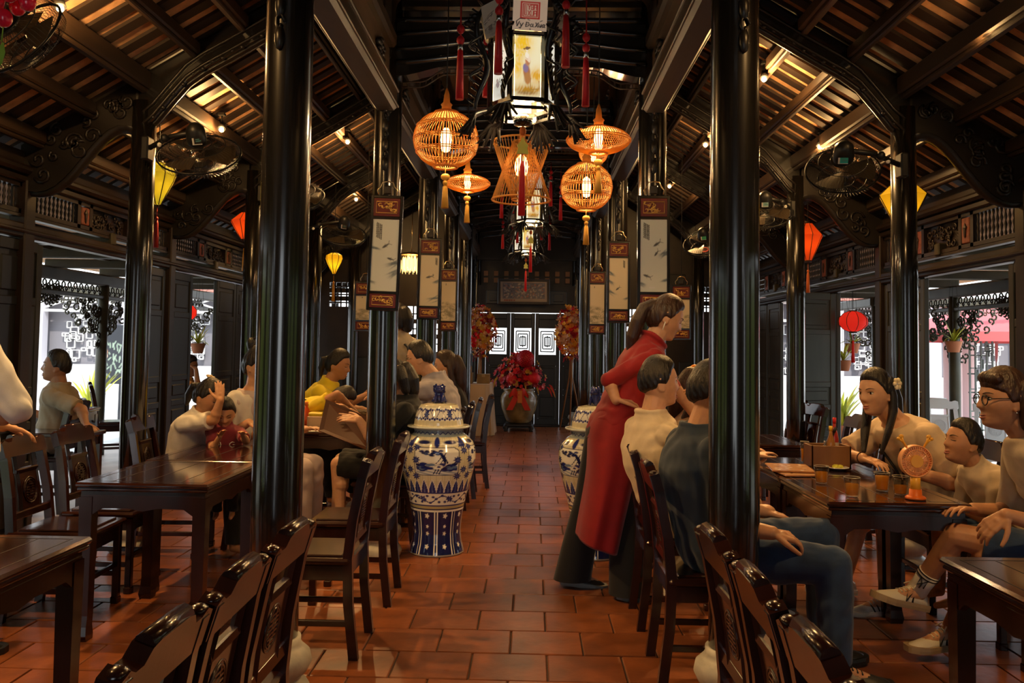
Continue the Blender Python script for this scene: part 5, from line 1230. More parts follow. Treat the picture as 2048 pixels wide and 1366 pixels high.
for z, k in ((.80, 1.0), (.795, 1.02), (.6, 1.05), (.3, 1.10), (.01, 1.17)):
    pts = []
    for q in np.linspace(0, 1, 97)[:-1]:
        a = 2*math.pi*q; rx, ry = .34, .42; cx_ = math.copysign(abs(math.cos(a))**.35, math.cos(a))*rx; cy_ = math.copysign(abs(math.sin(a))**.35, math.sin(a))*ry; f = (1-z/.8)*.05*math.sin(q*2*math.pi*15); pts.append((cx_*(k+f), cy_*(k+f), z))
    rows.append(pts)
m.strip(rows, wrap=True); m.f.append(list(range(96))); m.m.append(0); m.sm.append(False); m.build('cloth', mat('beige_cloth', (.52, .36, .22), .8, sheen=.2), t, fix=False)
KRAFT = mat('kraft_card', (.26, .17, .08), .7, var=.2)
for i, (dx, dy, w, d, h, z, lb) in enumerate(((-.14, -.1, .34, .30, .17, .80, 'Brown cardboard box on the clothed table, left and lower'), (.20, .0, .20, .26, .15, .80, 'Brown cardboard box on the clothed table, right of the other'), (-.12, -.08, .26, .2, .10, .97, 'Flat brown carton on top of the left cardboard box'))):
    b = thing('cardboard_box', lb, 'box', (-.86+dx, 13.7+dy, z)); m = MB(); m.box((0, 0, h/2), (w, d, h), bev=.004); m.build('carton', KRAFT, b); m = MB(); m.box((0, 0, h+.001), (w*.98, .05, .002)); m.box((0, -d/2-.001, h*.85), (.05, .002, h*.3)); m.build('tape', mat('parcel_tape', (.40, .28, .14), .3), b)
m = MB(); q0 = at_y(1022, 622, 14.9); m.box((0, 0, 0), (.26, .01, .03)); o = m.build('red_banner', mat('red_paper', (.60, .02, .02), .6), None, tuple(at_y(1043, 622, 14.93))); tag(o, 'Narrow red paper strip over the middle lattice door', 'banner')

# ---------------------------------------------------------------- things on the tables
TZ = .7475
def tumbler(label, x, y, fill=.6, h=.088, r=.037, group='tea glasses on the right table', tea=True):
    t = thing('tea_glass', label, 'glass', (x, y, TZ), 0, group); m = MB(); r0 = r*.74
    m.lathe([(.001, 0), (r0, 0), (r0+.001, .004), (r, h), (r-.0022, h), (r0-.001, .009), (.001, .008)], n=24, close=False); tu = m.build('tumbler', GLASSM, t, fix=True); m = MB()
    for rr_, zz_ in ((r-.001, h), (r0-.002, .004)): m.tube([(rr_*math.cos(a), rr_*math.sin(a), zz_) for a in np.linspace(0, 2*math.pi, 25)[:-1]], .0014, n=5, closed=True)  # pale rings stand in for the highlights on the glass edges
    m.build('rim_highlight', mat('edge_highlight', (.50, .46, .38), .08, coat=.5), tu)
    if tea:
        m = MB(); zt = .0095+fill*(h-.01); ri = lambda z: r0-.0018+(r-r0-.001)*z/h
        m.lathe([(.0005, .0095), (ri(.01)-.0004, .0095), (ri(zt)-.0004, zt), (.0005, zt)], n=24, close=False); m.build('tea', TEA, t)
    return t
GLS = [(1643, 967, .62, 'Glass of amber tea at the left, before the lime saucer'), (1704, 993, .62, 'Glass of amber tea at the front left, nearest the table corner'), (1764, 982, .80, 'Fullest glass of amber tea in the middle of the table end'), (1801, 990, .45, 'Glass of tea partly hidden behind the orange hand fan')]
for x, y, fl, lb in GLS: p = at_z(x, y, TZ); tumbler(lb, p[0], p[1], fl)
p = at_z(1609, 925, TZ); tumbler('Tall glass of tea beside the first outer column, next to the condiment box', p[0], p[1], .62, h=.125, r=.026)
# hand fan with antlers, standing on its foot
p = at_z(1831, 998, TZ); t = thing('hand_fan', 'Orange battery hand fan with a round guard and small antlers, standing on the table', 'fan', tuple(p)); FO = mat('orange_plastic', (.80, .26, .02), .35, sss=.0); FY = mat('yellow_plastic', (.85, .42, .04), .35)
c = V(0, 0, .172); m = MB()
for s in (-1, 1):
    for r in (.070, .052): m.tube([c+V(r*math.cos(a), s*(.014 if r > .06 else .018), r*math.sin(a)) for a in np.linspace(0, 6.283, 33)[:-1]], .0035 if r > .06 else .002, n=6, closed=True)
    for k in range(40):
        a = 2*math.pi*k/40; m.bar(c+V(.030*math.cos(a), s*.019, .030*math.sin(a)), c+V(.070*math.cos(a+.1), s*.014, .070*math.sin(a+.1)), .0028, .002, up=(0, 1, 0))
m.tube([c+V(0, -.014, 0), c+V(0, .014, 0)], .073, n=32, caps=False); m.build('guard', mat('pale_orange_plastic', (.85, .40, .16), .35), t)
m = MB(); m.tube([c+V(0, -.022, 0), c+V(0, .022, 0)], .028, n=24); m.build('hub', FY, t)
m = MB()
for k in range(4): a0 = k*math.pi/2; m.strip([[c+V(q*math.cos(a0+u), .01*u, q*math.sin(a0+u)) for u in (0, .35, .7)] for q in (.026, .045, .064)])
m.build('blade', mat('peach_plastic', (.85, .50, .28), .4), t)
m = MB()
for s in (-1, 1): m.tube([c+V(s*.038, 0, .060), c+V(s*.055, 0, .088), c+V(s*.062, 0, .112)], [.005, .006, .005], n=7); m.tube([c+V(s*.052, 0, .082), c+V(s*.072, 0, .098)], [.005, .004], n=7); m.ell(c+V(s*.062, 0, .110), (.012, .006, .010), n=8, m=6); m.ell(c+V(s*.074, 0, .100), (.010, .006, .008), n=8, m=6)
m.build('antler', FY, t)
m = MB(); m.lathe([(.024, .032), (.021, .07), (.022, .098)], n=20); m.build('handle', FY, t)
m = MB(); m.lathe([(.044, 0), (.045, .008), (.038, .014), (.028, .018), (.026, .045), (.0, .045)], n=26); m.build('foot', mat('deep_orange_plastic', (.70, .14, .015), .35), t)
# saucer with lime, glass sugar bowl with spoon, condiment box with bottles, menus
p = at_z(1675, 940, TZ); t = thing('saucer', 'White saucer with a cut lime, in front of the condiment box', 'plate', tuple(p)); m = MB(); m.lathe([(.001, .002), (.03, .002), (.06, .014), (.063, .016), (.058, .018), (.03, .008), (.001, .008)], n=28, close=False); m.build('dish', PORC, t)
m = MB(); m.ell((-.012, -.01, .020), (.022, .018, .013), n=12, m=8); m.ell((.018, .008, .018), (.018, .016, .011), n=12, m=8); m.build('lime_slice', mat('lime_flesh', (.62, .60, .06), .35), t)
p = at_z(1672, 927, TZ); t = thing('sugar_bowl', 'Small glass sugar bowl with a knobbed lid beside the condiment box', 'bowl', (p[0], p[1]+.07, TZ)); m = MB(); m.lathe([(.024, 0), (.036, .012), (.040, .03), (.033, .052), (.024, .058)], n=20); m.build('bowl', mat('brown_glass', (.16, .07, .02), .06, coat=.5), t)
m = MB(); m.lathe([(.027, .058), (.024, .068), (.008, .074), (.007, .082), (.010, .088), (.001, .092)], n=18); m.build('lid', mat('ivory_lid', (.62, .48, .28), .3), t)
m = MB(); m.tube([(-.01, 0, .04), (-.045, -.01, .115)], [.002, .003], n=6); m.ell((-.048, -.011, .120), (.006, .003, .009), n=8, m=5); m.build('spoon', CHROME, t)
p0 = at_z(1615, 935, TZ); p1 = at_z(1693, 938, TZ); yb = max(p0[1], p1[1])+.06; bx0, bx1 = p0[0], p1[0]
p0 = at_y(1615, 930, 4.95); p1 = at_y(1693, 930, 4.95); bx0, bx1 = p0[0], p1[0]
t = thing('condiment_box', 'Wooden table caddy holding sauce bottles at the far end of the right table', 'box', ((bx0+bx1)/2, 4.95, TZ)); BXW = mat('brown_caddy_wood', (.19, .085, .030), .4, var=.3, vscale=8, stretch=(1, 1, .3)); m = MB(); wb_ = bx1-bx0
for y in (-.07, .07): m.box((0, y, .065), (wb_, .010, .13), bev=.002)
for x in (-1, 1): m.box((x*(wb_/2-.005), 0, .065), (.010, .15, .13), bev=.002)
m.box((0, 0, .006), (wb_, .15, .012)); m.build('caddy', BXW, t)
CX_, CY_ = (bx0+bx1)/2, 4.95
def bottle(label, x, y, h, r, col, cap, lab=None, tilt=0.0, dirn=0.0, z=TZ+.0125):
    t = thing('sauce_bottle', label, 'bottle', (x, y, z), 0, 'sauce bottles'); Rm = rotz(dirn) @ roty(tilt); b = mat('bottle_%d' % int(col[0]*1000+col[1]*100), col, .1, coat=.5)
    for nm, prof, mm in (('bottle_body', [(.001, 0), (r, .002), (r, h*.55), (r*.8, h*.66), (r*.38, h*.80), (r*.36, h*.90), (.001, h*.90)], b), ('cap', [(r*.42, h*.88), (r*.44, h), (.001, h)], cap)):
        m = MB(); m.lathe(prof, n=18); m.v[-1] = m.v[-1] @ Rm.T; m.build(nm, mm, t)
    if lab: m = MB(); m.lathe([(r*1.02, h*.15), (r*1.02, h*.48)], n=18, close=False); m.v[-1] = m.v[-1] @ Rm.T; m.build('label', lab, t)
CRED = mat('red_cap', (.60, .02, .02), .35); CYEL = mat('yellow_cap', (.75, .48, .04), .35); CBLK = mat('black_cap', (.02, .02, .02), .35); LABW = mat('pale_label', (.62, .55, .45), .5)
bottle('Dark soy bottle with a black cap leaning out of the condiment box', CX_-.045, CY_, .235, .022, (.02, .008, .004), CBLK, mat('dark_label', (.03, .05, .05), .4), R(24), 0)
bottle('Chilli bottle with a bright red cap in the condiment box', CX_+.05, CY_+.02, .27, .023, (.40, .03, .02), CRED, LABW)
bottle('Sauce bottle with a yellow cap in the condiment box', CX_+.015, CY_-.02, .225, .024, (.35, .16, .04), CYEL)
MENU = mat('menu_card', (.36, .15, .05), .25, coat=.4, var=.25, vscale=20)
for i, (x, y, z, rz, lb) in enumerate(((1.555, 4.72, 0, 4, 'Laminated menu lying flat on the right table, the lower one'), (1.545, 4.80, .010, -8, 'Laminated menu lying slightly askew on top of the other'))):
    t = thing('menu', lb, 'menu', (x, y, TZ+z), R(rz)); m = MB(); m.box((0, 0, .004), (.23, .31, .008), bev=.002); m.build('cover', MENU, t)
    cv = Canvas(40, 52, (.40, .20, .08)); rs = random.Random(i)
    for k in range(20): cv.ellipse(rs.uniform(.1, .9), rs.uniform(.1, .9), .06, .03, rs.choice([(.70, .55, .35), (.55, .18, .08), (.20, .10, .05), (.80, .72, .6)]), rs.uniform(0, 3), op=.7)
    painted_panel(cv, 'printed_page', PAINT, (-.108, -.148, .0083), (.216, 0, 0), (0, .296, 0), t)
# left tables: stacked glasses, chilli bottles, tissue box, papers
rs = random.Random(8)
for k in range(9):
    p = at_y(700+8*(k % 5)+rs.uniform(-2, 2), 838, 7.15+.12*(k//5)); tumbler('Empty tea glass, %s in the %s row of the left glass cluster' % (('leftmost', 'second', 'third', 'fourth', 'rightmost')[k % 5], 'front' if k < 5 else 'back'), p[0], p[1], 0, h=.10, r=.034, group='cluster of empty glasses', tea=False)
p = at_y(692, 835, 6.95); tumbler('Glass of tea at the front of the glass cluster on the left', p[0], p[1], .7, h=.10, r=.034, group='cluster of tea glasses')
for i, (x, Y, lb) in enumerate(((612, 6.72, 'Orange chilli sauce bottle, nearer the near column'), (622, 6.86, 'Orange chilli sauce bottle, right-hand one'))):
    p = at_y(x, 855, Y); bottle(lb, p[0], p[1], .20, .032, (.72, .10, .02), CRED if i else mat('orange_cap', (.7, .2, .03), .4), z=TZ)
p = at_y(634, 850, 6.75); t = thing('tissue_box', 'Pale tissue box with a yellow top on the left table', 'box', (p[0], p[1], TZ)); m = MB(); m.box((0, 0, .045), (.13, .13, .09), bev=.006); m.build('carton', mat('pale_carton', (.60, .42, .28), .6), t); m = MB(); m.box((0, 0, .105), (.12, .12, .03), bev=.01); m.build('lid', mat('yellow_lid', (.80, .62, .04), .4), t)
t = thing('crumpled_bag', 'Crumpled pale plastic bag on the left table behind the held menu', 'bag', tuple(at_y(665, 822, 6.85)*V(1, 1, 0)+V(0, 0, TZ))); m = MB(); m.ell((0, 0, .05), (.10, .08, .06), n=20, m=12); vv = m.v[-1]; vv += np.stack([.012*np.sin(90*vv[:, 1]+3), .012*np.sin(80*vv[:, 2]), .012*np.sin(70*vv[:, 0]+60*vv[:, 1])], -1); m.build('bag', mat('milky_plastic', (.62, .55, .48), .35), t)
p = at_y(610, 853, 6.5); t = thing('paper_sheet', 'White paper place mat at the table edge beside the near column', 'paper', (p[0], p[1], TZ)); m = MB(); m.box((0, 0, .001), (.28, .2, .002)); m.build('sheet', mat('white_paper', (.75, .72, .66), .7), t)

# ---------------------------------------------------------------- outside: hanging orchids, pots, parasol, dark sign board
def hanging_plant(label, loc, seed, leaf=.28, col=LEAFM, top=2.6):
    t = thing('hanging_plant', label, 'plant', tuple(loc), 0, 'hanging plants outside'); rs = random.Random(seed); m = MB(); m.lathe([(.06, -.12), (.095, 0), (.10, .01), (.085, .01), (.055, -.10)], n=16); m.build('clay_pot', mat('clay_pot', (.50, .17, .07), .6), t)
    m = MB()
    for k in range(3): a = 2*math.pi*k/3; m.tube([(.095*math.cos(a), .095*math.sin(a), 0), (0, 0, max(.3, top-loc[2]))], .002, n=4)
    m.build('wire', BLACKM, t)
    for k in range(18):
        a = rs.uniform(0, 6.28); L = leaf*rs.uniform(.7, 1.25); e = rs.uniform(.5, 1.3); d = V(math.cos(a), math.sin(a), 0); w = V(-d[1], d[0], 0); rows = []
        for q in np.linspace(0, 1, 6): rows.append([d*L*q*math.cos(e)+V(0, 0, L*(q*math.sin(e)-1.1*q*q*math.cos(e)*.6))+w*x*.014*math.sin(math.pi*(q*.85+.12)) for x in (-1, 0, 1)])
        m = MB(); m.strip(rows); m.build('leaf', col, t, fix=False)
    return t
YLF = mat('yellow_green_leaf', (.50, .52, .04), .45, var=.3, rnd=.3)
hanging_plant('Orchid in a clay pot hanging outside the left doors', at_y(396, 688, 10.9), 1, .30, YLF)
hanging_plant('Yellow-leaved plant in a clay pot hanging outside the right doors by the parasol', at_y(1907, 684, 10.0), 2, .26, YLF)
hanging_plant('Plant in a small clay pot hanging below the round red lantern', at_y(1687, 722, 10.4), 3, .30, YLF)
hanging_plant('Upper plant behind the round red lantern', at_y(1705, 688, 11.2), 4, .28, YLF)
def pot_plant(label, loc, h, seed, col=YLF, n=26):
    t = thing('potted_plant', label, 'plant', tuple(loc), 0, 'potted plants outside'); rs = random.Random(seed); m = MB(); m.lathe([(.10, 0), (.14, .22), (.15, .24), (.13, .24), (.1, .2)], n=16); m.build('clay_pot', mat('clay_pot', (.5, .17, .07), .6), t)
    for k in range(n):
        a = rs.uniform(0, 6.28); L = h*rs.uniform(.5, 1.0); e = rs.uniform(.9, 1.5); d = V(math.cos(a), math.sin(a), 0); w = V(-d[1], d[0], 0)
        m = MB(); m.strip([[V(0, 0, .2)+d*L*q*math.cos(e)+V(0, 0, L*(q*math.sin(e)-.25*q*q))+w*x*.03*math.sin(math.pi*(q*.85+.12)) for x in (-1, 0, 1)] for q in np.linspace(0, 1, 6)]); m.build('leaf', col, t, fix=False)
    return t
pot_plant('Yellow-green bush in a pot beyond the left veranda post', (-7.3, 14.2, 0), 1.1, 5); pot_plant('Potted bush behind the man in khaki', (-6.6, 12.2, 0), .8, 6)
pot_plant('Potted bush in the right garden under the hanging pots', (5.3, 14.5, 0), 1.0, 7); pot_plant('Low leafy plant in the right garden', (5.0, 13.6, 0), .8, 8)
c = at_y(1930, 640, 14.0); t = thing('parasol', 'Large faded red parasol in the right garden', 'umbrella', (c[0]+.5, 14.0, 0)); m = MB(); n = 8; R0, zt, ze = 1.9, 2.25, 1.72
for k in range(n):
    a0, a1 = 2*math.pi*k/n, 2*math.pi*(k+1)/n; A_, B_ = V(R0*math.cos(a0), R0*math.sin(a0), ze), V(R0*math.cos(a1), R0*math.sin(a1), ze); m.add([(0, 0, zt), A_, B_, A_+V(0, 0, -.14), B_+V(0, 0, -.14)], [(0, 1, 2), (1, 3, 4, 2)])
m.build('canopy', mat('faded_red_canvas', (.62, .12, .12), .8), t, fix=False); m = MB(); m.tube([(0, 0, 0), (0, 0, zt)], .025, n=8); m.lathe([(.25, 0), (.25, .06), (.03, .08)], n=18); m.build('pole', CHROME, t); m = MB()
for k in range(n): a0 = 2*math.pi*k/n; m.tube([(0, 0, zt-.02), (R0*math.cos(a0), R0*math.sin(a0), ze-.02)], .010, n=4)
m.build('rib', CHROME, t)
PKC = mat('pale_pink_plaster', (.66, .50, .50), .7)
for k, (x, Y) in enumerate(((1905, 15.2), (1932, 15.6))):
    p = at_y(x, 700, Y); c = thing('garden_column', 'Pale pink round column in the right garden, %s' % ('left one' if k == 0 else 'right one'), 'column', (p[0], Y, 0), kind='structure'); m = MB(); m.lathe([(.16, 0), (.15, .2), (.15, 1.9), (.17, 2.0)], n=24); m.build('shaft', PKC, c)
p = at_y(1962, 700, 13.0); m = MB()
for k in range(6): m.box((0, .02*k, .25+.28*k), (.34, .03, .02)); 
for k in range(5): m.box((-.17+.085*k, 0, .95), (.02, .03, 1.6))
rs = random.Random(4)
for k in range(16): m.box((rs.uniform(-.14, .14), 0, rs.uniform(.3, 1.7)), (.09, .03, .015)); m.box((rs.uniform(-.14, .14), 0, rs.uniform(.3, 1.7)), (.015, .03, .14))
o = m.build('garden_screen', mat('grey_green_lattice', (.10, .12, .11), .6), None, (p[0], 13.0, 0)); tag(o, 'Grey-green lattice screen in the right garden', 'screen')
p = at_y(222, 700, 15.0); t = thing('sign_board', 'Dark standing board with chalky leaf drawing in the left courtyard', 'board', (p[0], 15.0, 0)); m = MB(); m.box((0, 0, 1.15), (.50, .06, 1.05), bev=.01)
for s in (-1, 1): m.box((s*.2, 0, .33), (.05, .05, .66))
m.build('board', mat('slate_board', (.025, .027, .035), .6), t); cv = Canvas(40, 80, (.025, .027, .035)); rs = random.Random(2)
for k in range(30): x, y = rs.uniform(.4, .9), rs.uniform(.1, .7); cv.line([(x, y), (x+rs.uniform(-.12, .12), y+rs.uniform(.02, .10))], .02, (.35, .45, .35), op=.7)
cv.ellipse(.25, .55, .16, .08, (.65, .30, .15)); cv.ellipse(.30, .48, .12, .06, (.55, .40, .3)); painted_panel(cv, 'chalk_drawing', PAINTM, (-.24, -.032, .64), (.48, 0, 0), (0, 0, 1.0), t)
m = MB(); m.strip([[V(-.17+.40*u, 0, 1.62+.60*u+(.02+.55*u)*w) for w in (0, .5, 1)] for u in np.linspace(0, 1, 5)]); o = m.build('canvas_awning', mat('white_canvas', (.75, .73, .70), .8), None, (p[0]-.1, 14.3, 0), fix=False); tag(o, 'White triangular canvas sail stretched beside the left veranda post', 'awning')
# ---------------------------------------------------------------- people: one skinned surface per body, clothes and hair as children
SKINS = {'light': mat('skin_light', (.60, .33, .19), .48, sss=.15, var=.08, vscale=30), 'mid': mat('skin_mid', (.48, .24, .125), .48, sss=.15, var=.08, vscale=30), 'tan': mat('skin_tan', (.36, .165, .080), .48, sss=.15, var=.08, vscale=30)}
HAIRS = {'black': mat('black_hair', (.010, .007, .006), .38, var=.5, vscale=40, stretch=(1, 1, .2), bump=.5, bscale=140), 'brown': mat('brown_hair', (.035, .014, .007), .38, var=.5, vscale=40, stretch=(1, 1, .2), bump=.5, bscale=140)}
EYEW = mat('eye_white', (.62, .58, .52), .2); IRIS = mat('dark_iris', (.008, .005, .004), .15); LIPM = mat('lips', (.36, .10, .075), .4); BROWM = mat('eyebrow_hair', (.015, .010, .008), .7)
def cloth(name, col, rough=.85, **k): return mat(name, col, rough, sheen=.15, var=k.pop('var', .12), vscale=12, bump=.08, bscale=220, **k)
def remesh(mb, name, mats, voxel, parent, smooth=3, folds=0.0, seed=0, decim=None):
    me = mb.mesh(name, mats); bm = bmesh.new(); bm.from_mesh(me); bmesh.ops.recalc_face_normals(bm, faces=bm.faces); bm.to_mesh(me); bm.free()
    o = bpy.data.objects.new(name, me); COL.objects.link(o)
    r = o.modifiers.new('r', 'REMESH'); r.mode = 'VOXEL'; r.voxel_size = voxel; r.use_smooth_shade = True
    s = o.modifiers.new('s', 'SMOOTH'); s.factor = .5; s.iterations = smooth
    dg = bpy.context.evaluated_depsgraph_get(); nm = bpy.data.meshes.new_from_object(o.evaluated_get(dg)); bpy.data.objects.remove(o); bpy.data.meshes.remove(me)
    if folds:
        n = len(nm.vertices); co_ = np.empty(n*3); nm.vertices.foreach_get('co', co_); co_ = co_.reshape(-1, 3); no = np.empty(n*3); nm.vertices.foreach_get('normal', no); no = no.reshape(-1, 3)
        q = co_*1.0; w = np.sin(q[:, 0]*23+seed)*1.3+np.sin(q[:, 1]*19+2*seed)*1.2+np.sin(q[:, 2]*17+seed)
        f = np.sin(q @ V(30, 21, 26)+2.2*w)*.6+np.sin(q @ V(-46, 33, 40)+1.7*w+seed)*.4
        co_ += no*(folds*f)[:, None]; nm.vertices.foreach_set('co', co_.ravel()); nm.update()
    nm.name = name; nm.materials.clear(); nm.materials.append(mats if not isinstance(mats, (list, tuple)) else mats[0])
    return link(name, nm, parent)
def capsule(mb, p, q, r0, r1, n=12, ends=(True, True)):
    p, q = np.asarray(p, float), np.asarray(q, float); mb.tube([p, p*.67+q*.33, p*.33+q*.67, q], [r0, r0*.67+r1*.33, r0*.33+r1*.67, r1], n=n)
    if ends[0]: mb.ell(p, r0*.99, n=n, m=8)
    if ends[1]: mb.ell(q, r1*.99, n=n, m=8)
def head_pt(d, f=1.0):
    x, y, z = d[..., 0], d[..., 1], d[..., 2]; P = np.stack([x*.0765, y*.094, z*.116], -1)
    k = smoothstep(0.05, -1.0, z); P[..., 0] *= 1-.26*k; back = smoothstep(-.05, -.5, y); P[..., 1] *= 1-.42*back*smoothstep(-.05, -.8, z)
    fr = smoothstep(-.1, .5, y); P[..., 1] += fr*.030*np.exp(-((z+.82)/.22)**2)*np.clip(1-(P[..., 0]/.05)**2, 0, 1); P[..., 1] *= 1-.05*fr*smoothstep(.6, .0, np.abs(z))
    X, Z = P[..., 0], P[..., 2]; ax = np.abs(X); g = lambda a, s: np.exp(-(a/s)**2)
    prof = np.interp(Z, [-.046, -.036, -.028, -.018, .010, .024], [0, .006, .022, .020, .006, 0]); nose = prof*g(X, .010+.007*smoothstep(.0, -.03, Z))
    add = nose-.0085*g(ax-.031, .015)*g(Z-.006, .010)+.0045*g(ax-.027, .022)*g(Z-.027, .009)+.005*g(ax-.044, .020)*g(Z+.020, .020)
    add += g(X, .021)*(.0075*g(Z+.056, .0055)+.0075*g(Z+.069, .006)-.004*g(Z+.0625, .0025)-.005*g(Z+.082, .007))+.003*g(ax-.031, .012)*g(Z-.004, .006)
    P[..., 1] += fr*add
    return P
def sph(n, m):
    th = np.linspace(0, 2*math.pi, n, endpoint=False); ph = np.linspace(-math.pi/2, math.pi/2, m+1)[1:-1]; T, Ph = np.meshgrid(th, ph)
    D = np.stack([np.cos(Ph)*np.sin(T), np.cos(Ph)*np.cos(T), np.sin(Ph)], -1).reshape(-1, 3); D = np.vstack([[0, 0, -1], D, [0, 0, 1]])
    k = m-1; fs = [(0, 1+(j+1) % n, 1+j) for j in range(n)]+[(1+i*n+j, 1+i*n+(j+1) % n, 1+(i+1)*n+(j+1) % n, 1+(i+1)*n+j) for i in range(k-1) for j in range(n)]+[(1+(k-1)*n+j, 1+(k-1)*n+(j+1) % n, k*n+1) for j in range(n)]
    return D, fs
HD, HF = sph(72, 56)
def hand(mb, W_, d, nrm, sgn, curl=.5, s=1.0, spread=.10, point=False):   # d finger direction, nrm back-of-hand normal, sgn which side the thumb lies
    d = _nrm(d); nrm = _nrm(np.asarray(nrm)-d*(np.asarray(nrm) @ d)); lat = np.cross(d, nrm)*sgn; W_ = np.asarray(W_, float); pe = []
    for i in range(4):
        b = W_+lat*(.028-.0187*i)*s+d*(.082-.003*abs(i-1.2))*s; capsule(mb, W_+lat*(.016-.011*i)*s+d*.012*s, b, .0135*s, .0115*s, n=8); pe.append(b)
    mb.ell(W_+d*.045*s, (.018*s,)*3, n=8, m=6)
    for i, L in enumerate((.072, .080, .075, .058)):
        p = pe[i]; a = curl*.55*(0.25 if point and i == 0 else 1); dd = _nrm(d+lat*(1.4-i)*spread*.55); r = (.0090, .0092, .0088, .0078)[i]
        for seg, fr_ in enumerate((.46, .31, .25)):
            v = dd*math.cos(a)-nrm*math.sin(a); q = p+v*L*fr_*s; capsule(mb, p, q, r*s*(1-.10*seg), r*s*(.93-.10*seg), n=8); p = q; a += curl*.75*(0.2 if point and i == 0 else 1)
    p = W_+lat*.026*s+d*.016*s; v = _nrm(lat*.75+d*.75-nrm*.25)
    for seg, L in enumerate((.042, .032, .026)):
        q = p+v*L*s; capsule(mb, p, q, (.0135-.0018*seg)*s, (.0120-.0018*seg)*s, n=8); p = q; v = _nrm(v*.85+d*.5-nrm*.25*curl)
def ik(S, T, l1, l2, hint):
    S, T = np.asarray(S, float), np.asarray(T, float); v = T-S; D = np.linalg.norm(v)
    if D > (l1+l2)*.995: T = S+v/D*(l1+l2)*.995; v = T-S; D = (l1+l2)*.995
    a = (l1*l1-l2*l2+D*D)/(2*D); h = math.sqrt(max(l1*l1-a*a, 0)); u = v/D; w = np.asarray(hint, float); w = _nrm(w-u*(w @ u)); return S+u*a+w*h, T
SHN = [0]
def shoe(root, A, d, s=1.0, up=(0, 0, 1), m_up=None, m_sole=None, stripes=None, nlogo=False, name='shoe'):
    d = _nrm(d); up = np.asarray(up, float); up = _nrm(up-d*(up @ d)); lat = np.cross(d, up); A = np.asarray(A, float); o = A-up*.085*s-d*.055*s
    sec = [(0, .030, .062), (.025, .036, .085), (.07, .036, .100), (.10, .037, .088), (.14, .042, .068), (.19, .048, .056), (.235, .044, .044), (.262, .028, .030), (.27, .010, .018)]
    m = MB(); rows = []
    for x, w, h in sec: rows.append([o+d*x*s+lat*w*s*math.cos(a)*(1 if math.sin(a) < .2 else (1-.35*math.sin(a)))+up*(.020+(h-.020)*max(0, math.sin(a)))*s for a in np.linspace(0, 2*math.pi, 19)[:-1]])
    m.strip(rows, wrap=True); n0 = 18; m.f.append(list(range(n0))[::-1]); m.m.append(0); m.sm.append(False); m.f.append([len(rows)*n0-n0+i for i in range(n0)]); m.m.append(0); m.sm.append(False)
    sh = m.build(name, m_up, root); m = MB(); rows = []
    for x, w, h in sec[:-1]+[(.268, .016, .0)]:
        t = .006*smoothstep(.18, .27, x); rows.append([o+d*(x*1.03-.004)*s+lat*w*1.10*u*s+up*(z*.028+t)*s for u, z in ((-1, 0), (-1.03, .5), (-1, 1), (1, 1), (1.03, .5), (1, 0))])
    m.strip(rows, wrap=True, smooth=False); m.f.append(list(range(6))); m.m.append(0); m.sm.append(False); m.f.append([len(rows)*6-6+i for i in range(6)]); m.m.append(0); m.sm.append(False); m.build('sole', m_sole, sh)
    m = MB()
    for k in range(4):
        x = .095+.018*k; h = np.interp(x, [q[0] for q in sec], [q[2] for q in sec]); m.tube([o+d*x*s+lat*u*.022*s+up*(h*(1-.10*abs(u))+.002)*s for u in (-1, 0, 1)], .0035*s, n=5)
    m.tube([o+d*.09*s+up*.10*s, o+d*.075*s+lat*.02*s+up*.112*s, o+d*.10*s+lat*.04*s+up*.09*s], .003*s, n=5); m.tube([o+d*.09*s+up*.10*s, o+d*.08*s-lat*.02*s+up*.114*s, o+d*.11*s-lat*.035*s+up*.085*s], .003*s, n=5)
    m.build('lace', m_up if stripes is None else mat('white_lace', (.7, .7, .7), .7), sh)
    if stripes or nlogo:
        m = MB()
        for sd in (-1, 1):
            def P(x, f): 
                w = np.interp(x, [q[0] for q in sec], [q[1] for q in sec]); h = np.interp(x, [q[0] for q in sec], [q[2] for q in sec]); a = f*math.pi/2; return o+d*x*s+lat*sd*(w*math.cos(a)*(1-.35*math.sin(a)*(math.sin(a) >= .2))+.0012)*s+up*(.020+(h-.020)*math.sin(a)+.001)*s
            if stripes:
                for k in range(3): m.tube([P(.085+.026*k+.018*f, f) for f in (.08, .35, .65)], .0065*s, n=4, flat=.4)
            else: m.tube([P(.10, .06), P(.085, .62), P(.135, .10), P(.12, .66)], .0048*s, n=4, flat=.5)
        m.build('side_mark', stripes or BLACKM, sh)
    return sh
RINGS = [(-.16, .120, .100), (-.06, .165, .120), (.06, .168, .118), (.22, .148, .104), (.40, .142, .100), (.58, .156, .110), (.74, .168, .112), (.86, .160, .098), (.94, .138, .086), (1.0, .082, .068), (1.06, .054, .054)]
PN = [0]
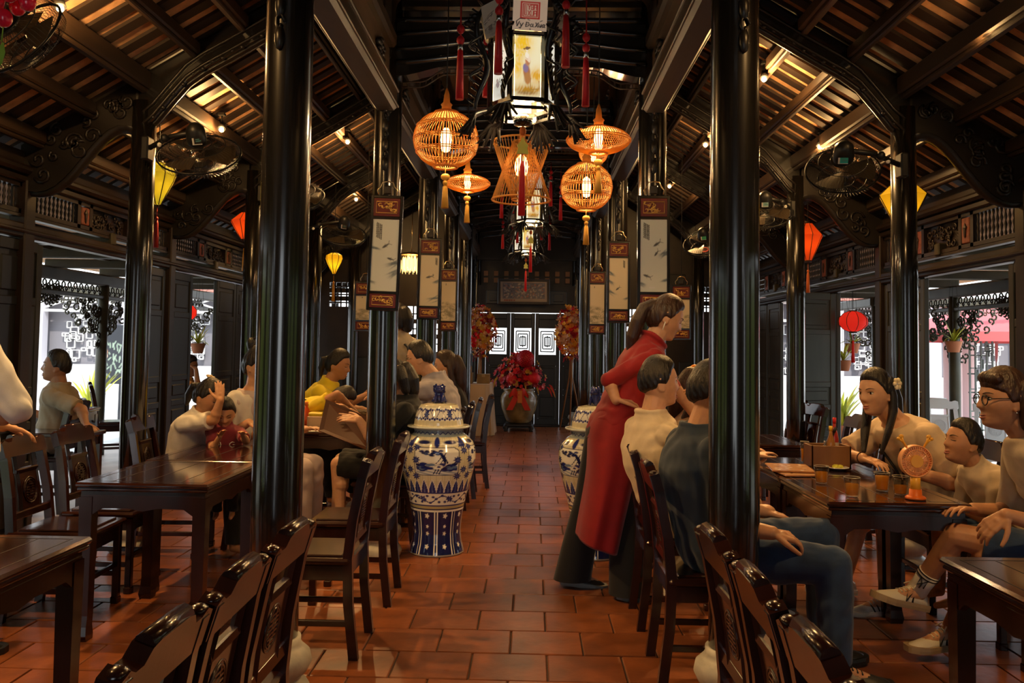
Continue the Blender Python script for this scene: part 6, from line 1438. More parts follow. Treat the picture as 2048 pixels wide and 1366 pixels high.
def person(label, hip, neck, yaw, head, hyaw, hpitch=0, hroll=0, s=1.0, hs=1.0, skin='mid', hair='black', build=1.0, width=1.0, hunch=.03, arms=(None, None), legs=(None, None), shirt=None, sleeve=.7, loose=.018,
           pants=None, pleg=2.0, hairstyle='short', voxel=.006, eyes='open', female=False, collar=True, feet=(None, None), footdir=(None, None), shoes=None, group=None, hem=-.05, fem_bust=.0, skirt_l=None, hair_hide=False, hairline=.60):
    PN[0] += 1; hip, neck, head = V(*hip), V(*neck), V(*head)-V(0, 0, .012); hs = hs*1.10; s = s*1.05; y = R(yaw); fw = V(math.cos(y), math.sin(y), 0); lf = V(-math.sin(y), math.cos(y), 0)
    base = V(hip[0], hip[1], 0); root = thing('person', label, 'person', tuple(base), 0, group); SK, HR = SKINS[skin], HAIRS[hair]; sub = lambda p: np.asarray(p, float)-base
    hip, neck, head = sub(hip), sub(neck), sub(head); ax = _nrm(neck-hip); fwd = _nrm(fw-ax*(fw @ ax))
    def spine(t): return hip+(neck-hip)*t-fwd*hunch*math.sin(math.pi*np.clip(t, 0, 1))
    def torso(mb, infl, t0, t1, wk=1.0):
        rows = []
        ts = [r for r in RINGS if t0 <= r[0] <= t1]
        for t, w, dp in ts: rows.append([spine(t)+lf*(w*width*s*wk+infl)*math.copysign(abs(math.cos(a))**.85, math.cos(a))+fwd*(dp*build*s+infl)*math.copysign(abs(math.sin(a))**.9, math.sin(a)) for a in np.linspace(0, 2*math.pi, 25)[:-1]])
        mb.strip(rows, wrap=True); k = len(rows)*24; mb.f.append(list(range(mb.n-k, mb.n-k+24))[::-1]); mb.m.append(0); mb.sm.append(True); mb.f.append(list(range(mb.n-24, mb.n))); mb.m.append(0); mb.sm.append(True)
    B = MB(); torso(B, -.004, -.2, 1.1)
    capsule(B, spine(.97), head-V(0, 0, .02*hs), .060*s, .053*hs)
    Hm = rotz(R(hyaw)-math.pi/2) @ rotx(-R(hpitch)) @ roty(R(hroll)); HX = lambda p: head+(np.asarray(p) @ Hm.T)*hs
    B.add(HX(head_pt(HD)), HF, 0, True)
    for sd in (-1, 1):
        m_ = [V(sd*(.074+.004*math.sin(a)), -.008-.016*math.cos(a)-.004, -.004+.029*math.sin(a)) for a in np.linspace(-1.9, 3.6, 12)]; B.tube([HX(p) for p in m_], .0055*hs, n=7); B.ell(HX((sd*.073, -.008, -.012)), V(.006, .014, .022)*hs, Hm, n=10, m=7); B.ell(HX((sd*.074, -.002, -.032)), V(.006, .008, .010)*hs, Hm, n=8, m=6)
    AJ = []; sh_t = .87
    for i, sd in enumerate((1, -1)):          # left arm, right arm
        S = spine(sh_t)+lf*sd*.163*width*s-ax*.012; a = arms[i] or {}; l1, l2 = .285*s*a.get('k', 1), .245*s*a.get('k', 1)
        T = sub(a['w']) if 'w' in a else S+fw*.20*s-V(0, 0, .42*s)+lf*sd*.03
        if 'e' in a: E_ = sub(a['e']); E_ = S+_nrm(E_-S)*l1; T = E_+_nrm(T-E_)*min(l2*1.1, np.linalg.norm(T-E_))
        else: E_, T = ik(S, T, l1, l2, a.get('hint', -fw*.6-V(0, 0, 1)+lf*sd*.5))
        AJ.append((S, E_, T)); capsule(B, S, E_, .050*s*build, .041*s*build); capsule(B, E_, T, .042*s*build, .027*s)
        mid = E_*.7+T*.3; B.ell(mid, .043*s*build, n=10, m=7)
        if not a.get('nohand'):
            d = a.get('d', T-E_); nn = a.get('n', (0, 0, 1)); hand(B, T, d, nn, a.get('th', -sd), a.get('curl', .45), s*.98, point=a.get('point', False))
    LJ = []
    for i, sd in enumerate((1, -1)):
        J = hip+lf*sd*.088*width*s-ax*.02; l = legs[i] or {}
        K = sub(l['k']) if 'k' in l else J+fw*.42*s-V(0, 0, .02); A_ = sub(l['a']) if 'a' in l else K-V(0, 0, .40*s)
        LJ.append((J, K, A_)); capsule(B, J, K, .082*s*build, .055*s); capsule(B, K, A_, .054*s, .036*s); B.ell(K*.68+A_*.32-_nrm(K-J)*.012, .056*s, n=10, m=7)
        fd = l.get('f', fw); capsule(B, A_-V(0, 0, .02), A_+_nrm(fd)*.14*s-V(0, 0, .055*s), .034*s, .022*s)
    remesh(B, 'body', SK, voxel, root, smooth=2)
    # face: eyes, brows, lips
    def fp(x, z, out=.0): 
        d = V(x/.0765, 0, z/.116); d[1] = math.sqrt(max(0, 1-d[0]**2-d[2]**2)); p = head_pt(d[None])[0]; return HX(p+V(0, out, 0))
    for sd in (-1, 1):
        if eyes == 'open':
            m = MB(); m.ell(fp(sd*.031, .006, -.0035), V(.0135, .0065, .0060)*hs, Hm, n=14, m=9); e = m.build('eye', EYEW, root); m = MB(); m.ell(fp(sd*.031, .006, .0010), V(.0066, .0030, .0062)*hs, Hm, n=12, m=8); m.build('iris', IRIS, e)
        else:
            m = MB(); m.ell(fp(sd*.031, .003, -.002), V(.0135, .005, .0022)*hs, Hm, n=14, m=7); e = m.build('eye', IRIS, root)
        m = MB(); m.tube([fp(sd*(.018+.027*u), .0095+.004*math.sin(math.pi*u)*(1 if eyes == 'open' else -.4)-(0 if eyes == 'open' else .005), .0012) for u in np.linspace(0, 1, 7)], [.0008, .0014, .0016, .0016, .0016, .0014, .0008], n=5); m.build('lash_line', IRIS, root)
        m = MB(); m.tube([fp(sd*(.014+.036*u), .0255+.006*math.sin(math.pi*u*.9), .0008) for u in np.linspace(0, 1, 8)], [.0020, .0030, .0032, .0030, .0027, .0023, .0017, .0010], n=5, flat=.6); m.build('eyebrow', BROWM, root)
    m = MB()
    for z, r in ((-.0575, .0034), (-.0675, .0042)): m.tube([fp(x, z+.0028*math.cos(x/.022*1.5)*(-1 if z > -.06 else -1)+.002, .0) for x in np.linspace(-.022, .022, 9)], [r*(.35+.65*math.sin(math.pi*(k+.6)/9.2)) for k in range(9)], n=6)
    m.build('lips', LIPM, root)
    # hair
    H = MB(); az = np.abs(np.degrees(np.arctan2(HD[:, 0], HD[:, 1]))); bang = {'bangs': .22}.get(hairstyle, hairline)
    line = np.interp(az, [0, 30, 52, 70, 84, 100, 115, 180], [bang, bang-.02, bang-.10, .22, -.12 if hairstyle != 'buzz' else .05, -.05, -.30 if not female else -.60, -.46 if not female else -.75])
    mask = smoothstep(line-.10, line+.16, HD[:, 2]); thick = np.interp(az, [0, 60, 180], [.013, .008, .012])*(1 if hairstyle != 'buzz' else .6)+.010*smoothstep(.5, 1, HD[:, 2])*(hairstyle != 'buzz')
    thick = thick*(1 if female else (.45+.55*smoothstep(-.45, .25, HD[:, 2])))
    bp = np.stack([HD[:, 0]*.0765, HD[:, 1]*.092, HD[:, 2]*.116], -1); k = smoothstep(0.05, -1.0, HD[:, 2]); bp[:, 0] *= 1-.26*k; bp[:, 1] *= 1-.30*smoothstep(-.05, -.5, HD[:, 1])*smoothstep(-.3, -.9, HD[:, 2])
    groove = .0022*np.sin(az*.9+6*HD[:, 2]+4*np.sin(3*HD[:, 2]))+.002*np.sin(az*.35)
    H.add(HX(bp+HD*(-.014+(thick+.014+groove)*mask)[:, None]), HF, 0, True)
    def lock(pts, rr, flat=1.0): H.tube([HX(p) for p in pts], [r*hs for r in rr], n=12, flat=flat); H.ell(HX(pts[-1]), rr[-1]*hs*.98, n=10, m=6); H.ell(HX(pts[0]), rr[0]*hs*.98, n=10, m=6)
    if hairstyle == 'ponytail_low': lock([(0, -.085, .045), (.0, -.125, .0), (.005, -.130, -.08), (.0, -.120, -.17), (0, -.105, -.235)], [.030, .036, .040, .036, .020])
    if hairstyle == 'ponytail': lock([(0, -.085, .03), (0, -.125, .01), (0, -.130, -.06), (0, -.115, -.12)], [.028, .032, .028, .014])
    if hairstyle == 'bun': lock([(0, -.07, .09), (0, -.085, .125)], [.030, .034]); lock([(0, -.08, .145), (0.01, -.06, .165)], [.012, .006])
    if hairstyle in ('long_half', 'long'):
        for sd in (-1, 1): lock([(sd*.060, -.025, .055), (sd*.077, -.030, -.01), (sd*.080, -.018, -.09), (sd*.072, .025, -.19), (sd*.055, .07, -.29)] if hairstyle == 'long_half' else [(sd*.06, -.02, .05), (sd*.08, -.03, -.02), (sd*.085, -.04, -.12), (sd*.075, -.05, -.22)], [.026, .026, .027, .024, .014][:5 if hairstyle == 'long_half' else 4], flat=.75)
        lock([(0, -.085, .04), (0, -.105, -.04), (0, -.10, -.15), (0, -.09, -.24)], [.05, .056, .052, .03])
    if hairstyle == 'bob':
        for sd in (-1, 1): lock([(sd*.05, -.05, .05), (sd*.072, -.055, -.02), (sd*.070, -.055, -.09)], [.036, .040, .030])
        lock([(0, -.08, .04), (0, -.095, -.04), (0, -.09, -.11)], [.055, .060, .045]); lock([(-.05, .055, .085), (0, .070, .090), (.05, .055, .085)], [.022, .026, .022])
    remesh(H, 'hair', HR, max(.005, voxel*.9), root, smooth=1)
    cv = max(.0075, voxel*1.25)
    if shirt:
        G = MB(); torso(G, loose*.75+.006, hem-.12, 1.07 if collar else 1.01)
        if fem_bust:
            for sd in (-1, 1): G.ell(spine(.60)+lf*sd*.068*s+fwd*(.085*build*s), fem_bust*s, n=12, m=8)
        for i, (S, E_, T) in enumerate(AJ):
            sl = sleeve[i] if isinstance(sleeve, (list, tuple)) else sleeve; L1 = np.linalg.norm(E_-S); tot = L1+np.linalg.norm(T-E_); Ls = sl*L1 if sl <= 1 else L1+(sl-1)*(tot-L1)
            r0 = .052*s*build+loose*.7; G.ell(S, r0*1.02, n=12, m=8)
            if Ls <= L1: q = S+(E_-S)*Ls/L1; G.tube([S, (S+q)/2, q], [r0, r0*.97, r0*.92+loose*.35], n=16)
            else:
                q = E_+(T-E_)*(Ls-L1)/(tot-L1); G.tube([S, (S+E_)/2, E_], [r0, r0*.95, .045*s*build+loose*.6], n=16); G.ell(E_, .045*s*build+loose*.6, n=12, m=8); G.tube([E_, (E_+q)/2, q], [.045*s*build+loose*.6, .042*s*build+loose*.6, .034*s*build+loose*.7], n=16)
        if collar: G.tube([spine(1.03)+lf*.078*s*math.cos(a)+fwd*(.072*s*math.sin(a)+.004)+ax*(.012-.016*math.sin(a)) for a in np.linspace(0, 2*math.pi, 19)[:-1]], .0125 if collar is True else collar, n=7, closed=True)
        remesh(G, 'shirt', shirt, cv, root, smooth=2, folds=.0045, seed=PN[0])
    if pants:
        G = MB(); torso(G, .010, -.2, .12)
        for i, (J, K, A_) in enumerate(LJ):
            lk = np.linalg.norm(K-J); r0 = .088*s*build+.008; G.ell(J, r0, n=12, m=8)
            if pleg <= 1: q = J+(K-J)*pleg; G.tube([J, (J+q)/2, q], [r0, r0*.93, .066*s+.022], n=18)
            else: q = K+(A_-K)*(pleg-1); G.tube([J, (J+K)/2, K], [r0, r0*.9, .062*s+.010], n=18); G.ell(K, .062*s+.010, n=14, m=9); G.tube([K, (K+q)/2, q], [.062*s+.009, .060*s+.008, .052*s+.006], n=18)
        remesh(G, 'trousers' if pleg > 1 else 'shorts', pants, cv, root, smooth=2, folds=.0035, seed=PN[0]+3)
    if shoes:
        for i, (J, K, A_) in enumerate(LJ):
            l = legs[i] or {}; shoe(root, A_-V(0, 0, 0), l.get('f', fw), s*.98, l.get('up', (0, 0, 1)), **shoes)
    root_info = dict(spine=spine, HX=HX, fp=fp, fwd=fwd, lf=lf, AJ=AJ, LJ=LJ, Hm=Hm, base=base, fw=fw)
    return root, root_info

def shirt_print(root, I, txt, t0, a0, a1, h, mt, infl, wk=1.0, bk=1.0, s=1.05, r=.0035):
    m = MB(); n = len(txt); cw = (a1-a0)/(n+.35*(n-1)); rt = [q[0] for q in RINGS]
    def P(u, v):
        t = t0+v*h; a = R(a0+u); w = np.interp(t, rt, [q[1] for q in RINGS])*wk*s+infl; d = np.interp(t, rt, [q[2] for q in RINGS])*bk*s+infl
        return I['spine'](t)+I['lf']*w*math.copysign(abs(math.cos(a))**.85, math.cos(a))+I['fwd']*d*math.copysign(abs(math.sin(a))**.9, math.sin(a))
    for i, ch in enumerate(txt):
        for st in GLYPH[ch]: m.tube([P((i*1.35+p)*cw, q) for p, q in st], r, n=5)
    m.build('printed_lettering', mt, root)
CREAM = cloth('cream_cotton', (.62, .50, .33)); NAVY = cloth('navy_cotton', (.010, .022, .042)); JEANS = cloth('blue_denim', (.014, .038, .095), var=.3); REDV = cloth('red_velvet', (.27, .003, .006), .75); BLK = cloth('black_cotton', (.010, .010, .010))
BEIGE = cloth('beige_cotton', (.56, .42, .27)); BEIGE2 = cloth('sand_cotton', (.50, .39, .26)); WHT = cloth('white_cotton', (.66, .62, .55)); LAV = cloth('lavender_cotton', (.50, .40, .38)); YELC = cloth('yellow_cotton', (.78, .60, .02)); POLO = cloth('grey_lilac_pique', (.40, .37, .40))
KHAKI = cloth('khaki_cotton', (.32, .25, .16)); DKRED = cloth('dark_red_cotton', (.20, .02, .03)); ORC = cloth('orange_cotton', (.72, .36, .08)); KSHORT = cloth('khaki_shorts', (.40, .30, .18))
P_ = lambda x, y, Y: tuple(at_y(x, y, Y))
WSHOE = dict(m_up=mat('cream_leather', (.62, .56, .44), .5), m_sole=mat('gum_sole', (.34, .24, .14), .6))
# --- woman in red, bending over the right-hand table, hand behind her back
r, I = person('Woman in a long red tunic and black trousers bending over the table', (.56, 4.97, .93), (.80, 5.02, 1.44), 18, (.885, 5.03, 1.605), 8, 24, 0, skin='light', hair='brown', female=True, build=.88, width=.92, hunch=.01,
    arms=({'e': P_(1372, 790, 5.10), 'w': P_(1405, 850, 5.12), 'curl': .4}, {'e': P_(1193, 772, 4.86), 'w': P_(1232, 800, 4.84), 'd': (.8, .3, -.1), 'curl': .6}),
    legs=({'k': (.46, 5.06, .52), 'a': (.36, 5.10, .10), 'f': (.9, .1, -.15)}, {'k': (.64, 4.90, .50), 'a': (.665, 4.86, .09), 'f': (.95, .1, -.2)}), shirt=REDV, sleeve=(1.12, 1.08), loose=.010, pants=BLK, pleg=1.95, hairstyle='ponytail_low', voxel=.005, eyes='down', fem_bust=.05, collar=.016, hem=-.04, shoes=dict(m_up=BLACKM, m_sole=mat('grey_heel', (.16, .16, .15), .5)))
m = MB(); rows = []
for k, (x, y, z, rx, ry) in enumerate(((.62, 4.97, 1.10, .09, .10), (.605, 4.968, 1.0, .150, .160), (.595, 4.965, .94, .158, .185), (.59, 4.96, .84, .155, .210), (.575, 4.955, .70, .140, .22), (.545, 4.95, .55, .132, .22), (.515, 4.945, .40, .128, .215), (.495, 4.94, .29, .124, .21))):
    f = max(0, k-1)/7; rows.append([(x+rx*(1+f*.07*math.sin(5*a+.5))*math.cos(a), y+ry*(1+f*.10*math.sin(6*a+1))*math.sin(a), z-f*.05*math.cos(a)) for a in np.linspace(0, 2*math.pi, 73)[:-1]])
rows = [[V(*p)-I['base'] for p in rw] for rw in rows]; m.strip(rows, wrap=True); sk = m.build('tunic_skirt', REDV, r, fix=False); sm_ = sk.modifiers.new('t', 'SOLIDIFY'); sm_.thickness = .004; sub_ = sk.modifiers.new('s', 'SUBSURF'); sub_.levels = 1; sub_.render_levels = 1
m = MB()
for i, (J, K, A_) in enumerate(I['LJ']): m.strip([[c+V(w*math.cos(a), w*math.sin(a)*.85, 0) for a in np.linspace(0, 2*math.pi, 25)[:-1]] for c, w in ((J, .10), (K, .095), (A_*.6+K*.4, .10), (A_-V(0, 0, .055), .112))], wrap=True)
m.build('wide_trouser_leg', BLK, r, fix=False)
m = MB(); m.tube([I['HX'](V(.084, -.012, -.03)), I['HX'](V(.085, -.008, -.075))], .003, n=6); m.ell(I['HX'](V(-.080, -.002, -.058)), .005, n=7, m=5); m.build('earring', PORC, r)
# --- man in the cream T-shirt
r, I = person('Man in a cream T-shirt seated before the woman in red', (.86, 4.50, .55), (.735, 4.50, 1.06), 20, (.770, 4.50, 1.245), 12, 0, 0, skin='light', hunch=.06, arms=({'w': (1.20, 4.72, .66)}, {'w': P_(1400, 826, 4.42), 'hint': (.2, -.6, -1), 'd': (-.2, .1, .9), 'n': (.8, -.5, 0), 'curl': .8}),
    legs=({'k': (1.30, 4.66, .58), 'a': (1.30, 4.66, .12)}, {'k': (1.31, 4.42, .57), 'a': (1.28, 4.42, .12)}), shirt=CREAM, sleeve=.75, pants=KSHORT, pleg=.80, voxel=.005, shoes=WSHOE)
shirt_print(r, I, 'PULA', .40, -100, -172, .09, BLACKM, .022)
# --- man in navy with blue jeans
r2, I2 = person('Man in a navy shirt and blue jeans, mostly behind the first right column', (.93, 3.82, .55), (.850, 3.83, 1.05), 12, (.905, 3.83, 1.235), 5, 4, 0, skin='mid', hunch=.05, arms=({'w': (1.20, 4.02, .66)}, {'e': (.93, 3.60, .72), 'w': P_(1545, 1066, 3.50), 'd': (.9, .1, -.2), 'n': (0, -.3, 1), 'curl': .7}),
    legs=({'k': (1.42, 3.90, .59), 'a': (1.42, 3.92, .10)}, {'k': P_(1668, 1130, 3.50), 'a': P_(1672, 1330, 3.50), 'f': (1, -.1, 0)}), shirt=NAVY, sleeve=.85, loose=.024, pants=JEANS, pleg=1.97, voxel=.0045, build=1.08, width=1.08, shoes=dict(m_up=BLACKM, m_sole=BLACKM))
# --- girl with the orange hair tie
r3, I3 = person('Girl with an orange hair tie, half hidden behind the first right column', (1.0, 5.30, .54), (1.10, 5.30, 1.02), 10, (1.155, 5.28, 1.19), 0, 20, 0, s=.90, hair='brown', skin='light', female=True, hairstyle='long', shirt=CREAM, voxel=.008, arms=({'w': (1.45, 5.45, .78)}, {'w': (1.45, 5.15, .78)}), eyes='down', pants=BLK)
m = MB(); m.ell(I3['HX'](V(-.03, -.07, .085)), V(.03, .025, .025), n=10, m=7); m.ell(I3['HX'](V(-.055, -.06, .06)), V(.02, .02, .02), n=8, m=6); m.build('orange_hair_tie', mat('orange_hair_tie', (.85, .28, .03), .5), r3)
# --- woman with the cream hair flower
rw, IW = person('Woman in beige with a cream flower in her long hair, leaning on the table', (2.44, 4.92, .55), (2.170, 4.90, 1.015), 196, (2.055, 4.875, 1.190), 208, 4, 3, skin='light', female=True, hunch=.05, build=1.12, width=1.05, arms=({'e': (2.40, 4.66, .74), 'w': (2.12, 4.62, .78), 'nohand': True}, {'e': P_(1694, 905, 5.05), 'w': P_(1726, 916, 4.86), 'd': (.45, -.75, -.12), 'n': (0, -.1, 1), 'curl': .45, 'th': -1}),
    legs=({'k': (2.05, 4.75, .58), 'a': P_(1772, 1195, 4.70), 'f': (-.95, -.1, -.05)}, {'k': (2.04, 4.98, .58), 'a': (1.92, 5.0, .11), 'f': (-1, 0, 0)}), shirt=BEIGE, sleeve=.80, loose=.022, pants=JEANS, pleg=.85, hairstyle='long_half', voxel=.0045, fem_bust=.072, collar=False, shoes=dict(m_up=mat('white_leather', (.72, .71, .70), .45), m_sole=mat('white_sole', (.74, .73, .70), .5), stripes=mat('black_stripe', (.015, .015, .02), .5)))
m = MB()
for k in range(6): a = k*1.047; m.ell(IW['HX'](V(-.092, -.050+.018*math.cos(a), .045+.020*math.sin(a))), V(.010, .014, .014), IW['Hm'], n=8, m=6)
m.ell(IW['HX'](V(-.101, -.050, .045)), .008, n=8, m=6); m.build('hair_flower', mat('cream_flower', (.76, .66, .46), .6), rw)
m = MB(); n0 = IW['spine'](.97)
m.tube([n0+IW['lf']*.085+IW['fwd']*.02, IW['spine'](.80)+IW['lf']*.085+IW['fwd']*.145, IW['spine'](.55)+IW['lf']*.03+IW['fwd']*.185, IW['spine'](.30)-IW['lf']*.02+IW['fwd']*.20], .008, n=6); m.tube([n0-IW['lf']*.085+IW['fwd']*.02, IW['spine'](.80)-IW['lf']*.085+IW['fwd']*.145, IW['spine'](.55)-IW['lf']*.02+IW['fwd']*.185, IW['spine'](.30)-IW['lf']*.02+IW['fwd']*.20], .008, n=6); m.build('black_bag_strap', BLACKM, rw)
m = MB(); W_ = IW['AJ'][1][2]; E_ = IW['AJ'][1][1]; d = _nrm(W_-E_); a_, b_ = frame_of(d); m.tube([W_-d*.01+(a_*math.cos(t)+b_*math.sin(t))*.031 for t in np.linspace(0, 6.283, 17)[:-1]], .0035, n=6, closed=True); m.build('bracelet', mat('dark_bead', (.06, .02, .015), .4), rw)
# --- small boy
rb, IB = person('Small boy in a sand-coloured T-shirt with chin up, between the two women', (2.50, 4.36, .52), (2.335, 4.36, .845), 186, (2.275, 4.35, .975), 188, -10, 0, s=.70, hs=.86, skin='mid', hairstyle='short', build=1.05, voxel=.0045, eyes='down', arms=({'w': (2.20, 4.27, .66)}, {'w': (2.22, 4.50, .66)}), legs=({'k': (2.2, 4.28, .50), 'a': (2.2, 4.28, .22)}, {'k': (2.2, 4.45, .50), 'a': (2.2, 4.45, .22)}), shirt=BEIGE2, sleeve=.8, loose=.016, pants=JEANS, pleg=.9, hunch=.03)
# --- woman in glasses
rg, IG = person('Woman in round glasses and sand-coloured T-shirt at the right edge, legs crossed', (2.46, 3.74, .55), (2.25, 3.74, 1.045), 178, (2.145, 3.735, 1.225), 180, 0, 0, skin='mid', hair='brown', female=True, hairstyle='bob', voxel=.0045, hunch=.05, arms=({'e': (2.33, 3.56, .745), 'w': P_(1975, 1020, 3.60), 'd': (-.75, .05, -.55), 'n': (-.3, -.5, .6), 'curl': .6}, {'w': (2.08, 3.88, .72), 'curl': .5}),
    legs=({'k': P_(1912, 1072, 3.86), 'a': P_(1836, 1178, 4.0), 'f': (-.93, -.25, .24), 'up': (.2, 0, 1)}, {'k': (2.10, 3.80, .54), 'a': P_(1900, 1258, 4.05), 'f': (-.93, -.15, -.05)}), shirt=BEIGE2, sleeve=.88, loose=.024, pants=JEANS, pleg=.80, fem_bust=.055, shoes=dict(nlogo=True, **WSHOE), hairline=.40)
m = MB()
for sd in (-1, 1):
    c = IG['fp'](sd*.031, .002, .014); ux = IG['Hm'] @ V(1, 0, 0); uz = IG['Hm'] @ V(0, 0, 1); m.tube([c+(ux*math.cos(t)*.0235+uz*math.sin(t)*.0215) for t in np.linspace(0, 6.283, 25)[:-1]], .0024, n=6, closed=True)
    m.tube([c+ux*sd*.0235+uz*.006, IG['HX'](V(sd*.077, .03, .012)), IG['HX'](V(sd*.082, -.015, .010))], .0022, n=5)
m.tube([IG['fp'](-.009, .006, .020), IG['fp'](.009, .006, .020)], .002, n=5); m.build('glasses', mat('black_frame', (.010, .010, .010), .25), rg)
m = MB(); m.ell(IG['HX'](V(-.079, -.004, -.043)), .0045, n=8, m=6); m.build('earring', CHROME, rg)
# sock of the crossed leg with the two black rings and interlocked N Y; plain sock on the other
J, K, A_ = IG['LJ'][0]; d = _nrm(K-A_); m = MB(); m.tube([A_-d*.03, A_+d*.04, A_+d*.105], [.045, .044, .050], n=18); so = m.build('sock', mat('white_rib_sock', (.60, .56, .50), .8), rg); m = MB()
for u in (.082, .098): m.tube([A_+d*u, A_+d*(u+.006)], [.0505, .0512], n=18)
m.build('sock_stripe', BLACKM, so); m = MB(); sidev = _nrm(np.cross(d, IG['lf'])); camd = _nrm(CAM-(IG['base']+A_)); nv = _nrm(camd-d*(camd @ d)); hx = np.cross(nv, d)*-1
def SP(u, v): return A_+d*(.040+v*.04)+nv*.0475*math.sqrt(max(0, 1-(u*.55)**2))-hx*u*.026
for st in ([(-.6, 0), (-.6, 1), (.6, 0), (.6, 1)], [(-.7, 1.1), (0, .5), (.7, 1.1)], [(0, .5), (0, -.2)]): m.tube([SP(u, v) for u, v in st], .0035, n=5)
m.build('sock_monogram', BLACKM, so)
# --- left aisle: mother, girl, toddler
rm, IM = person('Woman in a lavender top and white cardigan with a hair bun, left aisle', (-1.84, 5.98, .56), (-1.815, 5.86, 1.085), -25, (-1.785, 5.84, 1.265), -18, 14, 0, s=.95, skin='light', female=True, hairstyle='bun', voxel=.006, hunch=.02, arms=({'w': (-1.50, 6.05, .80)}, {'e': P_(458, 838, 5.72), 'w': P_(525, 826, 5.60), 'd': (.9, -.1, -.1), 'curl': .5}), legs=({'k': (-1.42, 6.0, .56), 'a': (-1.42, 6.0, .12)}, {'k': (-1.44, 5.80, .56), 'a': (-1.44, 5.8, .12)}), shirt=LAV, sleeve=.2, pants=LAV, eyes='down', fem_bust=.06, collar=False)
m = MB()
for i, (S, E_, T) in enumerate(IM['AJ']):
    capsule(m, S+V(0, 0, .01), S*.25+E_*.75, .072, .082, n=16); capsule(m, S, IM['spine'](.90)+IM['lf']*(.07 if i == 0 else -.07), .070, .055, n=14); capsule(m, IM['spine'](.86)+IM['lf']*(.11 if i == 0 else -.11)+IM['fwd']*.03, IM['spine'](.45)+IM['lf']*(.135 if i == 0 else -.135)+IM['fwd']*.06, .066, .060, n=14)
remesh(m, 'cardigan', WHT, .008, rm, smooth=2, folds=.006)
rgi, IGi = person('Girl in a white T-shirt holding one hand to her head, left aisle', (-2.20, 5.70, .53), (-2.085, 5.62, .93), -12, (-2.035, 5.60, 1.06), -12, 28, 0, s=.80, hs=.90, skin='mid', female=True, hairstyle='ponytail', voxel=.005, hunch=.05, eyes='down', arms=({'w': (-1.75, 5.78, .80)}, {'e': P_(437, 838, 5.42), 'w': P_(441, 800, 5.40), 'd': (-.15, .15, 1), 'n': (.3, -.9, .1), 'curl': .35, 'th': -1}), legs=({'k': (-1.85, 5.75, .50), 'a': (-1.85, 5.75, .1)}, {'k': (-1.85, 5.58, .50), 'a': (-1.82, 5.55, .1)}), shirt=WHT, sleeve=.85, loose=.020, pants=BLK)
m = MB()
for k in range(5): a = k*1.256; m.ell(IGi['HX'](V(-.01+.020*math.cos(a), -.055+.018*math.sin(a), .122)), V(.014, .014, .008), n=8, m=5)
m.build('hair_bow', mat('cream_bow', (.72, .56, .34), .6), rgi)
rt, IT = person('Toddler with dark hair in a dark red top on the woman\'s lap, looking down', (-1.88, 5.62, .60), (-1.90, 5.55, .865), -78, (-1.895, 5.535, .960), -70, 26, 0, s=.52, hs=.76, skin='mid', voxel=.005, eyes='down', build=1.1, arms=({'w': P_(485, 868, 5.35)}, {'w': P_(440, 872, 5.38)}), shirt=DKRED, sleeve=.7, loose=.012, pants=BLK, hairline=.55)
shirt_print(rt, IT, 'OLG', .52, 128, 62, .14, WHT, .018, s=.55, bk=1.1, r=.003)
# --- left aisle: yellow group
ry, IY = person('Woman in a yellow shirt with tied dark hair leaning on the far left table', (-1.84, 7.50, .56), (-1.67, 7.46, 1.06), 0, (-1.595, 7.45, 1.235), -8, 14, 0, s=.95, skin='mid', female=True, hairstyle='ponytail', voxel=.008, hunch=.06, eyes='down', arms=({'w': (-1.25, 7.6, .79)}, {'w': P_(738, 788, 7.2), 'd': (.9, .1, -.1)}), shirt=YELC, sleeve=.8, pants=BLK)
rby, IBy = person('Boy in yellow with a dark strap, head down on the left table', (-1.86, 7.0, .55), (-1.56, 6.97, .93), 0, (-1.445, 6.95, .965), -5, 48, 0, s=.82, hs=.9, skin='mid', voxel=.007, hunch=.10, eyes='down', arms=({'w': (-1.2, 7.2, .79)}, {'e': P_(655, 800, 6.78), 'w': P_(695, 806, 6.8)}), shirt=YELC, sleeve=.6, pants=BLK)
m = MB(); m.tube([IBy['spine'](.98)-IBy['lf']*.075+IBy['fwd']*.02, IBy['spine'](.75)-IBy['lf']*.09-IBy['fwd']*.15, IBy['spine'](.3)-IBy['lf']*.06-IBy['fwd']*.20], .014, n=6, flat=.4); m.tube([IBy['spine'](.86)-IBy['lf']*.15+IBy['fwd']*.06, IBy['spine'](.82)-IBy['lf']*.165-IBy['fwd']*.05, IBy['spine'](.6)-IBy['lf']*.14-IBy['fwd']*.14], .014, n=6, flat=.4); m.build('dark_strap', BLACKM, rby)
rp, IP = person('Man in a grey-lilac polo shirt, back to the aisle behind the blue jar', (-.63, 6.80, .55), (-.665, 6.78, 1.15), 170, (-.785, 6.75, 1.315), 178, 8, 0, s=1.04, skin='light', voxel=.006, hunch=.05, build=1.08, width=1.08, arms=({'e': P_(812, 785, 6.55), 'w': P_(770, 790, 6.58), 'd': (-1, 0, 0)}, {'w': (-1.15, 6.55, .80)}), legs=({'k': (-1.06, 6.70, .57), 'a': (-1.02, 6.70, .1)}, {'k': (-1.06, 6.90, .57), 'a': (-1.02, 6.90, .1)}), shirt=POLO, sleeve=.75, pants=BLK)
m = MB(); c = IP['fp'](.031, .003, .012)
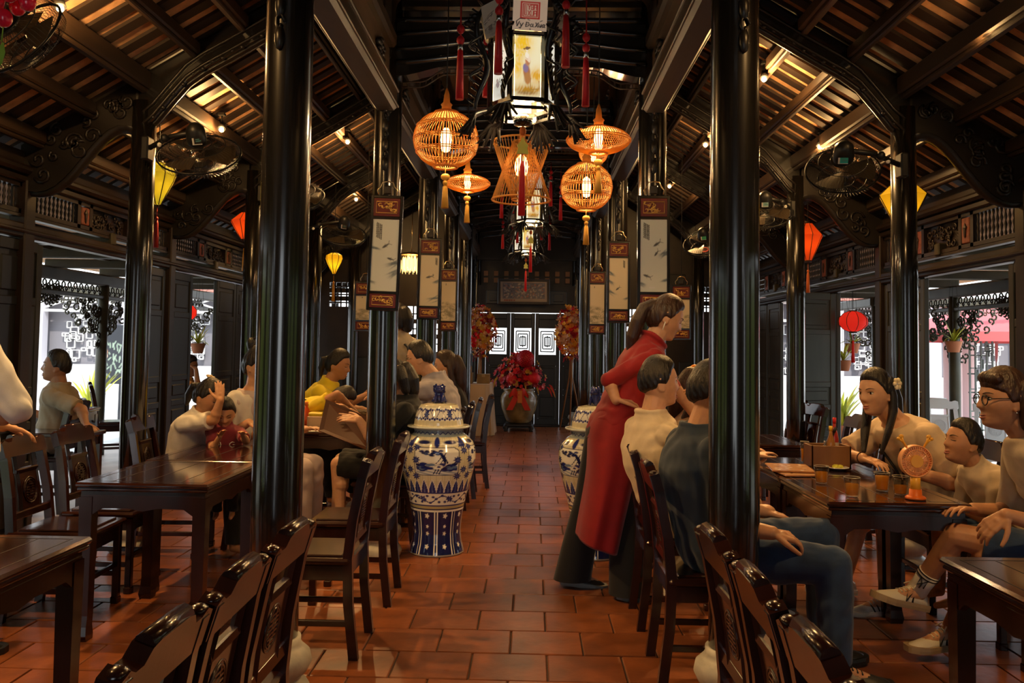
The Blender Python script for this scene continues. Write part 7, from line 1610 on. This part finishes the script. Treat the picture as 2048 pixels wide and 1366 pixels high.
for sd in (-1, 1):
    c = IP['fp'](sd*.031, .003, .012); ux = IP['Hm'] @ V(1, 0, 0); uz = IP['Hm'] @ V(0, 0, 1); m.tube([c+(ux*math.cos(t)*.022+uz*math.sin(t)*.015) for t in np.linspace(0, 6.283, 21)[:-1]], .002, n=5, closed=True); m.tube([c+ux*sd*.022, IP['HX'](V(sd*.08, -.01, .01))], .0018, n=5)
m.build('glasses', BLACKM, rp)
rr_, IR = person('Person in black reading a brown menu, hidden behind the second left column', (-.86, 6.11, .56), (-.79, 6.11, 1.02), 180, (-.875, 6.09, 1.18), 184, 16, 0, skin='light', female=True, hairstyle='bob', voxel=.005, hunch=.05, eyes='down', arms=({'e': P_(750, 882, 5.82), 'w': P_(718, 840, 5.82), 'd': (-.9, .1, .12), 'n': (.1, -.6, .8), 'curl': .30, 'point': True, 'th': 1}, {'w': (-1.20, 6.15, .92), 'curl': .8}), legs=({'k': (-1.25, 6.02, .56), 'a': (-1.22, 5.99, .12)}, {'k': (-1.27, 6.21, .56), 'a': (-1.30, 6.2, .12)}), shirt=BLK, sleeve=.9, pants=BLK, pleg=.98, loose=.022)
q = [at_y(652, 800, 6.02), at_y(638, 862, 5.90), at_y(742, 905, 5.74), at_y(742, 838, 6.02)]; t = thing('menu', 'Open brown menu held up by the person in black', 'menu', tuple(q[0])); m = MB(); c = q[0]; n_ = _nrm(np.cross(q[1]-q[0], q[3]-q[0])); vs = [p-c for p in q]+[p-c+n_*.012 for p in q]; m.add(vs, [(0, 1, 2, 3), (7, 6, 5, 4), (0, 4, 5, 1), (1, 5, 6, 2), (2, 6, 7, 3), (3, 7, 4, 0)]); m.build('cover', mat('brown_menu_cover', (.085, .028, .012), .45), t)
rs_, IS = person('Standing waiter in a cream shirt with a black apron strap behind the second left column', (-1.22, 8.38, .97), (-1.20, 8.38, 1.50), 150, (-1.215, 8.36, 1.685), 150, 10, 0, s=1.02, skin='mid', voxel=.009, shirt=CREAM, sleeve=.8, pants=BLK, pleg=1.98, legs=({'k': (-1.15, 8.44, .50), 'a': (-1.15, 8.46, .09)}, {'k': (-1.29, 8.34, .50), 'a': (-1.29, 8.34, .09)}), hairstyle='bob', arms=({'w': (-1.44, 8.3, .98)}, {'w': (-1.42, 8.55, .98)}), shoes=dict(m_up=BLACKM, m_sole=BLACKM))
m = MB(); sp_ = IS['spine']
for sd in (-1, 1): m.tube([sp_(1.0)+IS['lf']*sd*.075, sp_(.80)+IS['lf']*sd*.08-IS['fwd']*.15, sp_(.35)-IS['lf']*sd*.06-IS['fwd']*.15], .022, n=6, flat=.3)
m.build('apron_strap', BLACKM, rs_)
person('Woman with long dark hair behind the man in the grey polo', (-.62, 7.50, .55), (-.60, 7.48, 1.06), 180, (-.645, 7.46, 1.235), 185, 6, 0, s=.96, skin='light', hair='brown', female=True, hairstyle='long', voxel=.009, shirt=BLK, pants=BLK)
# --- veranda and doorway
rk, IK = person('Man in a khaki polo shirt sitting outside the left doors', (-3.90, 7.02, .56), (-3.81, 7.00, 1.02), 185, (-3.835, 6.985, 1.195), 200, -4, 0, skin='tan', voxel=.006, hunch=.04, hair='black', arms=({'e': P_(160, 818, 6.80), 'w': P_(171, 848, 6.72), 'd': (.5, -.2, -.25), 'curl': .5}, {'w': (-4.2, 7.2, .8)}), shirt=KHAKI, sleeve=.85, loose=.022, pants=BLK)
t = thing('bench', 'Low dark wooden bench by the left doorway under the resting hand', 'bench', (-3.60, 6.60, 0)); m = MB(); m.box((0, 0, .68), (.62, .34, .03), bev=.006); m.build('seat', ROSEW, t)
for sx in (-1, 1):
    for sy in (-1, 1): m = MB(); m.box((sx*.27, sy*.13, .333), (.04, .04, .665)); m.build('leg', ROSEW, t)
    m = MB(); m.box((sx*.27, 0, .62), (.025, .26, .06)); m.build('rail', ROSEW, t)
rc, IC = person('Child in orange raising a hand to the mouth beyond the second left doorway', (-3.90, 9.60, .55), (-3.80, 9.56, .99), 0, (-3.765, 9.55, 1.135), -5, 10, 0, s=.84, hs=.92, skin='tan', voxel=.009, arms=({'w': (-3.5, 9.7, .8)}, {'w': P_(392, 738, 9.4), 'd': (-.5, .2, .3), 'hint': (.3, -.2, -1)}), shirt=ORC, sleeve=.7, pants=BLK, eyes='down')
t = thing('stool', 'Small dark stool under the child beyond the second left doorway', 'stool', (-3.90, 9.60, 0)); m = MB(); m.box((0, 0, .43), (.34, .34, .03), bev=.006); m.build('seat', ROSEW, t)
for sx in (-1, 1):
    for sy in (-1, 1): m = MB(); m.box((sx*.14, sy*.14, .208), (.035, .035, .416)); m.build('leg', ROSEW, t)
person('Person in a white shirt with rolled sleeve cut off by the left edge', (-2.44, 3.72, .94), (-2.42, 3.70, 1.46), 60, (-2.42, 3.72, 1.64), 60, 10, 0, s=1.03, skin='mid', voxel=.007, build=1.05, shirt=cloth('bright_white_shirt', (.70, .70, .70)), sleeve=(1.0, 1.12), loose=.028, pants=BLK, pleg=1.97, arms=({'w': (-2.4, 4.0, 1.0)}, {'e': P_(22, 800, 3.66), 'w': P_(-60, 860, 3.66), 'd': (-.6, .4, -.6)}), legs=({'k': (-2.55, 3.76, .5), 'a': (-2.55, 3.76, .09)}, {'k': (-2.38, 3.68, .5), 'a': (-2.38, 3.68, .09)}), shoes=dict(m_up=BLACKM, m_sole=BLACKM))
